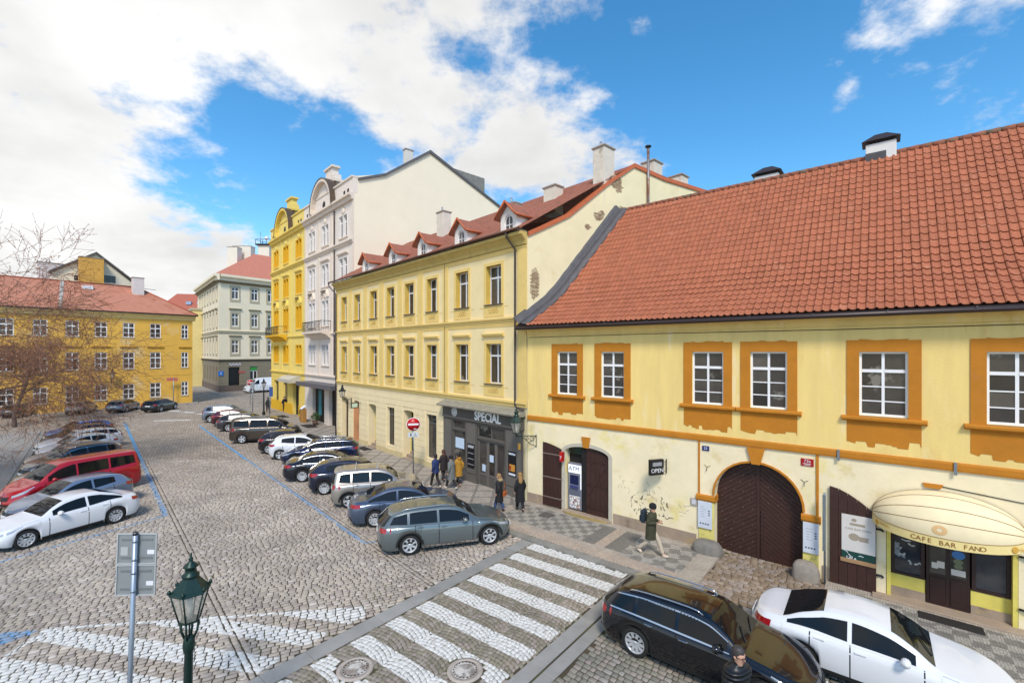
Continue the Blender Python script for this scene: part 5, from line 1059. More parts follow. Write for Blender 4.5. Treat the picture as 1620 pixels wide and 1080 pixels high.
# ================================================================== THE TALL TWIN HOUSES
OB = OM+nM*1.48-eM*24.4
def twin(label, s0, s1, base, trim, pale, wcs, winmat, deep, glassm, shutters=None):
    T = thing('tall_house', label, 'house', (*(OB+eM*s0), 0), aM); L_ = s1-s0
    holes = []; FL = ((5.8, 7.75), (9.6, 12.0), (13.4, 15.45), (17.35, 19.25))
    for c in wcs:
        for z0, z1 in FL: holes += [(c-0.85, c-0.10, z0, z1), (c+0.10, c+0.85, z0, z1)]
    w_ = MB(); wall(w_, 0, L_, 4.8, 20.2, holes, 0, 0.22, 0, 1); w_.build('wall', [base, trim], T)
    MB().box(0.01, L_-0.6, 0.3, 12.0, 0, 20.1).build('core', black_m, T)
    for h in holes: window(T, h[0], h[2], h[1]-h[0], h[3]-h[2], 0.12, 1, (0.0,), 0.7, split=False, key='tw'+label[:9], mat=winmat, glass=glassm, fw=0.07)
    for z0, z1, pr in ((4.5, 4.8, 0.18), (8.6, 8.85, 0.14), (16.5, 16.85, 0.25), (20.2, 20.75, 0.45)):
        MB().extr_x([(0.0, z0), (-pr*0.45, z0+0.02), (-pr*0.6, z0+(z1-z0)*0.5), (-pr, z0+(z1-z0)*0.65), (-pr, z1), (0.0, z1)], 0, L_).build('cornice', pale, T)
    for c in wcs:
        for i, (z0, z1) in enumerate(FL):
            MB().box(c-1.0, c+1.0, -0.10, 0.002, z0-0.12, z0-0.01).build('window_sill', pale, T)
            f = MB(); f.box(c-0.99, c-0.86, -0.05, 0.002, z0, z1+0.12); f.box(c+0.86, c+0.99, -0.05, 0.002, z0, z1+0.12); f.box(c-0.86, c+0.86, -0.05, 0.002, z1+0.01, z1+0.12); f.box(c-0.09, c+0.09, -0.04, 0.002, z0, z1); f.build('window_surround', trim, T)
            if i == 2: MB().extr_x([(0.0, z1+0.3), (-0.16, z1+0.36), (-0.2, z1+0.46), (0, z1+0.5)], c-1.1, c+1.1).build('window_hood', pale, T)
            if i == 1:
                a_ = MB(); arch_band(a_, c, 0.72, z1+0.35, 0.62, 0.16, -0.22, 0.002, 12); a_.build('window_hood', pale, T); MB().lathe([(0.0, -0.14), (0.25, -0.12), (0.36, -0.05), (0.42, 0.0)], 14, (c, 0, z1+0.5), 'y').build('cartouche', pale, T); MB().box(c-0.65, c+0.65, -0.24, -0.221, z1+0.86, z1+0.98).build('hood_cover', M('hood_metal', '#5b4a3c', 0.5, metal=0.3), T)
            if i == 3: MB().lathe([(0.0, -0.12), (0.22, -0.1), (0.4, 0.0)], 12, (c, 0, z1+0.4), 'y').build('cartouche', pale, T)
    cen = wcs[1]
    for a, b in ((0.0, 0.35), (L_-0.35, L_), (cen-1.75, cen-1.4), (cen+1.4, cen+1.75)):
        for z0, z1 in ((4.81, 8.59), (8.86, 16.49), (16.86, 20.19)): MB().box(a+0.001, b-0.001, -0.06, 0.002, z0, z1).build('pilaster', pale, T)
    # parapet and curved gablet
    MB().box(0, L_, -0.1, 0.3, 20.76, 22.1).build('parapet', base, T); MB().box(-0.02, L_+0.02, -0.2, 0.4, 22.101, 22.25).build('parapet_coping', pale, T)
    each('parapet_opening', black_m, T, *[(x-0.2, x+0.2, -0.104, -0.09, 21.0, 21.35) for x in (1.0, 1.8, L_-1.8, L_-1.0)])
    n = 16; R_ = 2.45; pts = [(cen-R_*math.cos(math.pi*k/n), 20.76+2.55*math.sin(math.pi*k/n)) for k in range(n+1)]
    MB().prism(pts, -0.14, -0.101).build('gablet', base, T)
    a_ = MB(); arch_band(a_, cen, R_, 20.76, 2.55, 0.28, -0.55, 0.3, 16); a_.build('gablet_arch', pale, T)
    a_ = MB(); arch_band(a_, cen, R_+0.285, 20.76, 2.84, 0.06, -0.6, 0.35, 16); a_.build('gablet_cover', M('hood_metal', '#5b4a3c', 0.5, metal=0.3), T)
    MB().box(cen-1.4, cen+1.4, 0.31, 1.0, 21.0, 24.0).build('attic_block', base, T); MB().box(cen-1.75, cen+1.75, 0.2, 1.1, 23.2, 23.45).build('attic_cornice', pale, T); MB().box(cen-0.85, cen+0.85, 0.35, 0.95, 24.0, 24.75).build('attic_block', base, T); MB().box(cen-1.05, cen+1.05, 0.22, 1.05, 24.751, 24.95).build('attic_cornice', pale, T)
    MB().lathe([(0.0, -0.18), (0.25, -0.17), (0.38, -0.142)], 16, (cen, 0, 21.2), 'y').build('oculus', black_m, T)
    return T
pinkw = M('plaster_pink_white', '#e0d3c7', 0.85, var=0.04, vs_=1.5, bump=0.15); pinkt = M('trim_pale', '#dcd5d0', 0.85, var=0.04); pinkp = M('trim_cream', '#dccdbd', 0.85, var=0.04)
ylw = M('plaster_bright_yellow', '#e6cc70', 0.85, var=0.06, vs_=1.5, bump=0.15); ylt = M('trim_gold', '#d9a91a', 0.8, var=0.06); ylp = M('trim_yellow_light', '#e3c765', 0.85, var=0.05)
T3 = twin('tall pinkish white house with blank gable wall beside the dormered house', 12.2, 24.4, pinkw, pinkt, pinkp, [2.05, 5.65, 9.95], white_paint, 0.2, glass_dark)
T4 = twin('tall golden yellow house next to the pinkish white house', 0.0, 12.2, ylw, ylt, ylp, [2.0, 5.75, 10.2], M('gold_joinery', '#d3a11c', 0.6), 0.2, M('amber_blind', '#b98c1e', 0.35, rnd=0.2))  # window panes in a flat amber, tone varied at random per pane
def shopfloor(T, base, L_, holes, quoin):
    w_ = MB(); wall(w_, 0, L_, -0.2, 4.5, holes, -0.01, 0.6); w_.build('ground_floor', base, T)
    courses(T, quoin, 0.0, L_, 0.4, 4.3, 0.33, 0.365, [(h[0]-0.1, h[1]+0.1, h[2]-0.05, h[3]+0.1) for h in holes], -0.04, -0.009)
shopfloor(T3, pinkw, 12.2, [(2.2, 5.4, 0.0, 3.75), (6.6, 8.2, 0.0, 3.6), (9.2, 11.2, 0.0, 3.6)], pinkw)
shopfloor(T4, ylw, 12.2, [(1.0, 2.9, 0.9, 3.6), (4.4, 6.3, 0.9, 3.6), (8.3, 10.2, 0.0, 3.6)], ylp)
MB().box(-0.001, 8.2, -0.09, -0.041, -0.2, 1.25).build('yellow_plinth', ylt, T4); MB().box(10.3, 12.19, -0.09, -0.041, -0.2, 1.25).build('yellow_plinth', ylt, T4)
each('shop_window', glass_dark, T4, (1.0, 2.9, 0.3, 0.34, 0.9, 3.6), (4.4, 6.3, 0.3, 0.34, 0.9, 3.6)); MB().box(8.3, 10.2, 0.4, 0.45, 0, 3.6).build('green_door', M('door_green', '#1f4a2c', 0.4), T4)
each('shop_window', glass_dark, T3, (2.2, 5.4, 0.4, 0.44, 0, 3.7), (6.6, 8.2, 0.4, 0.44, 0, 3.5), (9.2, 11.2, 0.4, 0.44, 0, 3.5))
cn = MB(); cn.box(1.9, 11.0, -1.5, -0.05, 4.05, 4.12); cn.box(1.9, 11.0, -1.56, -1.5, 3.75, 4.15); cn.box(10.94, 11.0, -1.5, -0.05, 3.75, 4.049); cn.build('entrance_canopy', M('canopy_grey', '#5d5d63', 0.5), T3)
MB().bbox(4.2, 4.9, -0.12, -0.05, 0.9, 3.3, 0.01).build('banner', M('banner_teal', '#2f7f8a', 0.6, var=0.05), T3)
aw4 = MB(); aw4.extr_x([(-0.05, 3.75), (-1.2, 3.75), (-1.2, 4.1), (-0.6, 4.4), (-0.05, 4.45)], 6.8, 11.0); aw4.build('shop_awning', M('awning_pale', '#b9b3a4', 0.7, var=0.06), T4)
def balcony(T, c, w, mat):
    MB().extr_x([(-0.06, 8.3), (-0.5, 8.7), (-1.0, 8.86), (-1.0, 9.05), (-0.06, 9.05)], c-w/2, c+w/2).build('balcony_slab', mat, T)
    r = MB(); r.tube([(c-w/2+0.05, -0.06, 10.0), (c-w/2+0.05, -0.95, 10.0), (c+w/2-0.05, -0.95, 10.0), (c+w/2-0.05, -0.06, 10.0)], 0.03, 6)
    for i in range(int(w/0.16)): x = c-w/2+0.08+i*0.16; r.tube([(x, -0.95, 9.05), (x+0.04*math.sin(i), -1.02, 9.5), (x, -0.95, 10.0)], 0.014, 4)
    for i in range(5):
        for s_ in (-1, 1): r.tube([(c+s_*(w/2-0.05), -0.1-i*0.2, 9.05), (c+s_*(w/2-0.05), -0.1-i*0.2, 10.0)], 0.014, 4)
    r.build('balcony_railing', dark_metal, T)
MB().tube([(8.05, -0.09, 20.1), (8.05, -0.09, 4.9)], 0.06, 8).build('downpipe', M('downpipe_dark', '#3f3634', 0.5, metal=0.3), T3)
balcony(T3, 4.6, 5.2, pinkp); balcony(T4, 3.6, 5.4, ylt)
# blank gable of the pink house, dark roof over it
G3 = M('gable_white_render', '#ecdfc6', 0.9, var=0.03, vs_=0.7, bump=0.1, bs=10)
gp3 = [(0.0, -0.2), (0.0, 22.2), (2.9, 23.1), (7.6, 26.6), (16.8, 23.1), (16.8, -0.2)]
MB().add([(12.19, y, z) for y, z in gp3]+[(11.8, y, z) for y, z in gp3], [list(range(6)), list(range(11, 5, -1))]+[(i, (i+1) % 6, (i+1) % 6+6, i+6) for i in range(6)]).build('gable_wall', G3, T3)
dkr = M('roof_slate_dark', '#5a5a5c', 0.7, var=0.15, vs_=4)
for TT, xx0, xx1 in ((T3, -0.0, 12.35), (T4, 0.0, 12.2)):
    rb = MB(); pr = [(0.35, 22.1), (2.9, 23.18), (7.6, 26.68), (16.9, 23.12), (16.9, 22.9), (7.6, 26.4), (2.9, 22.95), (0.35, 21.9)]
    rb.extr_x(pr, xx0, xx1); rb.build('roof', dkr, TT)
MB().box(10.0, 11.8, 9.0, 14.8, 24.0, 25.9).build('roof_dormer', M('zinc_boards', '#7d7a72', 0.6, var=0.2, vs_=3), T3)
chimney(11.6, 5.6, 0.5, 0.8, 24.5, 26.2, M('chimney_grey_white', '#cfcac2', 0.8), 0, T3)
# ================================================================== YELLOW HOUSE CLOSING THE SQUARE
eY = np.array((0.634, 0.773)); eY = eY/np.hypot(*eY); nY = np.array((-eY[1], eY[0])); OY = np.array((-44.3, 63.1))-eY*20; aY = frame_angle(eY)
def at_u(O, e, n, u, off=0.0):
    P_ = O+n*off; k = (u-810)/720; s = (k*P_[1]-P_[0])/(e[0]-k*e[1]); return float(s), float(P_[1]+s*e[1])
Yh = thing('yellow_house', 'deep yellow three storey house with hipped red roof closing the square', 'house', (OY[0], OY[1], 0), aY)
yw = M('plaster_deep_yellow', '#dfae4c', 0.88, var=0.08, vs_=0.8, bump=0.2, bs=10, stain=['#dcc59c', '#d9ab42'], st=(0.56, 0.74), ss=0.35)
yt = M('cornice_cream_yellow', '#e0c987', 0.85, var=0.06)
YC = [(x, 1.15) for x in (-8.0, -5.2, -2.4, 0.1, 2.7, 5.3, 7.93, 10.48, 13.12, 15.86)]+[(19.1, 0.8)]
FLY = ((1.12, 3.0), (4.92, 7.0), (8.9, 10.75)); hs_ = [(c-w/2, c+w/2, a, b) for c, w in YC for a, b in FLY]
w_ = MB(); wall(w_, -14, 20, -0.3, 11.6, hs_, 0, 0.16); w_.build('wall', yw, Yh)
MB().add([(20, 0, -0.3), (20, 12, -0.3), (20, 12, 11.6), (20, 0, 11.6)], [(0, 1, 2, 3)]).build('side_wall', yw, Yh)
MB().box(-14, 19.9, 0.25, 11, -0.3, 11.5).build('core', black_m, Yh)
for h in hs_:
    window(Yh, h[0], h[2], h[1]-h[0], h[3]-h[2], 0.04, 2, (0.32,), 0.66, split=False, key='Y', fw=0.08, bar=0.045)
    MB().box(h[0]-0.08, h[1]+0.08, -0.06, 0.035, h[2]-0.08, h[2]-0.001).build('window_sill', M('sill_grey', '#a59a86', 0.8), Yh)
    if h[2] == 4.92: MB().extr_x([(0, 7.55), (-0.12, 7.6), (-0.16, 7.75), (0, 7.8)], h[0]-0.3, h[1]+0.3).build('window_hood', M('hood_ochre', '#bd8f2c', 0.85), Yh)
MB().box(-14, 20.02, -0.03, 0.002, 3.95, 4.1).build('string_course', yw, Yh)
MB().extr_x([(0.0, 11.3), (-0.1, 11.35), (-0.2, 11.6), (-0.42, 11.8), (-0.42, 11.95), (0.0, 11.95)], -14, 20.3).build('main_cornice', yt, Yh)
MB().extr_x([(-0.62, 11.96), (-0.62, 12.12), (-0.1, 12.12), (-0.1, 11.96)], -14, 20.5).build('gutter', gutter_m, Yh)
rfY = M('roof_salmon_tile', '#b87a62', 0.85, var=0.10, vs_=3, bump=0.5, bs=10, stain='#a9694f', st=(0.5, 0.66), ss=0.8)
MB().add([(-14, -0.55, 12.1), (20.5, -0.55, 12.1), (14.9, 5.2, 15.9), (-14, 5.2, 15.9), (20.5, 11.5, 12.1), (-14, 11.5, 12.1)], [(0, 1, 2, 3), (1, 4, 2), (2, 4, 5, 3)]).build('roof', rfY, Yh)
MB().tube([(20.5, -0.55, 12.12), (14.9, 5.2, 15.93)], 0.10, 8).build('hip_ridge', M('hip_tile', '#a5583f', 0.8, var=0.15), Yh); MB().tube([(20.5, 11.5, 12.12), (14.9, 5.2, 15.93)], 0.10, 8).build('hip_ridge', MATS['hip_tile'], Yh); MB().tube([(-14, 5.2, 15.93), (14.9, 5.2, 15.93)], 0.10, 8).build('ridge', MATS['hip_tile'], Yh)
s0, _ = at_u(OY, eY, nY, 95); MB().add([(s0-0.2, -0.5, 12.16), (s0+0.12, -0.5, 12.16), (s0+0.9, 5.2, 15.98), (s0+0.55, 5.2, 15.98)], [(0, 1, 2, 3)]).build('party_strip', M('party_grey', '#a8a29c', 0.8), Yh)
sk, _ = at_u(OY, eY, nY, 138, 4.2); MB().box(sk-0.5, sk+0.5, 3.7, 4.4, 15.0, 15.45).build('skylight', paper, Yh)
sc_, _ = at_u(OY, eY, nY, 218, 3.9); chimney(sc_, 3.9, 1.2, 0.9, 14.0, 17.0, M('chimney_pale', '#d3c9c6', 0.85, var=0.06), 0, Yh)
rl = MB(); s1_, _ = at_u(OY, eY, nY, 155, 5); rl.tube([(s1_-0.5, 4.6, 15.9), (s1_+6.0, 4.6, 15.7)], 0.03, 5); rl.build('roof_rail', dark_metal, Yh)
# attic house behind it, with a brick chimney stack
ybk = M('yellow_brick', '#c99a4a', 0.9, var=0.2, vs_=4, bump=0.5, bs=12, stain='#a57534', st=(0.55, 0.65), ss=3)
Oa = OY+nY*7.0
sa, Ya = at_u(Oa, eY, nY, 100); sb, Yb = at_u(Oa, eY, nY, 213); sm, Ym = at_u(Oa, eY, nY, 152)
zt = lambda v, Y: CAM_H+(556-v)*Y/720
Ah = thing('attic_house', 'cream attic gable rising behind the hipped red roof', 'house', (Oa[0], Oa[1], 0), aY)
cr = M('attic_cream', '#dcd5bf', 0.85, var=0.06)
zap = zt(402, Ym); za = zt(432, Ya); zb_ = zt(450, Yb)
MB().prism([(sa-1, 8), (sb, 8), (sb, zb_), (sm, zap), (sa-1, za)], 0, 5).build('wall', cr, Ah)
for (p, q) in (((sm, zap), (sb+0.3, zb_-0.1)), ((sm, zap), (sa-1.3, za-0.1))): MB().prism([(p[0], p[1]), (q[0], q[1]), (q[0], q[1]+0.28), (p[0], p[1]+0.28)], -0.35, 5.2).build('verge', M('verge_dark', '#55504c', 0.7), Ah)
s1_, _ = at_u(Oa, eY, nY, 172); s2_, _ = at_u(Oa, eY, nY, 122); each('attic_window', glass_dark, Ah, (s1_-0.6, s1_+0.7, -0.03, 0.01, zt(445, Ym), zt(434, Ym)), (s2_-0.3, s2_+0.5, -0.03, 0.01, zt(446, Ym), zt(438, Ym)))
sc1, Y1 = at_u(Oa, eY, nY, 144, -0.8); w1 = 2.35; chimney(sc1, -0.9, w1, 1.2, 10, zt(409, Y1), ybk, 0, Ah)
sc2, Y2 = at_u(Oa, eY, nY, 158.5, -0.2); MB().box(sc2, sc2+0.35, -0.3, 0.6, 12, zt(410, Y2)).build('chimney_side', M('chimney_grey_render', '#b9b6b0', 0.85), Ah)
sc3, Y3 = at_u(Oa, eY, nY, 187, 2.5); chimney(sc3, 2.5, 0.9, 0.7, 12, zt(430, Y3), M('chimney_orange', '#b0714f', 0.85, var=0.15), 2, Ah)
sc4, Y4 = at_u(Oa, eY, nY, 88, 1.0); chimney(sc4, 1.0, 3.2, 1.2, 10, zt(418, Y4), M('chimney_pale', '#d3c9c6', 0.85, var=0.06), 2, Ah)
# ================================================================== GREY CORNER HOUSE
C5 = np.array((-50.6, 78.6)); e5 = np.array((0.6, 0.8)); n5 = np.array((-0.8, 0.6)); l5 = np.array((0.66, -0.75)); l5 = l5/np.hypot(*l5); nl5 = np.array((-l5[1], l5[0])); LL5 = 26.0; O5 = C5-l5*LL5
up5 = M('corner_cream_render', '#e8dbbf', 0.88, var=0.04, vs_=0.8); gr5 = M('corner_taupe_render', '#8a7f6b', 0.88, var=0.06, vs_=0.8); tr5 = M('corner_trim_taupe', '#b3a98e', 0.85, var=0.05)
Bh = thing('corner_house', 'cream and taupe corner house with hipped red roof beyond the crossing', 'house', (C5[0], C5[1], 0), 0)
def face5(O, e, n, L_, cols, w, base_open, key, x_in):
    fr = obj('facade', None, Bh, (O[0]-C5[0], O[1]-C5[1], 0), frame_angle(e)); F5 = ((6.85, 9.15), (11.6, 13.9), (16.4, 18.5))
    hs_ = [(c-w/2, c+w/2, a, b) for c in cols for a, b in F5]
    w_ = MB(); wall(w_, 0, L_, 5.6, 19.4, hs_, 0, 0.2); wall(w_, 0, L_, -0.3, 5.6, base_open, -0.0, 0.3, 1); w_.build('wall', [up5, gr5], fr)
    for h in hs_:
        window(fr, h[0], h[2], w, h[3]-h[2], 0.08, 2, (0.0,), 0.68, split=False, key='c5'+key, fw=0.10, bar=0.05)
        f = MB(); f.box(h[0]-0.28, h[0], -0.06, 0.002, h[2]-0.1, h[3]+0.25); f.box(h[1], h[1]+0.28, -0.06, 0.002, h[2]-0.1, h[3]+0.25); f.box(h[0], h[1], -0.06, 0.002, h[3], h[3]+0.25); f.box(h[0]-0.28, h[1]+0.28, -0.06, 0.002, h[2]-0.5, h[2]-0.1); f.build('window_surround', tr5, fr)
        if h[2] < 16: MB().extr_x([(0, h[3]+0.55), (-0.25, h[3]+0.62), (-0.3, h[3]+0.8), (0, h[3]+0.85)], h[0]-0.45, h[1]+0.45).build('window_hood', M('hood_taupe', '#8d8369', 0.85), fr)
    for z0, z1, pr, m_ in ((5.35, 5.75, 0.25, M('belt_dark', '#5f5644', 0.85)), (10.2, 10.5, 0.12, tr5), (10.62, 10.78, 0.2, up5), (19.4, 20.5, 0.8, up5)): MB().extr_x([(0.0, z0), (-pr*0.4, z0+0.03), (-pr*0.55, z0+(z1-z0)*0.5), (-pr, z0+(z1-z0)*0.6), (-pr, z1), (0.0, z1)], 0, L_+(pr if x_in else 0)).build('cornice', m_, fr)
    MB().extr_x([(-0.7, 19.35), (-0.2, 19.3), (-0.2, 19.0), (0, 19.0), (0, 19.38)], 0, L_).build('cornice_bed_mould', M('cornice_taupe', '#8b8069', 0.85), fr)  # taupe moulding directly under the cornice, darker than the wall
    z = 0.9
    courses(fr, gr5, 0.0, L_, 1.2, 5.2, 0.42, 0.47, [(h[0]-0.05, h[1]+0.05, h[2], h[3]) for h in base_open], -0.04, 0.001)
    MB().box(0, L_, -0.07, -0.002, -0.3, 1.15).build('plinth', M('plinth_brown5', '#6b5d54', 0.85, var=0.1), fr)
    return fr
cR = [at_u(C5, e5, n5, u)[0] for u in (372, 402.7, 428.5)]; cR.append(cR[-1]+3.1); dS = at_u(C5, e5, n5, 371)[0]; gS = at_u(C5, e5, n5, 401.5)[0]
opR = [(dS-0.95, dS+0.85, 0.0, 4.35), (gS-0.65, gS+0.65, 2.0, 4.4)]
fR = face5(C5, e5, n5, 24, cR, 1.15, opR, 'r', False)
cL = [at_u(O5, l5, nl5, u)[0] for u in (318, 322, 327.7, 332.6, 337.8, 343)]; cL = [cL[-1]-i*3.35 for i in range(7)]
opL = [(c-0.55, c+0.55, 1.9, 4.3) for c in cL]
fL = face5(O5, l5, nl5, LL5, cL, 1.15, opL, 'l', True)
each('entrance_door', M('entrance_dark', '#2a221c', 0.5), fR, (dS-0.95, dS+0.85, 0.28, 0.32, 0, 4.35)); window(fR, gS-0.65, 2.0, 1.3, 2.4, 0.15, 2, (0.0,), 0.68, split=False, key='g5', fw=0.1, bar=0.06)
MB().box(gS-0.6, gS+0.6, 0.10, 0.14, 3.66, 4.35).build('green_panel', M('panel_green', '#2f8a34', 0.5), fR)
for h in opL: window(fL, h[0], h[2], 1.1, 2.4, 0.15, 2, (0.0,), 0.68, split=False, key='g5l', fw=0.08, mat=M('frame_taupe', '#6f6656', 0.6), bar=0.04)
sq = MB(); pts = [(dS-0.9+0.16*i, 4.85+0.16*math.sin(i*1.9)) for i in range(13)]
for (a0, b0), (a1, b1) in zip(pts, pts[1:]): sq.add([(a0, -0.09, b0-0.09), (a1, -0.09, b1-0.09), (a1, -0.09, b1+0.09), (a0, -0.09, b0+0.09)], [(0, 1, 2, 3)])
sq.build('shop_sign', M('sign_lilac_white', '#d9d6ec', 0.5), fR)
each('street_sign', M('sign_redbrown', '#b0534c', 0.5), fR, (gS-2.6, gS-1.5, -0.08, -0.045, 3.3, 3.65))
bs5 = thing('info_sign', 'small blue sign on the corner of the taupe house', 'sign', (*(C5+e5*0.25-n5*0.1), 2.9), frame_angle(e5)); MB().bbox(-0.4, 0.4, -0.03, 0.03, 0, 0.85, 0.01).build('plate', M('sign_blue', '#2d6fc0', 0.4), bs5); MB().box(-0.05, 0.05, -0.036, -0.031, 0.2, 0.65).build('mark', paper, bs5)
Rr = C5+e5*24; Lf = O5; Bk = C5+e5*24-l5*LL5; cen5 = (C5+Rr+Lf+Bk)/4
outp = [p+(p-cen5)/np.hypot(*(p-cen5))*1.0 for p in (Lf, C5, Rr, Bk)]; inp = [cen5+(p-cen5)*0.36 for p in (Lf, C5, Rr, Bk)]
v = [(p[0]-C5[0], p[1]-C5[1], 20.5) for p in outp]+[(p[0]-C5[0], p[1]-C5[1], 26.6) for p in inp]
MB().add(v, [(0, 1, 5, 4), (1, 2, 6, 5), (2, 3, 7, 6), (3, 0, 4, 7), (4, 5, 6, 7)]).build('roof', M('roof_pink_red_tile', '#bf7660', 0.85, var=0.1, vs_=2, bump=0.4, bs=8), Bh)
MB().plate([(p[0]-C5[0], p[1]-C5[1]) for p in [cen5+(p-cen5)*0.985 for p in (Lf, C5, Rr, Bk)]], 0, 20.4).build('core', black_m, Bh)
for u, off, w, zt_ in ((371, 9, 2.0, 27.3), (386, 10, 3.6, 28.0)):
    s_, Y_ = at_u(C5, e5, n5, u, off); p = C5+e5*s_+n5*off-C5; chimney(float(p[0]), float(p[1]), w, 1.6, 18, zt_, M('chimney_cream5', '#d9d3c4', 0.85, var=0.04), 0, Bh)
s_, Y_ = at_u(C5, e5, n5, 421, 14); p = C5+e5*s_+n5*14; px_, py__ = float(p[0]), float(p[1]); zt0 = CAM_H+(556-388)*py__/720
chimney(px_-C5[0], py__-C5[1], 2.4, 2.0, 18, zt0-0.3, M('chimney_cream5', '#d9d3c4', 0.85), 0, Bh)
an = thing('antenna_platform', 'dark roof platform with antennas beside the golden house', 'antenna', (px_, py__, zt0-0.2), 0)
MB().box(-1.6, 1.6, -1.4, 1.4, 0, 0.25).build('deck', dark_metal, an)
r = MB(); r.tube([(-1.55, -1.35, 1.2), (1.55, -1.35, 1.2), (1.55, 1.35, 1.2), (-1.55, 1.35, 1.2), (-1.55, -1.35, 1.2)], 0.05, 5)
for x, y in ((-1.55, -1.35), (0, -1.35), (1.55, -1.35), (1.55, 1.35), (-1.55, 1.35)): r.tube([(x, y, 0.25), (x, y, 1.2)], 0.05, 5)
r.build('railing', dark_metal, an); MB().tube([(-1.2, 0, 0.25), (-1.2, 0, 3.0)], 0.06, 5).build('mast', galv, an); MB().lathe([(0.0, 0.0), (0.3, 0.05), (0.45, 0.2)], 12, (0.4, -0.8, 1.6), 'y').build('dish', paper, an); MB().tube([(0.4, -0.6, 0.25), (0.4, -0.6, 1.7)], 0.05, 5).build('mast', galv, an)
# ================================================================== HOUSES AT THE END OF THE SIDE STREET
fh = thing('distant_house', 'distant house with red roof and skylights above the side street', 'house', (-92, 118, 0), rad(15))
MB().box(0, 18, 0, 10, 0, 17.5).build('wall', M('far_cream', '#d9c99c', 0.9, var=0.05), fh); MB().add([(-0.6, -0.8, 17.4), (18.6, -0.8, 17.4), (16, 5, 22.8), (2.5, 5, 22.8), (-0.6, 10.8, 17.4), (18.6, 10.8, 17.4)], [(0, 1, 2, 3), (1, 5, 2), (2, 5, 4, 3), (4, 0, 3)]).build('roof', M('roof_far_red', '#a85f4c', 0.85, var=0.1, vs_=2), fh)
for k in range(4): MB().box(6+k*2.6, 7.2+k*2.6, 1.2, 2.0, 19.6, 20.4).build('skylight', M('skylight_blue', '#8fa3bd', 0.2), fh)
for k in range(6): MB().box(1.5+k*2.7, 2.7+k*2.7, -0.04, 0.02, 12, 14).build('window', glass_dark, fh)
fh2 = thing('distant_house', 'narrow pale yellow house front at the end of the side street', 'house', (-70.5, 98.5, 0), rad(-48)); MB().box(-9, 9, 0, 8, 0, 15.5).build('wall', M('far_yellow', '#dfcb8a', 0.9, var=0.05), fh2); MB().box(-9.2, 9.2, -0.2, 8, 15.5, 15.9).build('cornice', tr5, fh2)
for k in range(5): MB().box(-7+k*3, -5.8+k*3, -0.04, 0.02, 9, 11).build('window', glass_dark, fh2)
for fr in (fR, fL):                                     # hang the pieces straight on the house
    a_ = fr.rotation_euler[2]; c_, s_ = math.cos(a_), math.sin(a_); T_ = fr.location
    for ch in [o for o in bpy.data.objects if o.parent is fr]:
        l = ch.location.copy(); ch.parent = Bh; ch.location = (c_*l.x-s_*l.y+T_.x, s_*l.x+c_*l.y+T_.y, l.z); ch.rotation_euler = (0, 0, a_+ch.rotation_euler[2])
    bpy.data.objects.remove(fr)
# ================================================================== CARS
def pchip(pts):
    x = np.array([p[0] for p in pts], float); y = np.array([p[1] for p in pts], float); h = np.diff(x); d = np.diff(y)/h; m = np.zeros(len(x)); m[0], m[-1] = d[0], d[-1]
    for i in range(1, len(x)-1): m[i] = 0 if d[i-1]*d[i] <= 0 else 2*d[i-1]*d[i]/(d[i-1]+d[i])
    def f(t):
        t = min(max(t, x[0]), x[-1]); i = min(int(np.searchsorted(x, t, 'right'))-1, len(x)-2); s = (t-x[i])/h[i]
        return float(y[i]*(1+2*s)*(1-s)**2+m[i]*h[i]*s*(1-s)**2+y[i+1]*s*s*(3-2*s)+m[i+1]*h[i]*s*s*(s-1))
    return f
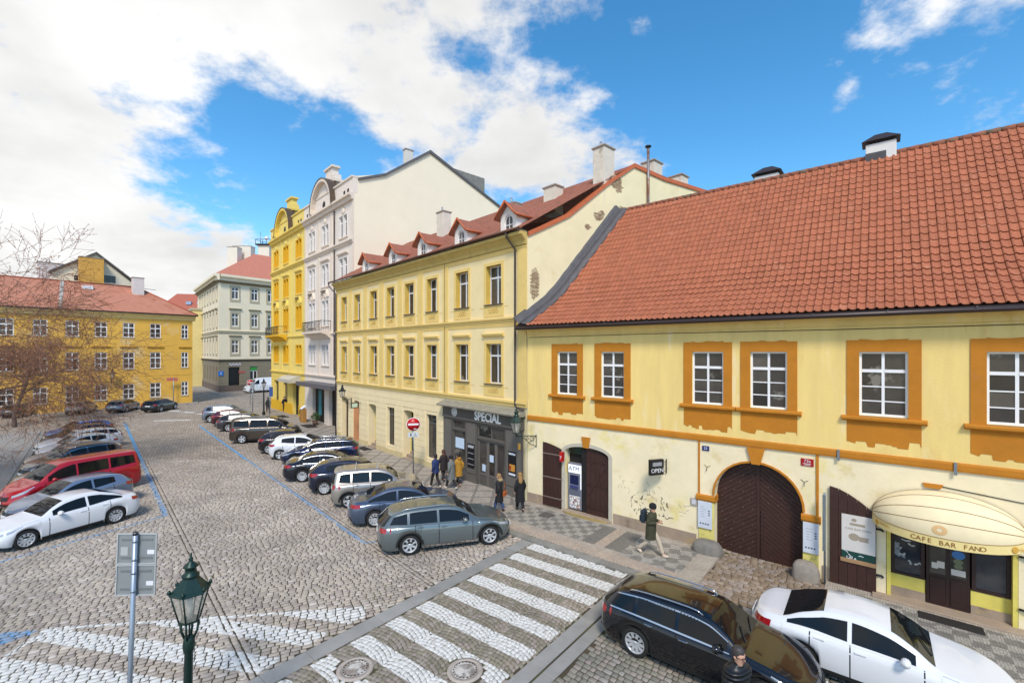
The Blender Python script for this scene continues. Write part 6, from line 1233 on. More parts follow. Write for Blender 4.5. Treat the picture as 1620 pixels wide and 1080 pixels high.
# d = metres from the nose. top: silhouette of bonnet, screen and roof; belt: shoulder line
KINDS = {
 'wagon': dict(L=4.75, W=1.82, R=0.34, ax=(0.92, 3.70), cowl=1.32, ws=2.08, roof_end=4.45, hatch=True, lean=0.42, ends=(0.62, 2.5, 0.42, 3.4),
   top=[(0, .70), (.25, .80), (.8, .92), (1.32, 1.00), (1.7, 1.24), (2.08, 1.42), (2.6, 1.47), (3.4, 1.46), (4.2, 1.39), (4.75, 1.32)], belt=[(0, .62), (.3, .74), (1.3, .91), (2.6, .94), (3.9, .97), (4.75, .96)], pil=(2.72, 3.72, 4.42)),
 'sedan': dict(L=4.65, W=1.80, R=0.33, ax=(0.90, 3.58), cowl=1.30, ws=2.05, roof_end=3.05, deck=4.02, hatch=False, lean=0.06, ends=(0.62, 2.5, 0.5, 2.8),
   top=[(0, .68), (.25, .78), (.8, .90), (1.30, .98), (1.68, 1.22), (2.05, 1.39), (2.55, 1.45), (3.05, 1.42), (3.5, 1.28), (4.02, 1.07), (4.4, 1.04), (4.65, .98)], belt=[(0, .60), (.3, .72), (1.3, .90), (2.6, .93), (3.9, .97), (4.65, .92)], pil=(2.68, 3.52, 0)),
 'hatch': dict(L=4.2, W=1.78, R=0.32, ax=(0.84, 3.42), cowl=1.18, ws=1.92, roof_end=3.9, hatch=True, lean=0.40, ends=(0.60, 2.4, 0.46, 2.9),
   top=[(0, .70), (.22, .80), (.7, .92), (1.18, 1.01), (1.55, 1.26), (1.92, 1.44), (2.4, 1.50), (3.1, 1.47), (3.8, 1.38), (4.2, 1.30)], belt=[(0, .62), (.3, .75), (1.2, .93), (2.4, .97), (3.5, 1.03), (4.2, 1.02)], pil=(2.52, 3.38, 0)),
 'suv': dict(L=4.45, W=1.84, R=0.345, ax=(0.90, 3.56), cowl=1.20, ws=1.90, roof_end=4.15, hatch=True, lean=0.34, ends=(0.58, 2.7, 0.42, 3.2),
   top=[(0, .84), (.22, .94), (.7, 1.05), (1.20, 1.12), (1.55, 1.38), (1.90, 1.58), (2.4, 1.66), (3.2, 1.65), (4.0, 1.58), (4.45, 1.50)], belt=[(0, .74), (.3, .88), (1.2, 1.04), (2.4, 1.07), (3.6, 1.11), (4.45, 1.10)], pil=(2.58, 3.50, 4.02)),
 'boxy': dict(L=4.22, W=1.79, R=0.33, ax=(0.84, 3.42), cowl=1.15, ws=1.78, roof_end=4.0, hatch=True, lean=0.14, ends=(0.55, 2.8, 0.36, 3.8),
   top=[(0, .84), (.2, .94), (.7, 1.03), (1.15, 1.09), (1.48, 1.36), (1.78, 1.57), (2.2, 1.66), (3.2, 1.67), (4.0, 1.64), (4.22, 1.60)], belt=[(0, .74), (.3, .88), (1.15, 1.02), (2.4, 1.04), (3.6, 1.06), (4.22, 1.06)], pil=(2.48, 3.30, 3.86)),
 'minivan': dict(L=5.1, W=1.93, R=0.34, ax=(0.92, 4.12), cowl=0.98, ws=1.78, roof_end=4.85, hatch=True, lean=0.16, ends=(0.60, 2.5, 0.36, 4.2),
   top=[(0, .86), (.2, .98), (.6, 1.11), (.98, 1.20), (1.35, 1.50), (1.78, 1.80), (2.3, 1.90), (3.6, 1.91), (4.8, 1.89), (5.1, 1.85)], belt=[(0, .72), (.3, .90), (1.0, 1.12), (2.4, 1.16), (3.8, 1.17), (5.1, 1.17)], pil=(2.36, 3.62, 4.86)),
 'panelvan': dict(L=5.9, W=2.02, R=0.36, ax=(1.0, 4.5), cowl=1.05, ws=1.75, roof_end=5.7, hatch=True, lean=0.08, ends=(0.62, 2.5, 0.30, 4.5),
   top=[(0, .95), (.2, 1.08), (.6, 1.22), (1.05, 1.36), (1.4, 1.80), (1.75, 2.20), (2.3, 2.50), (3.6, 2.56), (5.5, 2.56), (5.9, 2.52)], belt=[(0, .8), (.3, 1.0), (1.05, 1.30), (2.4, 1.36), (3.8, 1.36), (5.9, 1.36)], pil=(2.25, 0, 0)),
}
car_glass = M('car_glass', '#15181a', 0.04, spec=0.33, rnd=0.3)
tyre_m = M('tyre_rubber', '#1b1b1b', 0.85); rim_m = M('alloy_silver', '#c4c6ca', 0.4, metal=0.45); hub_m = M('wheel_well', '#0d0d0d', 0.9); black_pl = M('black_plastic', '#1c1d1e', 0.6)
chrome = M('chrome_trim', '#c9ccd0', 0.18, metal=1.0); head_m = M('headlamp', '#9aa2a9', 0.08, spec=0.8, coat=1.0, var=0.25, vs_=30); tail_m = M('tail_lamp', '#9c0d12', 0.12, coat=1.0); plate_m = M('licence_plate', '#d8dadc', 0.5)
RIMS = {}
def rim_mesh(R, spokes):
    k = (R, spokes)
    if k in RIMS: return RIMS[k]
    r = R*0.70; m = MB(); m.lathe([(r*1.02, -0.03), (r*1.03, 0.035), (r*0.96, 0.035), (r*0.90, 0.0), (r*0.88, -0.06)], 28, axis='y', cap=False)
    m.lathe([(0.0, -0.035), (r*0.95, -0.04)], 24, axis='y', cap=False, m=1); m.lathe([(0.0, 0.022), (r*0.18, 0.022), (r*0.26, 0.004), (r*0.27, -0.05)], 16, axis='y')
    for i in range(spokes):
        a = 2*math.pi*i/spokes; w0, w1 = (0.085 if spokes <= 5 else 0.052), (0.062 if spokes <= 5 else 0.040)
        c, s = math.cos(a), math.sin(a)
        def P_(rr, w, y): return (rr*c-w*s, y, rr*s+w*c)
        v = [P_(r*0.2, -w0*0.6, 0.012), P_(r*0.2, w0*0.6, 0.012), P_(r*0.97, w1*0.9, 0.028), P_(r*0.97, -w1*0.9, 0.028), P_(r*0.2, -w0*0.6, -0.02), P_(r*0.2, w0*0.6, -0.02), P_(r*0.97, w1*0.9, -0.005), P_(r*0.97, -w1*0.9, -0.005)]
        m.add(v, [(0, 1, 2, 3), (7, 6, 5, 4), (0, 3, 7, 4), (1, 5, 6, 2)])
    RIMS[k] = m.mesh('rim', [rim_m, hub_m]); return RIMS[k]
TYRES = {}
def tyre_mesh(R):
    if R not in TYRES:
        w = 0.105; TYRES[R] = (MB().lathe([(R*0.71, -w*0.8), (R*0.75, -w), (R*0.93, -w*0.98), (R*0.99, -w*0.75), (R, 0), (R*0.99, w*0.75), (R*0.93, w*0.98), (R*0.75, w), (R*0.71, w*0.8)], 30, axis='y', cap=False).mesh('tyre', tyre_m),
                               MB().lathe([(0.0, -0.01), (R*0.62, -0.015), (R*0.66, -0.06), (0.0, -0.07)], 20, axis='y').mesh('wheel', hub_m))
    return TYRES[R]
class Car:
    def __init__(c, kind):
        c.k = KINDS[kind]; K_ = c.k; L, Wh = K_['L'], K_['W']/2; c.L, c.Wh = L, Wh; ef, nf, er, nr = K_['ends']; c.kind = kind
        top, belt = pchip(K_['top']), pchip(K_['belt']); ra = K_['R']+0.055; NF = 10; c.NF = NF
        D = [(ef*(1-math.cos(math.pi/2*i/NF)**(2/nf)) if i else 0.0, max(0.03, math.sin(math.pi/2*i/NF)**(2/nf))) for i in range(NF+1)]
        ds = set(np.round(np.arange(ef+0.07, L-er-0.03, 0.075), 3).tolist())
        for a in K_['ax']:
            for t in (-1, -0.93, -0.7, -0.35, 0, 0.35, 0.7, 0.93, 1, 1.02, -1.02): ds.add(round(a+t*ra, 3))
        for a in (K_['cowl'], K_['ws'], K_['roof_end'], K_.get('deck', 2.0)): ds.add(a)
        mid = sorted(d for d in ds if ef+0.02 < d < L-er-0.02)
        D += [(d, 1.0) for d in mid]; c.n_mid0 = NF+1; n_rear = len(D)
        D += [(L-er*(1-math.cos(math.pi/2*i/NF)**(2/nr)) if i else L, max(0.03, math.sin(math.pi/2*i/NF)**(2/nr))) for i in range(NF, -1, -1)]
        c.i_rear = n_rear; c.D = [d for d, w in D]; A = []
        roofk = 0.40 if kind not in ('minivan', 'panelvan', 'boxy') else 0.22
        for d, wf in D:
            plan = 1-0.05*max(0, (1.3-d)/1.3)**2-0.05*max(0, (d-L+1.2)/1.2)**2
            w = Wh*wf*plan; zb = 0.20+0.10*max(0, 1-d/0.5)**2+0.10*max(0, 1-(L-d)/0.5)**2; dx = 9
            for a in K_['ax']:
                if abs(d-a) < ra: zb = max(zb, K_['R']+math.sqrt(max(0, ra*ra-(d-a)**2)))
            zs, zr = belt(d), top(d); hg = max(zr-zs, 0.03); kk = min(1, hg/0.3)
            sq = min(1.0, w/(Wh*0.5))                        # ends pinch towards the middle
            y6 = w-(0.07+roofk*hg)*sq; y5 = w-0.07*sq
            fl = 0.012*sq
            ring = [(w-0.05*sq, zb), (w-0.004*sq, zb+0.22*(zs-zb)), (w+fl, zb+0.52*(zs-zb)), (w+fl*0.3, zb+0.82*(zs-zb)), (w-0.04*sq, zs), (y5, zs+0.012*kk), (y6, zs+hg*0.86), (y6-0.065*sq, zs+hg*0.965), (y6*0.55, zr-0.004), (0.0, zr)]
            pts = []
            for y, z in ring:
                x = d
                if d < 1.2: f = (1-d/1.2)**1.5; x += f*(0.16*max(0, (z-0.50)/0.3)+0.16*max(0, (0.36-z)/0.2))
                rr_ = max(0, 1-(L-d)/1.0)**1.2
                if K_['hatch']: x -= rr_*(K_['lean']*max(0, (z-zs)/max(0.2, zr-zs))+0.05*max(0, (z-0.55)/0.4)*(z <= zs)+0.12*max(0, (0.36-z)/0.2))
                else: x -= rr_*(0.14*max(0, (z-0.62)/0.35)+0.14*max(0, (0.36-z)/0.2))
                pts.append((L/2-x, max(y, 0.0), z))
            A.append(pts)
        c.A = np.array(A)
    def idx(c, d):
        return float(np.interp(d, c.D, np.arange(len(c.D))))
    def S(c, i, r):
        i = min(max(i, 0), len(c.D)-1.001); r = min(max(r, 0), 8.9999); a, b = int(i), int(r); f, g = i-a, r-b
        return (c.A[a, b]*(1-f)+c.A[a+1, b]*f)*(1-g)+(c.A[a, b+1]*(1-f)+c.A[a+1, b+1]*f)*g
    def P(c, i, r, off, side):
        p = c.S(i, r); du = c.S(i+0.3, r)-c.S(i-0.3, r); dv = c.S(i, r+0.2)-c.S(i, r-0.2); n = np.cross(dv, du); l = np.linalg.norm(n)
        n = n/l if l > 1e-9 else np.array((0, 1, 0.0))
        if n[1]+n[2]*0.5 < -1e-6 and abs(p[0]) < c.L/2-0.35: n = -n
        elif abs(p[0]) >= c.L/2-0.35 and n[0]*math.copysign(1, p[0]) < -0.3: n = -n
        p = p+n*off; return (p[0], p[1]*side, p[2])
    def patch(c, i0, i1, r0, r1, off=0.004, ni=None, nr=3, sides=(1,), mb=None, r0b=None, r1b=None):
        mb = mb or MB(); ni = ni or max(2, int(abs(i1-i0)*1.0)+1)
        for s in sides:
            rows = []
            for a in range(ni+1):
                t = a/ni; i = i0+(i1-i0)*t; lo = r0 if r0b is None else r0+(r0b-r0)*t; hi = r1 if r1b is None else r1+(r1b-r1)*t
                rows.append([c.P(i, lo+(hi-lo)*b/nr, off, s) for b in range(nr+1)])
            mb.grid(rows)
        return mb
CARS = {}
CARMESH = {}
def car(kind, label, paint, x, y, head, detail=1, rail=None, spokes=5, clad=False, chrome_dlo=False, seed=0, scale=1.0, roof_col=None, racks=False, name=None, group='parked cars', z=0.0, hubcap=False):
    if kind not in CARS: CARS[kind] = Car(kind)
    c = CARS[kind]; K_ = c.k; L = c.L
    T = thing(name or {'minivan': 'parked_van', 'panelvan': 'delivery_van'}.get(kind, 'parked_car'), label, 'van' if kind in ('minivan', 'panelvan') else 'car', (x, y, z), head, group)
    if scale != 1.0: T.scale = (scale, scale, scale)
    def me(key, fn, mat):
        k = (kind, key, mat.name)
        if k not in CARMESH: CARMESH[k] = fn().mesh(key, mat)
        return CARMESH[k]
    def body():
        n = len(c.D); full = [[tuple(p) for p in c.A[i]]+[(p[0], -p[1], p[2]) for p in c.A[i][-2::-1]] for i in range(n)]
        return MB().grid(full)
    obj('body', me('body', body, paint), T)
    R = K_['R']
    def under():
        m = MB(); m.box(-L/2+0.30, L/2-0.30, -c.Wh*0.72, c.Wh*0.72, 0.20, 0.62)
        for a in K_['ax']: m.box(L/2-a-R-0.03, L/2-a+R+0.03, -c.Wh*0.95, c.Wh*0.95, R+0.05, R*2+0.02)
        return m
    obj('underbody', me('underbody', under, hub_m), T)
    ty, hb = tyre_mesh(R); rm = rim_mesh(R, spokes)
    for a in K_['ax']:
        for s in (1, -1):
            w = obj('wheel', hb, T, (L/2-a, s*(c.Wh-0.125), R), 0 if s > 0 else math.pi); obj('tyre', ty, w); obj('rim', rm, w, (0, 0.062, 0))
    i0 = c.idx; cw, ws, re_ = K_['cowl'], K_['ws'], K_['roof_end']
    # glass
    obj('windscreen', me('windscreen', lambda: c.patch(i0(cw+0.05), i0(ws-0.04), 7.05, 8.99, 0.005, nr=5, sides=(1, -1)), car_glass), T)
    if K_['hatch'] and kind != 'panelvan': obj('rear_window', me('rear_window', lambda: c.patch(len(c.D)-8.3, len(c.D)-1.0, 5.12, 6.1, 0.005, ni=10, sides=(1, -1)), car_glass), T)
    elif not K_['hatch']: obj('rear_window', me('rear_window', lambda: c.patch(i0(re_+0.10), i0(K_['deck']-0.06), 7.05, 8.99, 0.005, nr=5, sides=(1, -1)), car_glass), T)
    B, C_, Dp = K_['pil']; segs = [(cw+0.34, B-0.03)]
    if C_: segs.append((B+0.05, C_-0.03))
    if Dp: segs.append((C_+0.06, min(Dp, L-0.34)))
    for j, (a, b) in enumerate(segs):
        for s in (1, -1):
            def fn(a=a, b=b, s=s, j=j):
                last = (j == len(segs)-1) and kind != 'panelvan'
                if j == 0: return c.patch(i0(a), i0(b), 5.10, 5.80, 0.009, sides=(s,), r1b=5.92)
                if last and not K_['hatch']: return c.patch(i0(a), i0(b+0.36), 5.10, 5.92, 0.009, sides=(s,), r0b=5.25, r1b=5.75)
                return c.patch(i0(a), i0(b), 5.10, 5.92, 0.009, sides=(s,), r0b=5.22 if last else 5.10, r1b=5.86 if last else 5.92)
            obj('side_window', me('side_window%d%d' % (j, s), fn, car_glass), T)
    # lamps, grille, plates
    NF = c.NF
    for s in (1, -1):
        obj('headlight', me('headlight%d' % s, lambda: c.patch(4.2, i0(0.78 if kind != 'panelvan' else 0.6), 3.0, 3.95, 0.006, ni=10, sides=(s,), r0b=3.5, r1b=4.0), head_m), T)
        if kind in ('wagon', 'suv', 'boxy', 'minivan'): obj('tail_light', me('tail%d' % s, lambda: c.patch(i0(L-0.42), len(c.D)-4.4, 2.9, 4.85 if kind != 'wagon' else 4.2, 0.007, ni=8, sides=(s,)), tail_m), T)
        else: obj('tail_light', me('tail%d' % s, lambda: c.patch(i0(L-0.45), len(c.D)-4.6, 3.0 if kind != 'panelvan' else 2.2, 4.05, 0.007, ni=8, sides=(s,)), tail_m), T)
    obj('grille', me('grille', lambda: c.patch(0.2, 3.2, 2.25, 3.75, 0.006, ni=5, sides=(1, -1)), black_pl), T)
    obj('lower_intake', me('lower_intake', lambda: c.patch(0.2, 5.2, 0.5, 1.35, 0.006, ni=6, sides=(1, -1)), black_pl), T)
    obj('rear_bumper_trim', me('rear_bumper', lambda: c.patch(len(c.D)-7.0, len(c.D)-1.2, 0.2, 1.1, 0.006, ni=8, sides=(1, -1)), black_pl), T)
    def plate_pos(front):
        i = 0.6 if front else len(c.D)-1.6; q = c.S(i, 1.9 if front else 2.6); return (q[0]+(0.02 if front else -0.02), 0, q[2])
    pm = me('number_plate', lambda: MB().bbox(-0.012, 0.012, -0.26, 0.26, -0.055, 0.055, 0.004), plate_m)
    obj('number_plate', pm, T, plate_pos(True)); obj('number_plate', pm, T, plate_pos(False))
    # mirrors
    for s in (1, -1):
        q = c.S(i0(cw+0.50), 5.05)
        obj('door_mirror', me('mirror%d' % s, lambda: MB().lathe([(0.0, -0.105), (0.06, -0.095), (0.085, -0.04), (0.085, 0.04), (0.06, 0.095), (0.0, 0.105)], 12, axis='y').tube([(0.02, -s*0.12, -0.06), (0.02, -s*0.03, -0.02)], 0.025, 6), paint if not clad else paint), T, (q[0], s*(q[1]+0.16), q[2]+0.08))
    # sills and cladding
    if clad or kind in ('suv',):
        for s in (1, -1):
            for j, a in enumerate(K_['ax']):
                def fn(a=a, s=s):
                    m = MB(); rows = []
                    for t in range(15):
                        an = math.pi*t/14; rows.append([(L/2-a+rr_*math.cos(an), s*yy, K_['R']+rr_*math.sin(an)) for rr_, yy in ((R+0.05, c.Wh-0.03), (R+0.055, c.Wh+0.014), (R+0.13, c.Wh+0.014), (R+0.135, c.Wh-0.03))])
                    return m.grid(rows)
                obj('wheel_arch_trim', me('arch%d%d' % (j, s), fn, black_pl), T)
    for s in (1, -1): obj('sill', me('sill%d' % s, lambda: c.patch(i0(K_['ax'][0]+R+0.08), i0(K_['ax'][1]-R-0.08), 0.0, 0.55, 0.006, sides=(s,)), chrome if clad else black_pl), T)
    if detail >= 1:
        seam = M('shut_line', '#0a0a0a', 0.8); dpts = [cw+0.22, B, C_ if C_ else K_['ax'][1]-0.45]
        if kind == 'panelvan': dpts = [cw+0.2, B+0.05, 3.5]
        for s in (1, -1):
            for j in range(2):
                a, b = dpts[j]+0.012, dpts[j+1]-0.012
                if j == 1: b = min(b, K_['ax'][1]-0.20)
                obj('door', me('door%d%d' % (j, s), lambda: c.patch(i0(a), i0(b), 0.62, 4.94, 0.0075, nr=8, sides=(s,)), paint), T)
                obj('shut_line', me('shut%d%d' % (j, s), lambda: c.patch(i0(a-0.024), i0(b+0.024), 0.53, 4.99, 0.0045, nr=8, sides=(s,)), seam), T)
                q = c.S(i0(b-0.16), 3.45); obj('door_handle', me('handle', lambda: MB().bbox(-0.10, 0.10, -0.016, 0.016, -0.016, 0.016, 0.006), paint if not chrome_dlo else chrome), T, (q[0], s*(q[1]+0.018), q[2]))
        obj('bonnet_line', me('bonnet_line', lambda: c.patch(i0(0.50), i0(cw-0.04), 5.35, 5.43, 0.003, nr=1, sides=(1, -1)), seam), T)
        obj('wiper', me('wiper', lambda: MB().tube([tuple(np.array(c.P(i0(cw+0.08), 8.6, 0.02, 1))), tuple(np.array(c.P(i0(cw+0.22), 7.5, 0.02, 1)))], 0.012, 5), black_pl), T); obj('wiper', me('wiper2', lambda: MB().tube([c.P(i0(cw+0.08), 8.2, 0.02, -1), c.P(i0(cw+0.26), 8.9, 0.02, -1)], 0.012, 5), black_pl), T)
    if chrome_dlo:
        for s in (1, -1):
            e_ = segs[-1][1]; obj('window_trim', me('dlo%d' % s, lambda: c.patch(i0(segs[0][0]-0.06), i0(e_+0.05), 5.0, 5.08, 0.009, nr=1, sides=(s,), mb=c.patch(i0(segs[0][0]-0.02), i0(e_+0.05), 5.83, 5.90, 0.009, nr=1, sides=(s,), r0b=5.93, r1b=6.0)), chrome), T)
    if rail:
        for s in (1, -1):
            a, b = ws+0.25, min(re_-0.25, L-0.8); obj('roof_rail', me('rail%d' % s, lambda: MB().tube([c.P(i0(a-0.12), 7.0, -0.01, s)]+[c.P(i0(a+(b-a)*t/8), 7.0, 0.045, s) for t in range(9)]+[c.P(i0(b+0.12), 7.0, -0.01, s)], 0.018, 6), rail), T)
    if racks:
        for d in (ws+0.4, ws+1.35):
            p, q = c.P(i0(d), 6.9, 0.03, 1), c.P(i0(d), 6.9, 0.03, -1); zz_v = c.A[int(i0(d)), 9, 2]+0.07
            MB().tube([p, (p[0], p[1]*0.92, zz_v), (q[0], q[1]*0.92, zz_v), q], 0.02, 6).build('roof_rack', rim_m, T)
    return T
def paint(name, col, metal=0.35, rough=0.28): return M('paint_'+name, col, rough, metal=metal, coat=0.9, spec=0.5)
hdR = math.atan2(0.30, 0.954)
def right_car(kind, label, pnt, wx, wy, dh=0.0, rear_ref=True, flip=False, **k):
    """place by the contact point of the near rear wheel"""
    K_ = KINDS[kind]; sc = k.get('scale', 1.0); h = hdR+dh; c, s = math.cos(h), math.sin(h)
    lx, ly = (K_['L']/2-K_['ax'][1])*sc, -(K_['W']/2-0.1)*sc
    px, py = wx-(c*lx-s*ly), wy-(s*lx+c*ly)
    return car(kind, label, pnt, px, py, h+(math.pi if flip else 0), **k)
GR = 'cars parked nose to the pavement'; GL = 'cars parked along the left bays'
teal = paint('grey_teal', '#6c7678', 0.55)
right_car('wagon', 'grey green estate car with black wheel arches nearest the crossing', teal, -3.58, 15.93, clad=True, rail=chrome, chrome_dlo=False, spokes=7, group=GR, scale=1.035)
right_car('sedan', 'slate blue saloon beside the grey green estate', paint('slate_blue', '#4d5a70', 0.5), -5.56, 18.45, spokes=10, group=GR)
right_car('boxy', 'boxy silver beige car with roof bars', paint('silver_beige', '#a59f98', 0.6), -7.42, 20.7, spokes=5, clad=True, racks=True, group=GR)
right_car('hatch', 'dark navy hatchback behind the silver boxy car', paint('dark_navy', '#1b2036', 0.4), -9.33, 22.62, spokes=10, group=GR, scale=1.04)
right_car('sedan', 'black saloon with bright chrome window line and large wheels', paint('black_blue', '#181b29', 0.4), -11.44, 24.82, spokes=10, chrome_dlo=True, group=GR)
c_, s_ = math.cos(hdR), math.sin(hdR)
car('wagon', 'dark blue estate parked nose towards the street', paint('deep_blue', '#1c2547', 0.5), -12.4, 29.55, hdR+math.pi, rail=chrome, chrome_dlo=True, spokes=7, group=GR, scale=1.0)
right_car('hatch', 'white hatchback between the dark blue estate and the black hatchback', paint('white', '#d9dade', 0.0), -15.25, 29.9, spokes=5, group=GR)
right_car('hatch', 'black plum hatchback next to the brown van', paint('plum_black', '#241c24', 0.4), -16.95, 31.7, spokes=7, group=GR)
right_car('minivan', 'dark brown passenger van in the right row', paint('brown', '#4f453d', 0.6), -20.91, 35.26, spokes=5, group=GR)
right_car('wagon', 'dark grey estate beyond the brown van', paint('graphite', '#4a4b4d', 0.6), -25.3, 40.6, spokes=7, group=GR)
right_car('hatch', 'wine red car squeezed between two grey cars', paint('wine', '#5a2430', 0.5), -27.9, 43.3, spokes=7, group=GR, detail=0)
right_car('suv', 'grey blue crossover at the far end of the right row', paint('grey_blue', '#7d8896', 0.6), -30.24, 45.64, spokes=5, group=GR, detail=0)
# left bays
axd = np.array((0.416, 0.909)); hdL = math.atan2(-0.909, -0.416); dM = -eM
base = np.array((-16.97, 17.71))+np.array((-0.909, 0.416))*0.80      # middle of the first car
LEFT = [('sedan', 'white saloon nearest the camera in the left bays', 'white', '#d9dade', 0.0, {}), ('hatch', 'steel blue hatchback behind the white saloon', 'steel_blue', '#7c8aa0', 0.5, {}),
        ('minivan', 'bright red passenger van', 'red', '#a5101c', 0.1, {}), ('wagon', 'grey brown estate with roof rails behind the red van', 'grey_brown', '#6d6a6b', 0.6, dict(rail=black_pl)),
        ('suv', 'dark grey off roader with chrome window line in the left bays', 'charcoal', '#4d4c52', 0.6, dict(chrome_dlo=True, rail=chrome)), ('sedan', 'pale silver saloon before the two white cars', 'pale_silver', '#b9bcc0', 0.6, {}),
        ('hatch', 'nearer of the two white cars in the left bays', 'white', '#d9dade', 0.0, {}), ('wagon', 'farther of the two white cars in the left bays, an estate', 'white', '#d9dade', 0.0, {}),
        ('hatch', 'dark navy hatchback near the end of the left bays', 'dark_navy', '#1b2036', 0.4, {}), ('hatch', 'bright blue hatchback last in the left bays', 'mid_blue', '#4f6fa8', 0.5, {})]
steps = [0, 2.75, 5.6, 8.6, 11.5, 14.4, 17.2, 20.0, 22.9, 25.8]
rL = random.Random(5)
for (kind, lab, pn, pc, pm, kw), st in zip(LEFT, steps):
    p = base+dM*st+axd*rL.uniform(-0.15, 0.15)*(st > 0)+axd*(0.25 if kind == 'minivan' else 0)
    car(kind, lab, paint(pn, pc, pm), float(p[0]), float(p[1]), hdL+rL.uniform(-0.02, 0.02), spokes=rL.choice((5, 7, 10)), group=GL, detail=1 if st < 12 else 0, **kw)
GF_ = 'cars parked before the far yellow house'
for kind, lab, pn, pc, x, y, hdg in (('hatch', 'silver hatchback before the far yellow house', 'silver_warm', '#a9a2a2', -50.0, 52.9, 113), ('wagon', 'grey blue estate before the far yellow house', 'grey_blue2', '#5d7086', -46.6, 54.6, 108),
                                     ('wagon', 'black estate before the far yellow house, nearest its corner', 'black_blue', '#181b29', -42.5, 55.0, 98), ('wagon', 'dark car half hidden by the bare tree', 'charcoal', '#4d4c52', -54.5, 50.5, 115)):
    car(kind, lab, paint(pn, pc, 0.5), x, y, rad(hdg), detail=0, group=GF_)
car('panelvan', 'white delivery van before the taupe corner house', paint('white', '#d9dade', 0.0), -44.2, 80.3, math.atan2(-0.8, -0.6), detail=1, spokes=7, group=None)
# street on the right
hA = frame_angle(eR)
x_, y_ = Rp(0, 0); rx, ry = 3.39, 11.24; Ka = KINDS['wagon']; lx = (Ka['L']/2-Ka['ax'][1])
car('wagon', 'black estate with silver roof rails beside the crossing', paint('gloss_black', '#121217', 0.3, 0.2), rx-lx*eR[0]*0.97, ry-lx*eR[1]*0.97, hA, rail=chrome, chrome_dlo=True, spokes=10, scale=0.97, group='cars standing in the right road')
s_tail = 10.45; p = Rp(s_tail+KINDS['sedan']['L']/2*1.0, 4.28)
car('sedan', 'white sleek saloon by the kerb before the gate', paint('white', '#d9dade', 0.0), p[0], p[1], hA+rad(1.0), spokes=5, group='cars standing in the right road')
# ================================================================== PEOPLE
skin_m = M('skin', '#c79a82', 0.6, var=0.05, vs_=20)
def skinned(name, pts, edges, radii, mat, parent, root=0, sub=2, **tags):
    me = bpy.data.meshes.new(name); me.from_pydata([tuple(p) for p in pts], edges, [])
    bm = bmesh.new(); bm.from_mesh(me); lay_ = bm.verts.layers.skin.verify(); bm.verts.ensure_lookup_table()
    for i, v in enumerate(bm.verts):
        r = radii[i]; v[lay_].radius = r if isinstance(r, tuple) else (r, r); v[lay_].use_root = (i == root)
    bm.to_mesh(me); bm.free(); me.materials.append(mat)
    o = obj(name, me, parent, **tags); s = o.modifiers.new('skin', 'SKIN'); s.use_smooth_shade = True; s.branch_smoothing = 0.4
    u = o.modifiers.new('sub', 'SUBSURF'); u.levels = sub; u.render_levels = sub
    return o
HAND = None
def hand_mesh():
    global HAND
    if HAND is None:
        m = MB(); m.bbox(-0.014, 0.014, -0.040, 0.040, -0.095, 0.005, 0.010)
        for i, (yy, ln) in enumerate(((-0.030, 0.062), (-0.010, 0.076), (0.010, 0.082), (0.030, 0.072))): m.tube([(0, yy, -0.088), (0.008, yy, -0.09-ln*0.5), (0.028, yy, -0.09-ln*0.92)], [0.0095, 0.009, 0.007], 6)
        m.tube([(0.004, 0.036, -0.02), (0.018, 0.062, -0.055), (0.030, 0.066, -0.088)], [0.012, 0.0105, 0.008], 6); HAND = m.mesh('hand', skin_m)
    return HAND
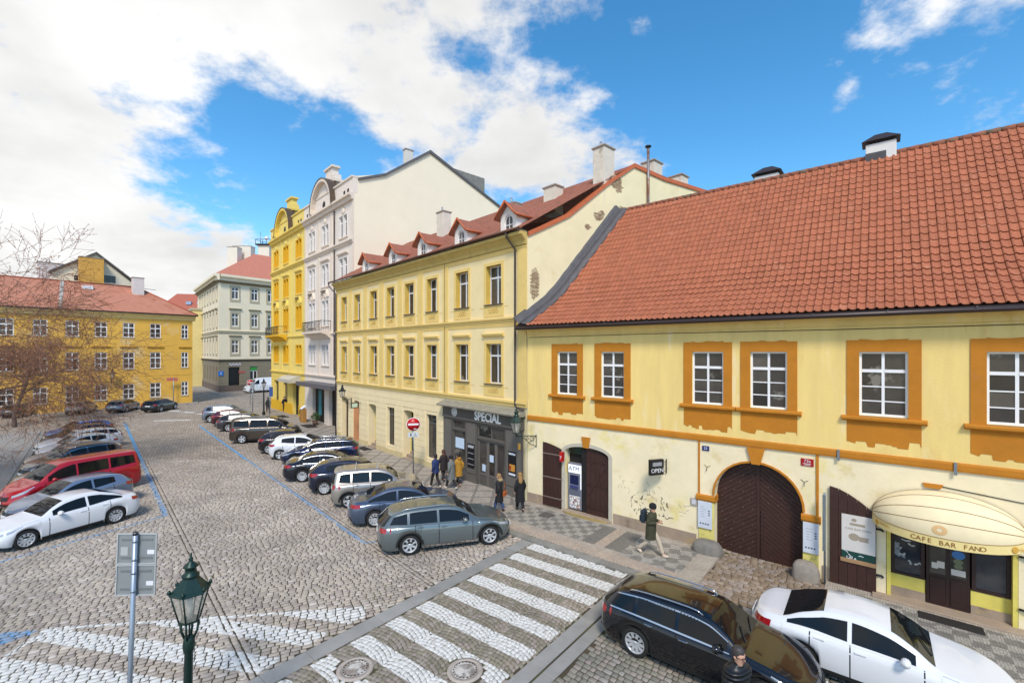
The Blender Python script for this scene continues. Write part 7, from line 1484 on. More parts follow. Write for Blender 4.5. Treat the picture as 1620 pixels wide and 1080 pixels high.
def person(label, x, y, head, h=1.75, coat='#2a2f3f', coat_len=0.80, trousers='#2a2522', shoes='#1c1a19', hair='#2a1e18', hair_len=0, arms='swing', walk=1.0, z=SW, bulk=1.0, cap=None, hood=None, scarf=None, coat_mat=None, face=True, glasses=False, lean=0.0, group=None):
    T = thing('person', label, 'person', (x, y, z), head, group); k = h/1.75; T.scale = (k, k, k); w = walk
    V_ = lambda *a: Vector(a)
    J = dict(pel=V_(0, 0, .94), spi=V_(.01+lean*.3, 0, 1.12), che=V_(.02+lean*.7, 0, 1.32), nek=V_(.02+lean, 0, 1.48), jaw=V_(.045+lean*1.1, 0, 1.565), skl=V_(.035+lean*1.1, 0, 1.655), top=V_(.02+lean*1.1, 0, 1.715))
    for s, sd in ((1, 'l'), (-1, 'r')):
        J['sh'+sd] = V_(.01+lean*.8, s*.165, 1.41); ph = s*w
        if arms == 'swing': J['el'+sd] = V_(-.03-.10*ph+lean*.5, s*.235, 1.14); J['wr'+sd] = V_(.10-.17*ph+lean*.4, s*.235, .91)
        elif arms == 'phone': J['el'+sd] = V_(-.02, s*.225, 1.14); J['wr'+sd] = V_(.25, s*.085, 1.17+(.02 if s > 0 else 0))
        elif arms == 'pocket': J['el'+sd] = V_(-.10, s*.27, 1.15); J['wr'+sd] = V_(.06, s*.19, .98)
        J['hi'+sd] = V_(0, s*.088, .90)
        f = ph
        if w == 0: J['kn'+sd] = V_(.02, s*.095, .50); J['an'+sd] = V_(-.01, s*.10, .09); J['to'+sd] = V_(.14, s*.11, .035)
        elif f > 0: J['kn'+sd] = V_(.20*f, s*.09, .515); J['an'+sd] = V_(.33*f, s*.09, .10); J['to'+sd] = V_(.33*f+.16, s*.10, .06)
        else: J['kn'+sd] = V_(.05*f+.02, s*.09, .50); J['an'+sd] = V_(.37*f, s*.09, .16); J['to'+sd] = V_(.37*f+.11, s*.10, .035)
    N = list(J); ix = {n: i for i, n in enumerate(N)}
    E_ = [('pel', 'spi'), ('spi', 'che'), ('che', 'nek'), ('nek', 'jaw'), ('jaw', 'skl'), ('skl', 'top')]
    for sd in 'lr': E_ += [('che', 'sh'+sd), ('sh'+sd, 'el'+sd), ('el'+sd, 'wr'+sd), ('pel', 'hi'+sd), ('hi'+sd, 'kn'+sd), ('kn'+sd, 'an'+sd), ('an'+sd, 'to'+sd)]
    Rd = dict(pel=.12, spi=.11, che=.12, nek=.062, jaw=.082, skl=.112, top=.078)
    for sd in 'lr': Rd.update({'sh'+sd: .040, 'el'+sd: .033, 'wr'+sd: .030, 'hi'+sd: .080, 'kn'+sd: .060, 'an'+sd: .042, 'to'+sd: .036})
    skinned('body', [J[n] for n in N], [(ix[a], ix[b]) for a, b in E_], [Rd[n] for n in N], skin_m, T, ix['pel'])
    # trousers
    n_ = ['pel', 'hil', 'knl', 'anl', 'hir', 'knr', 'anr']; e_ = [(0, 1), (1, 2), (2, 3), (0, 4), (4, 5), (5, 6)]
    tm = M('cloth_'+trousers, trousers, 0.85, var=0.1, vs_=12, bump=0.2, bs=30); skinned('trousers', [J[a] for a in n_], e_, [.12, .092, .080, .066, .092, .080, .066], tm, T)
    sm_ = M('shoe_'+shoes, shoes, 0.6)
    for sd in 'lr': skinned('shoe', [J['an'+sd]+V_(-.03, 0, -.03), J['an'+sd]+V_(.05, 0, -.045), J['to'+sd]+V_(.03, 0, .012)], [(0, 1), (1, 2)], [.055, .056, .042], sm_, T)
    cm = coat_mat or M('cloth_'+coat, coat, 0.8, var=0.15, vs_=9, bump=0.7, bs=9); b_ = bulk
    ct = MB(); rows = []; zs_ = [coat_len] if coat_len < 0.9 else []
    prof = [(0.94, .158, .212), (1.02, .150, .200), (1.12, .142, .188), (1.22, .148, .200), (1.32, .152, .212), (1.39, .138, .208), (1.435, .112, .178), (1.465, .085, .120), (1.49, .070, .082), (1.52, .066, .070)]
    if coat_len < 0.93: n0 = max(1, int((0.94-coat_len)/0.07)); prof = [(coat_len+(0.94-coat_len)*q/n0, .150+.026*(1-q/n0), .205+.022*(1-q/n0)) for q in range(n0)]+prof
    if bulk > 1.2:                                             # quilted rolls
        fine = []
        for q in range(int((1.44-coat_len)/0.0145)):
            z_ = coat_len+q*0.0145; a_ = [np.interp(z_, [p[0] for p in prof], [p[c2] for p in prof]) for c2 in (1, 2)]; f_ = 1+.045*abs(math.sin(math.pi*(z_-coat_len)/0.087)); fine.append((z_, a_[0]*f_, a_[1]*f_))
        prof = fine+[p for p in prof if p[0] > 1.45]
    rows = []
    for z_, ra_, rb_ in prof:
        t_ = max(0, min(1, (z_-.94)/.55)); cx_ = .012*t_+lean*t_+(-.0 if z_ > .94 else .0); fl_ = b_ if z_ < 1.44 else 1.0
        rows.append([(cx_+ra_*fl_*math.copysign(abs(math.cos(a_))**.85, math.cos(a_)), rb_*fl_*math.copysign(abs(math.sin(a_))**.85, math.sin(a_)), z_) for a_ in [2*math.pi*q/24 for q in range(25)]])
    ct.grid(rows)
    for s, sd in ((1, 'l'), (-1, 'r')):
        A_, B_, C_ = J['sh'+sd]+V_(0, -s*.05, -.02), J['el'+sd], J['el'+sd]+(J['wr'+sd]-J['el'+sd])*0.95; pth = []; rad_ = []
        for q in range(25):
            t_ = q/24; P_ = A_*(1-t_)**2+B_*2*t_*(1-t_)*1.0+C_*t_**2 if False else (A_+(B_-A_)*min(1, t_*2) if t_ < .5 else B_+(C_-B_)*(t_-.5)*2)
            if .38 < t_ < .62: k_ = (t_-.38)/.24; P0_, P2_ = A_+(B_-A_)*.76, B_+(C_-B_)*.24; P_ = P0_*(1-k_)**2+B_*2*k_*(1-k_)+P2_*k_**2
            pth.append(P_); rad_.append((.090-.038*t_)*b_*(1+(.09*abs(math.sin(t_*6*math.pi)) if bulk > 1.2 else .03*math.sin(t_*19))))
        ct.tube(pth, rad_, 12)
    ct.build('coat', cm, T)
    if scarf: skinned('scarf', [J['nek']+V_(-.04, 0, -.04), J['nek']+V_(.05, 0, -.03)], [(0, 1)], [.11, .105], M('cloth_'+scarf, scarf, .9), T)
    hm = M('hair_'+hair, hair, 0.55, var=0.25, vs_=30, bump=0.4, bs=60)
    if cap:
        MB().lathe([(.118, -.055), (.125, 0), (.118, .06), (.075, .105), (0, .118)], 18).build('knit_cap', M('cloth_'+cap, cap, .9, bump=.3, bs=60), T, (J['skl'].x-.005, 0, J['skl'].z+.01))
    else:
        hc = MB(); c_ = J['skl']
        hc.lathe([(0.0, .120), (.045, .112), (.078, .090), (.098, .050), (.106, .0), (.103, -.045), (.088, -.085), (.05, -.105)], 20, (0, 0, 0)); hc.v = [(x_*1.04+c_.x-.022, y_*.95, z_+c_.z+.012-(.03 if x_ < -.03 and z_ < -.03 else 0)) for x_, y_, z_ in hc.v]
        if hair_len:
            rws = []; end = J['che'].z+hair_len
            for q in range(9):
                t_ = q/8; z_ = c_.z-.02+(end-c_.z)*t_; xb = c_.x-.065-.075*min(1, t_*1.6); wy = .098-.010*t_-.05*max(0, t_-.7)/.3; wx = .062-.015*t_-.03*max(0, t_-.7)/.3
                rws.append([(xb+wx*math.cos(a_), wy*math.sin(a_)*(1+.05*math.sin(5*a_+q)), z_) for a_ in [2*math.pi*m_/16 for m_ in range(17)]])
            hc.grid(rws)
        hc.build('hair', hm, T)
    if hood: skinned('fur_hood', [J['nek']+V_(.03, 0.0, .01), J['nek']+V_(-.10, 0, .02), J['nek']+V_(-.13, 0, -.08)], [(0, 1), (1, 2)], [.125, .135, .10], M('fur_'+hood, hood, .95, var=.3, vs_=40, bump=.8, bs=50), T)
    for s, sd in ((1, 'l'), (-1, 'r')):
        o = obj('hand', hand_mesh(), T, J['wr'+sd]); d = (J['wr'+sd]-J['el'+sd]).normalized(); o.rotation_euler = (-d).to_track_quat('Z', 'X').to_euler()
        if s < 0: o.scale = (1, -1, 1)
    if face:
        c = J['skl']
        for s in (1, -1):
            MB().lathe([(0, -.011), (.010, -.005), (.011, 0), (.010, .005), (0, .011)], 8, axis='x').build('eye', M('eye_dark', '#2b211c', .3), T, (c.x+.094, s*.036, c.z-.028)); MB().lathe([(0, -.008), (.022, -.006), (.030, 0), (.022, .006), (0, .008)], 10, axis='y').build('ear', skin_m, T, (c.x-.005, s*.108, c.z-.04))
        MB().add([(0, 0, .045), (.0, .016, -.012), (.0, -.016, -.012), (.030, 0, -.010)], [(0, 1, 3), (0, 3, 2), (1, 2, 3)]).build('nose', skin_m, T, (c.x+.096, 0, c.z-.055)); MB().bbox(-.006, .006, -.024, .024, -.005, .005, .003).build('mouth', M('lip', '#9a5f55', .5), T, (J['jaw'].x+.072, 0, J['jaw'].z-.012))
        if glasses:
            g_ = MB()
            for s in (1, -1): g_.lathe([(.024, -.004), (.027, 0), (.024, .004)], 14, (0, s*.037, 0), 'x', cap=False); g_.tube([(0, s*.062, .005), (-.10, s*.112, .005)], .004, 5)
            g_.tube([(0.002, -.012, .004), (.004, .012, .004)], .004, 5); g_.build('glasses', black_m, T, (c.x+.112, 0, c.z-.028))
    return T
hdS = frame_angle(-eM)                                   # walking away up the street
person('person in a navy jacket walking away, leftmost of the four by the shop', -3.94, 23.45, hdS+0.1, 1.74, '#22305c', 0.82, '#2b2421', '#c9c6c2', '#1d1715', walk=0.8)
person('person with long brown hair walking beside the navy jacket', -3.72, 24.75, hdS-0.1, 1.68, '#2a2124', 0.62, '#2a2226', '#2a2226', '#4a2a1c', 0.05, walk=-0.7)
person('person in a grey coat and dark cap walking away before the shop', -3.10, 23.25, hdS+0.05, 1.70, '#6c6e6c', 0.52, '#26272a', '#d6d3cf', '#1a1613', walk=0.9, cap='#1b1b20', scarf='#b9b7b0')
person('person in a mustard yellow coat before the shop window', -2.80, 23.85, hdS, 1.68, '#b0802a', 0.55, '#211d1c', '#b08a78', '#1d1715', walk=-0.8, hood='#a8742a')
person('person in a black parka with fur hood and orange bag', -0.56, 19.95, hdS+0.35, 1.66, '#1b1a1d', 0.50, '#33496e', '#1b1a1d', '#8f6d44', 0.12, walk=0.6, hood='#a58c68')
person('person with long blonde hair in a long black coat', 0.36, 20.05, frame_angle(eM)+2.6, 1.68, '#141316', 0.45, '#141316', '#141316', '#94703f', -0.08, walk=0.7)
bg_ = thing('handbag', 'small orange brown shoulder bag on the black parka', 'bag', (-0.32, 19.84, SW+0.72), hdS+0.35)
MB().bbox(-.05, .05, -.13, .13, 0, .24, .03).build('pouch', M('leather_orange', '#a5551f', .5, var=.1), bg_); MB().tube([(0, -.10, .22), (-.02, 0, .62), (0, .10, .22)], .012, 6).build('strap', MATS['leather_orange'], bg_)
pw = person('person in an olive coat and black cap looking at a phone', 4.80, 15.72, frame_angle(eR)-0.02, 1.78, '#3a3a26', 0.58, '#b9ab98', '#c9b9a8', '#1a1613', arms='phone', walk=1.15, cap='#17171b', scarf='#1d1c20', lean=0.03)
c_, s_ = math.cos(frame_angle(eR)), math.sin(frame_angle(eR))
bp = thing('backpack', 'dark teal backpack on the olive coat', 'backpack', (4.80-0.20*c_, 15.72-0.20*s_, SW+1.10), frame_angle(eR))
MB().bbox(-.14, .02, -.16, .16, -.02, .44, .05).build('pack', M('pack_teal', '#1c2b38', .7, var=.1), bp); MB().bbox(-.185, -.141, -.12, .12, 0.02, .22, .03).build('pocket', MATS['pack_teal'], bp)
for s in (1, -1): MB().tube([(.0, s*.11, .42), (.15, s*.13, .40), (.32, s*.13, .22), (.22, s*.15, .02), (.0, s*.13, .02)], .018, 6).build('strap', MATS['pack_teal'], bp)
phn = thing('phone', 'dark phone held by the person in the olive coat', 'phone', (4.80+0.345*c_-0.0*s_, 15.72+0.345*s_, SW+1.175), frame_angle(eR)); MB().bbox(-.075, .075, -.037, .037, 0, .009, .003).build('case', black_m, phn)
puff = M('puffer_black', '#17181d', .42, bump=0.0)
def puffer():
    m = puff; t = m.node_tree; b = t.nodes['Principled BSDF']; w_ = t.nodes.new('ShaderNodeTexWave'); w_.bands_direction = 'Z'; w_.inputs['Scale'].default_value = 3.6; w_.inputs['Distortion'].default_value = 0.8
    g_ = t.nodes.new('ShaderNodeNewGeometry'); t.links.new(g_.outputs['Position'], w_.inputs['Vector']); bp_ = t.nodes.new('ShaderNodeBump'); bp_.inputs['Strength'].default_value = .9; bp_.inputs['Distance'].default_value = .03; t.links.new(w_.outputs['Fac'], bp_.inputs['Height']); t.links.new(bp_.outputs[0], b.inputs['Normal'])
puffer()
person('grey haired person with glasses in a black quilted jacket beside the black estate', 4.02, 8.22, frame_angle(eR)-0.40, 1.80, '#17181d', 0.80, '#1d2230', '#1a1a1a', '#3a3433', walk=0.6, z=0.0, bulk=1.25, coat_mat=puff, glasses=True, lean=0.05)
person('person in a lilac jacket crossing far off', -31.6, 60.6, rad(120), 1.72, '#5f5fa8', 0.80, '#2a2d38', '#333333', '#1d1715', walk=0.4, z=0.0, face=False)
person('person in dark clothes beside the lilac jacket', -30.9, 60.2, rad(110), 1.70, '#1e1d22', 0.75, '#1e1d22', '#1a1a1a', '#1d1715', walk=-0.4, z=0.0, face=False)
person('person in a dark coat on the far pavement with a pale bag', -28.2, 52.6, rad(130), 1.74, '#2b2a2c', 0.6, '#1e1d22', '#1a1a1a', '#2a1e18', walk=0.5, face=False)
person('person in black with a yellow scarf by the golden house', -26.6, 53.2, rad(-50), 1.78, '#1a1a1d', 0.7, '#1a1a1d', '#1a1a1a', '#2a1e18', walk=0.3, face=False, scarf='#c9c23a')
# ================================================================== LAMPS, SIGNS, SMALL THINGS
green_iron = M('dark_green_iron', '#1d3630', 0.38, metal=0.35, var=0.15, vs_=14)
lamp_glass = M('lantern_glass', '#c9c3b6', 0.12, alpha=0.35)
def lantern(T, zb, sc=1.0, mat=green_iron):
    """six-sided street lantern standing on height zb"""
    R0, R1, hg = 0.165*sc, 0.30*sc, 0.56*sc; ang = [math.pi/3*i+math.pi/6 for i in range(6)]
    P_ = lambda r, i, z: (r*math.cos(ang[i % 6]), r*math.sin(ang[i % 6]), z)
    MB().lathe([(0.02*sc, zb-0.02*sc), (R0*0.5, zb-0.015*sc), (R0*1.05, zb), (R0*1.05, zb+0.03*sc)], 6, ph=math.pi/6, smooth=False).build('lantern_base', mat, T)
    f = MB()
    for i in range(6): f.tube([P_(R0, i, zb+0.03*sc), P_(R1, i, zb+hg)], 0.014*sc, 5)
    f.build('lantern_frame', mat, T)
    for i in range(6): MB().add([P_(R0*0.97, i, zb+0.035*sc), P_(R0*0.97, i+1, zb+0.035*sc), P_(R1*0.97, i+1, zb+hg-0.01), P_(R1*0.97, i, zb+hg-0.01)], [(0, 1, 2, 3)]).build('pane', lamp_glass, T)
    MB().lathe([(R1*1.05, zb+hg-0.02*sc), (R1*1.10, zb+hg), (R1*1.05, zb+hg+0.03*sc), (R1*0.95, zb+hg+0.05*sc), (R1*0.42, zb+hg+0.24*sc), (R1*0.40, zb+hg+0.27*sc)], 6, ph=math.pi/6, smooth=False).build('lantern_roof', mat, T)
    MB().lathe([(R1*0.48, zb+hg+0.271*sc), (R1*0.46, zb+hg+0.30*sc), (R1*0.30, zb+hg+0.33*sc), (R1*0.30, zb+hg+0.42*sc), (R1*0.42, zb+hg+0.44*sc), (R1*0.36, zb+hg+0.47*sc), (R1*0.15, zb+hg+0.52*sc), (R1*0.10, zb+hg+0.55*sc), (R1*0.14, zb+hg+0.58*sc), (R1*0.06, zb+hg+0.61*sc), (R1*0.05, zb+hg+0.68*sc), (0.0, zb+hg+0.70*sc)], 14).build('finial', mat, T)
    for i in range(6):
        a = ang[i]; c, s = math.cos(a), math.sin(a); m = MB(); m.lathe([(0.0, -0.03*sc), (0.03*sc, -0.02*sc), (0.035*sc, 0.01*sc), (0.02*sc, 0.04*sc), (0.0, 0.06*sc)], 8, (R1*1.06*c, R1*1.06*s, zb+hg+0.05*sc)); m.build('acroterion', mat, T)
    MB().lathe([(0.0, zb+0.05*sc), (0.04*sc, zb+0.05*sc), (0.05*sc, zb+0.30*sc), (0.05*sc, zb+0.42*sc), (0.0, zb+0.44*sc)], 12).build('burner', M('burner_white', '#d8d5cc', .5), T)
LP = thing('street_lamp', 'dark green six sided lantern on a tall post in the foreground', 'street lamp', (-5.17, 7.2, 0.0), 0.26); LP.rotation_euler = (0.0, rad(1.2), 0.26)
MB().lathe([(0.20, 0.0), (0.20, 0.12), (0.13, 0.2), (0.10, 0.9), (0.07, 1.0), (0.058, 2.35), (0.075, 2.38), (0.085, 2.45), (0.075, 2.56), (0.06, 2.60)], 18).build('post', green_iron, LP)
for i in range(4):
    a = math.pi/2*i; c, s = math.cos(a), math.sin(a); MB().tube([(0.06*c, 0.06*s, 2.56), (0.11*c, 0.11*s, 2.68), (0.13*c, 0.13*s, 2.84)], 0.018, 6).build('yoke', green_iron, LP)
MB().tube([(0, 0, 2.58), (0, 0, 2.84)], 0.012, 6).build('rod', green_iron, LP)
lantern(LP, 2.84, 0.86)
SP = thing('sign_post', 'grey steel post with two square sign backs in the foreground', 'road sign', (-6.36, 7.5, 0.0), rad(28)); SP.rotation_euler = (0, rad(2.0), rad(6))
MB().tube([(0, 0, 0), (0, 0, 4.12)], 0.036, 12).build('post', M('sign_post_grey', '#9aa6b5', 0.4, metal=0.5, var=0.06, vs_=6), SP); MB().lathe([(0.0, 4.135), (0.03, 4.13), (0.038, 4.11), (0.038, 4.08)], 12).build('post_cap', black_m, SP)
back_m = M('sign_back_grey', '#8d9193', 0.5, metal=0.3, var=0.06, vs_=5)
for z0 in (3.58, 3.06):
    pl = MB(); pl.bbox(-0.30, 0.30, 0.055, 0.062, z0, z0+0.50, 0.002); pl.build('sign_plate', back_m, SP)
    rim = MB()
    for a, b, c, d in ((-0.305, -0.29, z0-0.004, z0+0.504), (0.29, 0.305, z0-0.004, z0+0.504), (-0.29, 0.29, z0-0.004, z0+0.012), (-0.29, 0.29, z0+0.488, z0+0.504)): rim.box(a, b, 0.040, 0.066, c, d)
    rim.build('rim', M('sign_rim_light', '#b9bcbd', .5, metal=.3), SP)
    for zz_v in (z0+0.10, z0+0.40):
        MB().box(-0.24, 0.24, 0.046, 0.0545, zz_v-0.015, zz_v+0.015).build('rail', M('sign_rail', '#7b7f81', .5, metal=.4), SP); MB().lathe([(0.040, zz_v-0.014), (0.046, zz_v-0.014), (0.046, zz_v+0.014), (0.040, zz_v+0.014)], 14, cap=False).build('clamp', galv, SP)
    MB().box(0.16, 0.27, 0.050, 0.0545, z0+0.16, z0+0.23).build('sticker', paper, SP)
MB().box(-0.25, -0.14, 0.050, 0.0545, 3.72, 3.86).build('sticker', M('sticker_pale', '#a5a9aa', .6), SP)
def noentry(label, x, y, hdg, zc, r, sub=True, zb=SW):
    T = thing('no_entry_sign', label, 'road sign', (x, y, zb), hdg)
    MB().tube([(0, 0, 0), (0, 0, zc+r)], 0.035, 10).build('post', galv, T)
    MB().lathe([(0.0, -0.045), (r*0.93, -0.045), (r*0.93, -0.04), (0.0, -0.04)], 36, (0, 0, zc), 'y').build('disc', M('sign_signal_red', '#b30d16', .35), T)
    MB().lathe([(r*0.93, -0.046), (r, -0.046), (r, -0.036), (r*0.93, -0.036), (r*0.93, -0.046)], 36, (0, 0, zc), 'y', cap=False).build('rim', M('sign_white', '#dedede', .4), T); MB().bbox(-r*0.76, r*0.76, -0.052, -0.046, zc-r*0.14, zc+r*0.14, 0.002).build('bar', MATS['sign_white'], T)
    if sub:
        MB().bbox(-0.30, 0.30, -0.048, -0.038, zc-r-0.34, zc-r-0.06, 0.003).build('sub_plate', M('subplate', '#c3c8ca', .5), T)
        each('mark', black_m, T, (-0.17, -0.10, -0.052, -0.0485, zc-r-0.27, zc-r-0.12), (0.08, 0.12, -0.052, -0.0485, zc-r-0.2, zc-r-0.12), (0.03, 0.2, -0.052, -0.0485, zc-r-0.28, zc-r-0.25))
        MB().box(0.02, 0.17, -0.0475, -0.0455, zc-r*0.72, zc-r*0.62).build('sticker', MATS['sign_white'], T)
    return T
x_, y_ = -5.66, 26.1
noentry('red no entry sign with a small plate on the pavement by the shop', x_, y_, math.atan2(-x_, y_)*0+rad(12), 2.86, 0.39)
noentry('small distant red no entry sign before the white van', -35.2, 61.2, rad(30), 2.95, 0.40, False, 0.0)
bl = thing('parking_sign', 'tall pole with a blue sign by the golden house', 'road sign', (-26.15, 49.15, SW), rad(20)); MB().tube([(0, 0, 0), (0, 0, 3.3)], 0.04, 8).build('post', galv, bl); MB().bbox(-.05, .30, -.05, -.04, 2.2, 3.2, .003).build('plate', M('sign_deep_blue', '#33508a', .4), bl)
pp_ = thing('sign_post', 'thin grey pole beside the far lamp post', 'post', (-30.2, 53.0, 0.0), 0); MB().tube([(0, 0, 0), (0, 0, 3.6)], 0.045, 8).build('post', galv, pp_); MB().bbox(-.25, .25, -.06, -.05, 2.9, 3.5, .003).build('plate', back_m, pp_)
FL_ = thing('street_lamp', 'black lamp post with lantern on the far pavement', 'street lamp', (-27.6, 50.6, SW), 0.2); MB().lathe([(0.16, 0), (0.16, 0.3), (0.09, 0.45), (0.06, 2.9), (0.09, 3.0)], 12).build('post', dark_metal, FL_); lantern(FL_, 3.05, 0.85, dark_metal)
def wall_lamp(label, pos, ang, reach, zl, sc, mat=green_iron, mark=True):
    """bracket from the wall along local -y"""
    T = thing('wall_lamp', label, 'wall lamp', pos, ang)
    MB().bbox(-0.05, 0.05, -0.02, 0.0, zl-0.55, zl+0.05, 0.01).build('wall_plate', mat, T)
    MB().tube([(0, -0.02, zl-0.02), (0, -reach*0.5, zl+0.0), (0, -reach, zl)], 0.022, 6).build('arm', mat, T)
    m = MB(); m.tube([(0, -0.02, zl-0.50), (0, -reach*0.30, zl-0.38), (0, -reach*0.62, zl-0.10), (0, -reach*0.8, zl-0.03)], 0.018, 6)
    for r_, cy, cz in ((0.10, -reach*0.22, zl-0.16), (0.06, -reach*0.45, zl-0.12)): m.tube([(0, cy+r_*math.cos(t), cz+r_*math.sin(t)) for t in [2*math.pi*k/12 for k in range(13)]], 0.014, 5)
    m.build('scroll', mat, T)
    L_ = MB(); 
    H_ = obj('lantern_holder', MB().lathe([(0.0, -0.02), (0.035, 0.0), (0.03, 0.10), (0.05, 0.14), (0.0, 0.15)], 10).mesh('lantern_holder', mat), T, (0, -reach, zl))
    lantern_at(T, (0, -reach, zl+0.14), sc, mat)
    return T
def lantern_at(T, off, sc, mat):
    before = set(bpy.data.objects); lantern(T, off[2], sc, mat)
    for o in set(bpy.data.objects)-before: o.location = (off[0], off[1], 0)
wall_lamp('green wall lantern on a scroll bracket where the two yellow houses meet', (*Rp(0.50, 0.0), 0), aR+rad(-38), 0.95, 3.22, 0.95)
wall_lamp('dark wall lantern on a bracket over the arched door of the dormered house', (*Mp(3.0, 0.02), 0), aM, 0.75, 3.42, 0.85, dark_metal)
pz, _ = at_u(OY, eY, nY, 176); yp = OY+eY*pz
wall_lamp('dark wall lantern on the far deep yellow house', (float(yp[0]), float(yp[1]), 0), aY, 0.7, 3.7, 1.0, dark_metal)
sg = thing('hanging_sign', 'small framed sign hung beside the salmon doorway', 'sign', (*Mp(4.75, 0.55), 2.85), aM+rad(90)); MB().bbox(-.28, .28, -.03, .03, 0, .42, .006).build('frame', dark_metal, sg); MB().bbox(-.22, .22, -.04, .04, .06, .36, .004).build('panel', M('sign_pale_green', '#b9c9b0', .5), sg); MB().tube([(.28, 0, .36), (.55, 0, .36)], .015, 6).build('bracket', dark_metal, sg)
rs = thing('street_sign', 'red street name plate on a post by the corner of the far yellow house', 'road sign', (-45.3, 60.9, 0), aY); MB().tube([(0, 0, 0), (0, 0, 3.6)], .05, 8).build('post', galv, rs); MB().bbox(-.75, .45, -.04, .0, 3.2, 3.6, .004).build('plate', M('plate_rose', '#c06a62', .5), rs)
wbx = wall
# terrace things before the pinkish house
ms = thing('menu_stand', 'wooden menu stand before the pinkish white house', 'menu stand', (*[float(v) for v in OB+eM*15.0-nM*1.1], SW), aM)
MB().bbox(-.35, .35, -.2, .2, 0, 1.35, .02).build('cabinet', M('oak_wood', '#a8793a', .6, var=.15, vs_=5), ms); MB().add([(-.38, -.25, 1.36), (.38, -.25, 1.36), (.38, .2, 1.66), (-.38, .2, 1.66), (-.38, -.25, 1.33), (.38, -.25, 1.33), (.38, .2, 1.63), (-.38, .2, 1.63)], [(0, 1, 2, 3), (4, 7, 6, 5), (0, 4, 5, 1), (2, 6, 7, 3)]).build('lectern_top', paper, ms)
def leaves(mb, c, rx, rz, n, size, seed):
    r = random.Random(seed)
    for _ in range(n):
        d = Vector((r.gauss(0, 1), r.gauss(0, 1), r.gauss(0, 1))).normalized()*r.uniform(.3, 1); p = Vector((c[0]+d.x*rx, c[1]+d.y*rx, c[2]+d.z*rz)); a = Vector((r.uniform(-1, 1), r.uniform(-1, 1), r.uniform(-1, 1))).normalized()*size; b = a.cross(Vector((r.uniform(-1, 1), r.uniform(-1, 1), r.uniform(-1, 1)))).normalized()*size*.45
        mb.add([p-a, p+b, p+a, p-b], [(0, 1, 2, 3)])
for k, (s_v, lab) in enumerate(((14.0, 'potted shrub left of the menu stand'), (17.7, 'potted shrub right of the menu stand'))):
    pt = thing('potted_plant', lab, 'plant', (*[float(v) for v in OB+eM*s_v-nM*0.9], SW), 0); MB().lathe([(.0, 0), (.2, 0), (.28, .45), (.24, .45), (.22, .38), (0, .38)], 14).build('pot', M('pot_brown', '#5a4438', .8), pt); m = MB(); leaves(m, (0, 0, .85), .42, .45, 220, .09, k); m.build('foliage', M('leaf_green', '#3f5a30', .7, var=.3, vs_=8), pt)
for s_v, lab in ((9.3, 'dark door mat before the golden house'), (17.9, 'dark door mat before the pinkish white house')):
    o = MB().bbox(-1.1, 1.1, -.5, .5, 0, .02, .005).build('door_mat', MATS['mat_black'], None, (*[float(v) for v in OB+eM*s_v-nM*1.5], SW+.0), aM); o['label'] = lab; o['category'] = 'door mat'
o = MB().bbox(-.7, .7, -.3, .3, 0, .02, .005).build('door_mat', MATS['mat_black'], None, (*Mp(6.5, 0.6), SW+.0), aM); o['label'] = 'dark door mat at the stepped passage of the dormered house'; o['category'] = 'door mat'
# overhead wire from the pinkish house
wr = MB().tube([Mp(-8.0, 0.2)+(12.6,), Mp(0.5, 4.0)+(12.0,), Mp(16, 9)+(11.9,)], 0.012, 4) if False else None

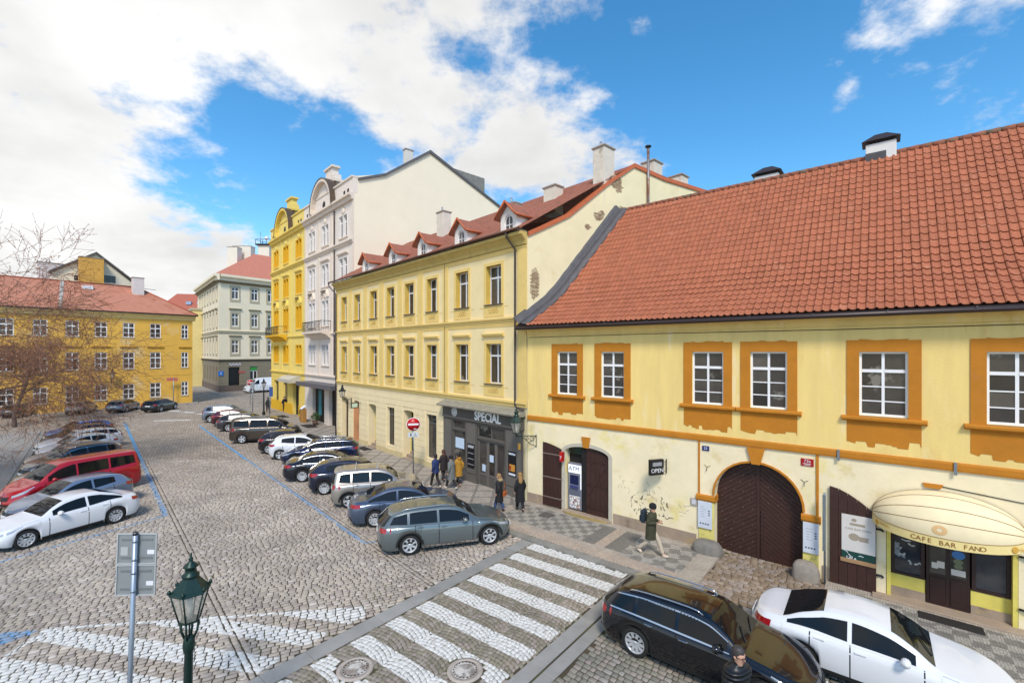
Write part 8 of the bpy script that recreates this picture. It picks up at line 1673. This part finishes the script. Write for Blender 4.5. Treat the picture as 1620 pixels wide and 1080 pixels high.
# ================================================================== BARE TREES
bark = M('tree_bark', '#5b4a44', 0.9, var=0.25, vs_=6, bump=0.6, bs=20); twig_m = M('twig_brown', '#80604f', 0.85, var=0.2, vs_=3); bud_m = M('bud_russet', '#ad7650', 0.8, var=0.3, vs_=1.5)
def tree(label, x, y, hgt, trunk_r, spread, seed, droop=0.25, maxn=5200, side=None):
    r = random.Random(seed); T = thing('bare_tree', label, 'tree', (x, y, SW)); tk, tw, bd = MB(), MB(), MB(); cnt = [0]
    def grow(p, d, ln, rd, lev):
        if cnt[0] > maxn: return
        cnt[0] += 1; n = 5 if lev < 3 else 3; pts = [p]; q = p.copy(); dd = d.copy()
        for i in range(n):
            dd = (dd+Vector((r.gauss(0, .14), r.gauss(0, .14), r.gauss(0, .10)-droop*lev*.06))).normalized(); q = q+dd*(ln/n); pts.append(q.copy())
        rs = [max(.0075 if lev >= 4 else .0, rd*(1-.55*i/n)) for i in range(n+1)]
        (tk if lev == 0 else tw).tube(pts, rs, 8 if lev == 0 else (5 if lev < 3 else 3), cap=False)
        if lev >= 4:
            for i in range(1, n+1):
                for _b in range(1):
                    c = pts[i]+(pts[i-1]-pts[i])*r.random(); a = Vector((r.uniform(-1, 1), r.uniform(-1, 1), r.uniform(-1, .4))).normalized()*r.uniform(.05, .11); b = a.orthogonal().normalized()*.020; bd.add([c, c+a*.5+b, c+a, c+a*.5-b], [(0, 1, 2, 3)])
        if lev >= 6: return
        kids = (8 if lev == 0 else (5 if lev < 3 else (4 if lev < 5 else 3)))
        for k in range(kids):
            t = r.uniform(.35, 1.0) if lev else r.uniform(.45, 1.0); i = min(n, max(1, int(round(t*n)))); ax = dd.orthogonal().normalized(); ax.rotate(__import__('mathutils').Quaternion(dd, r.uniform(0, 6.28)))
            ang = r.uniform(.45, .95); nd = (dd*math.cos(ang)+ax*math.sin(ang))
            if side is not None and lev < 3: nd = (nd+Vector(side)*.38)
            nd.z -= droop*.12*lev; nd.normalize(); grow(pts[i], nd, ln*r.uniform(.58, .82)*(spread if lev == 0 else 1), rs[i]*r.uniform(.5, .7), lev+1)
    grow(Vector((0, 0, -.1)), Vector((.03, 0, 1)), hgt*.42, trunk_r, 0)
    tk.build('trunk', bark, T); tw.build('branches', twig_m, T, kind='stuff'); bd.build('buds', bud_m, T, kind='stuff'); return T
tree('large bare tree with drooping russet twigs at the left edge', -29.4, 23.8, 18.6, 0.26, 0.95, 5, 0.12, 30000, (0.8, 0.1, 0.0))
tree('smaller bare tree before the far yellow house', -47.0, 43.0, 12.0, 0.20, 0.8, 9, 0.2, 8000)
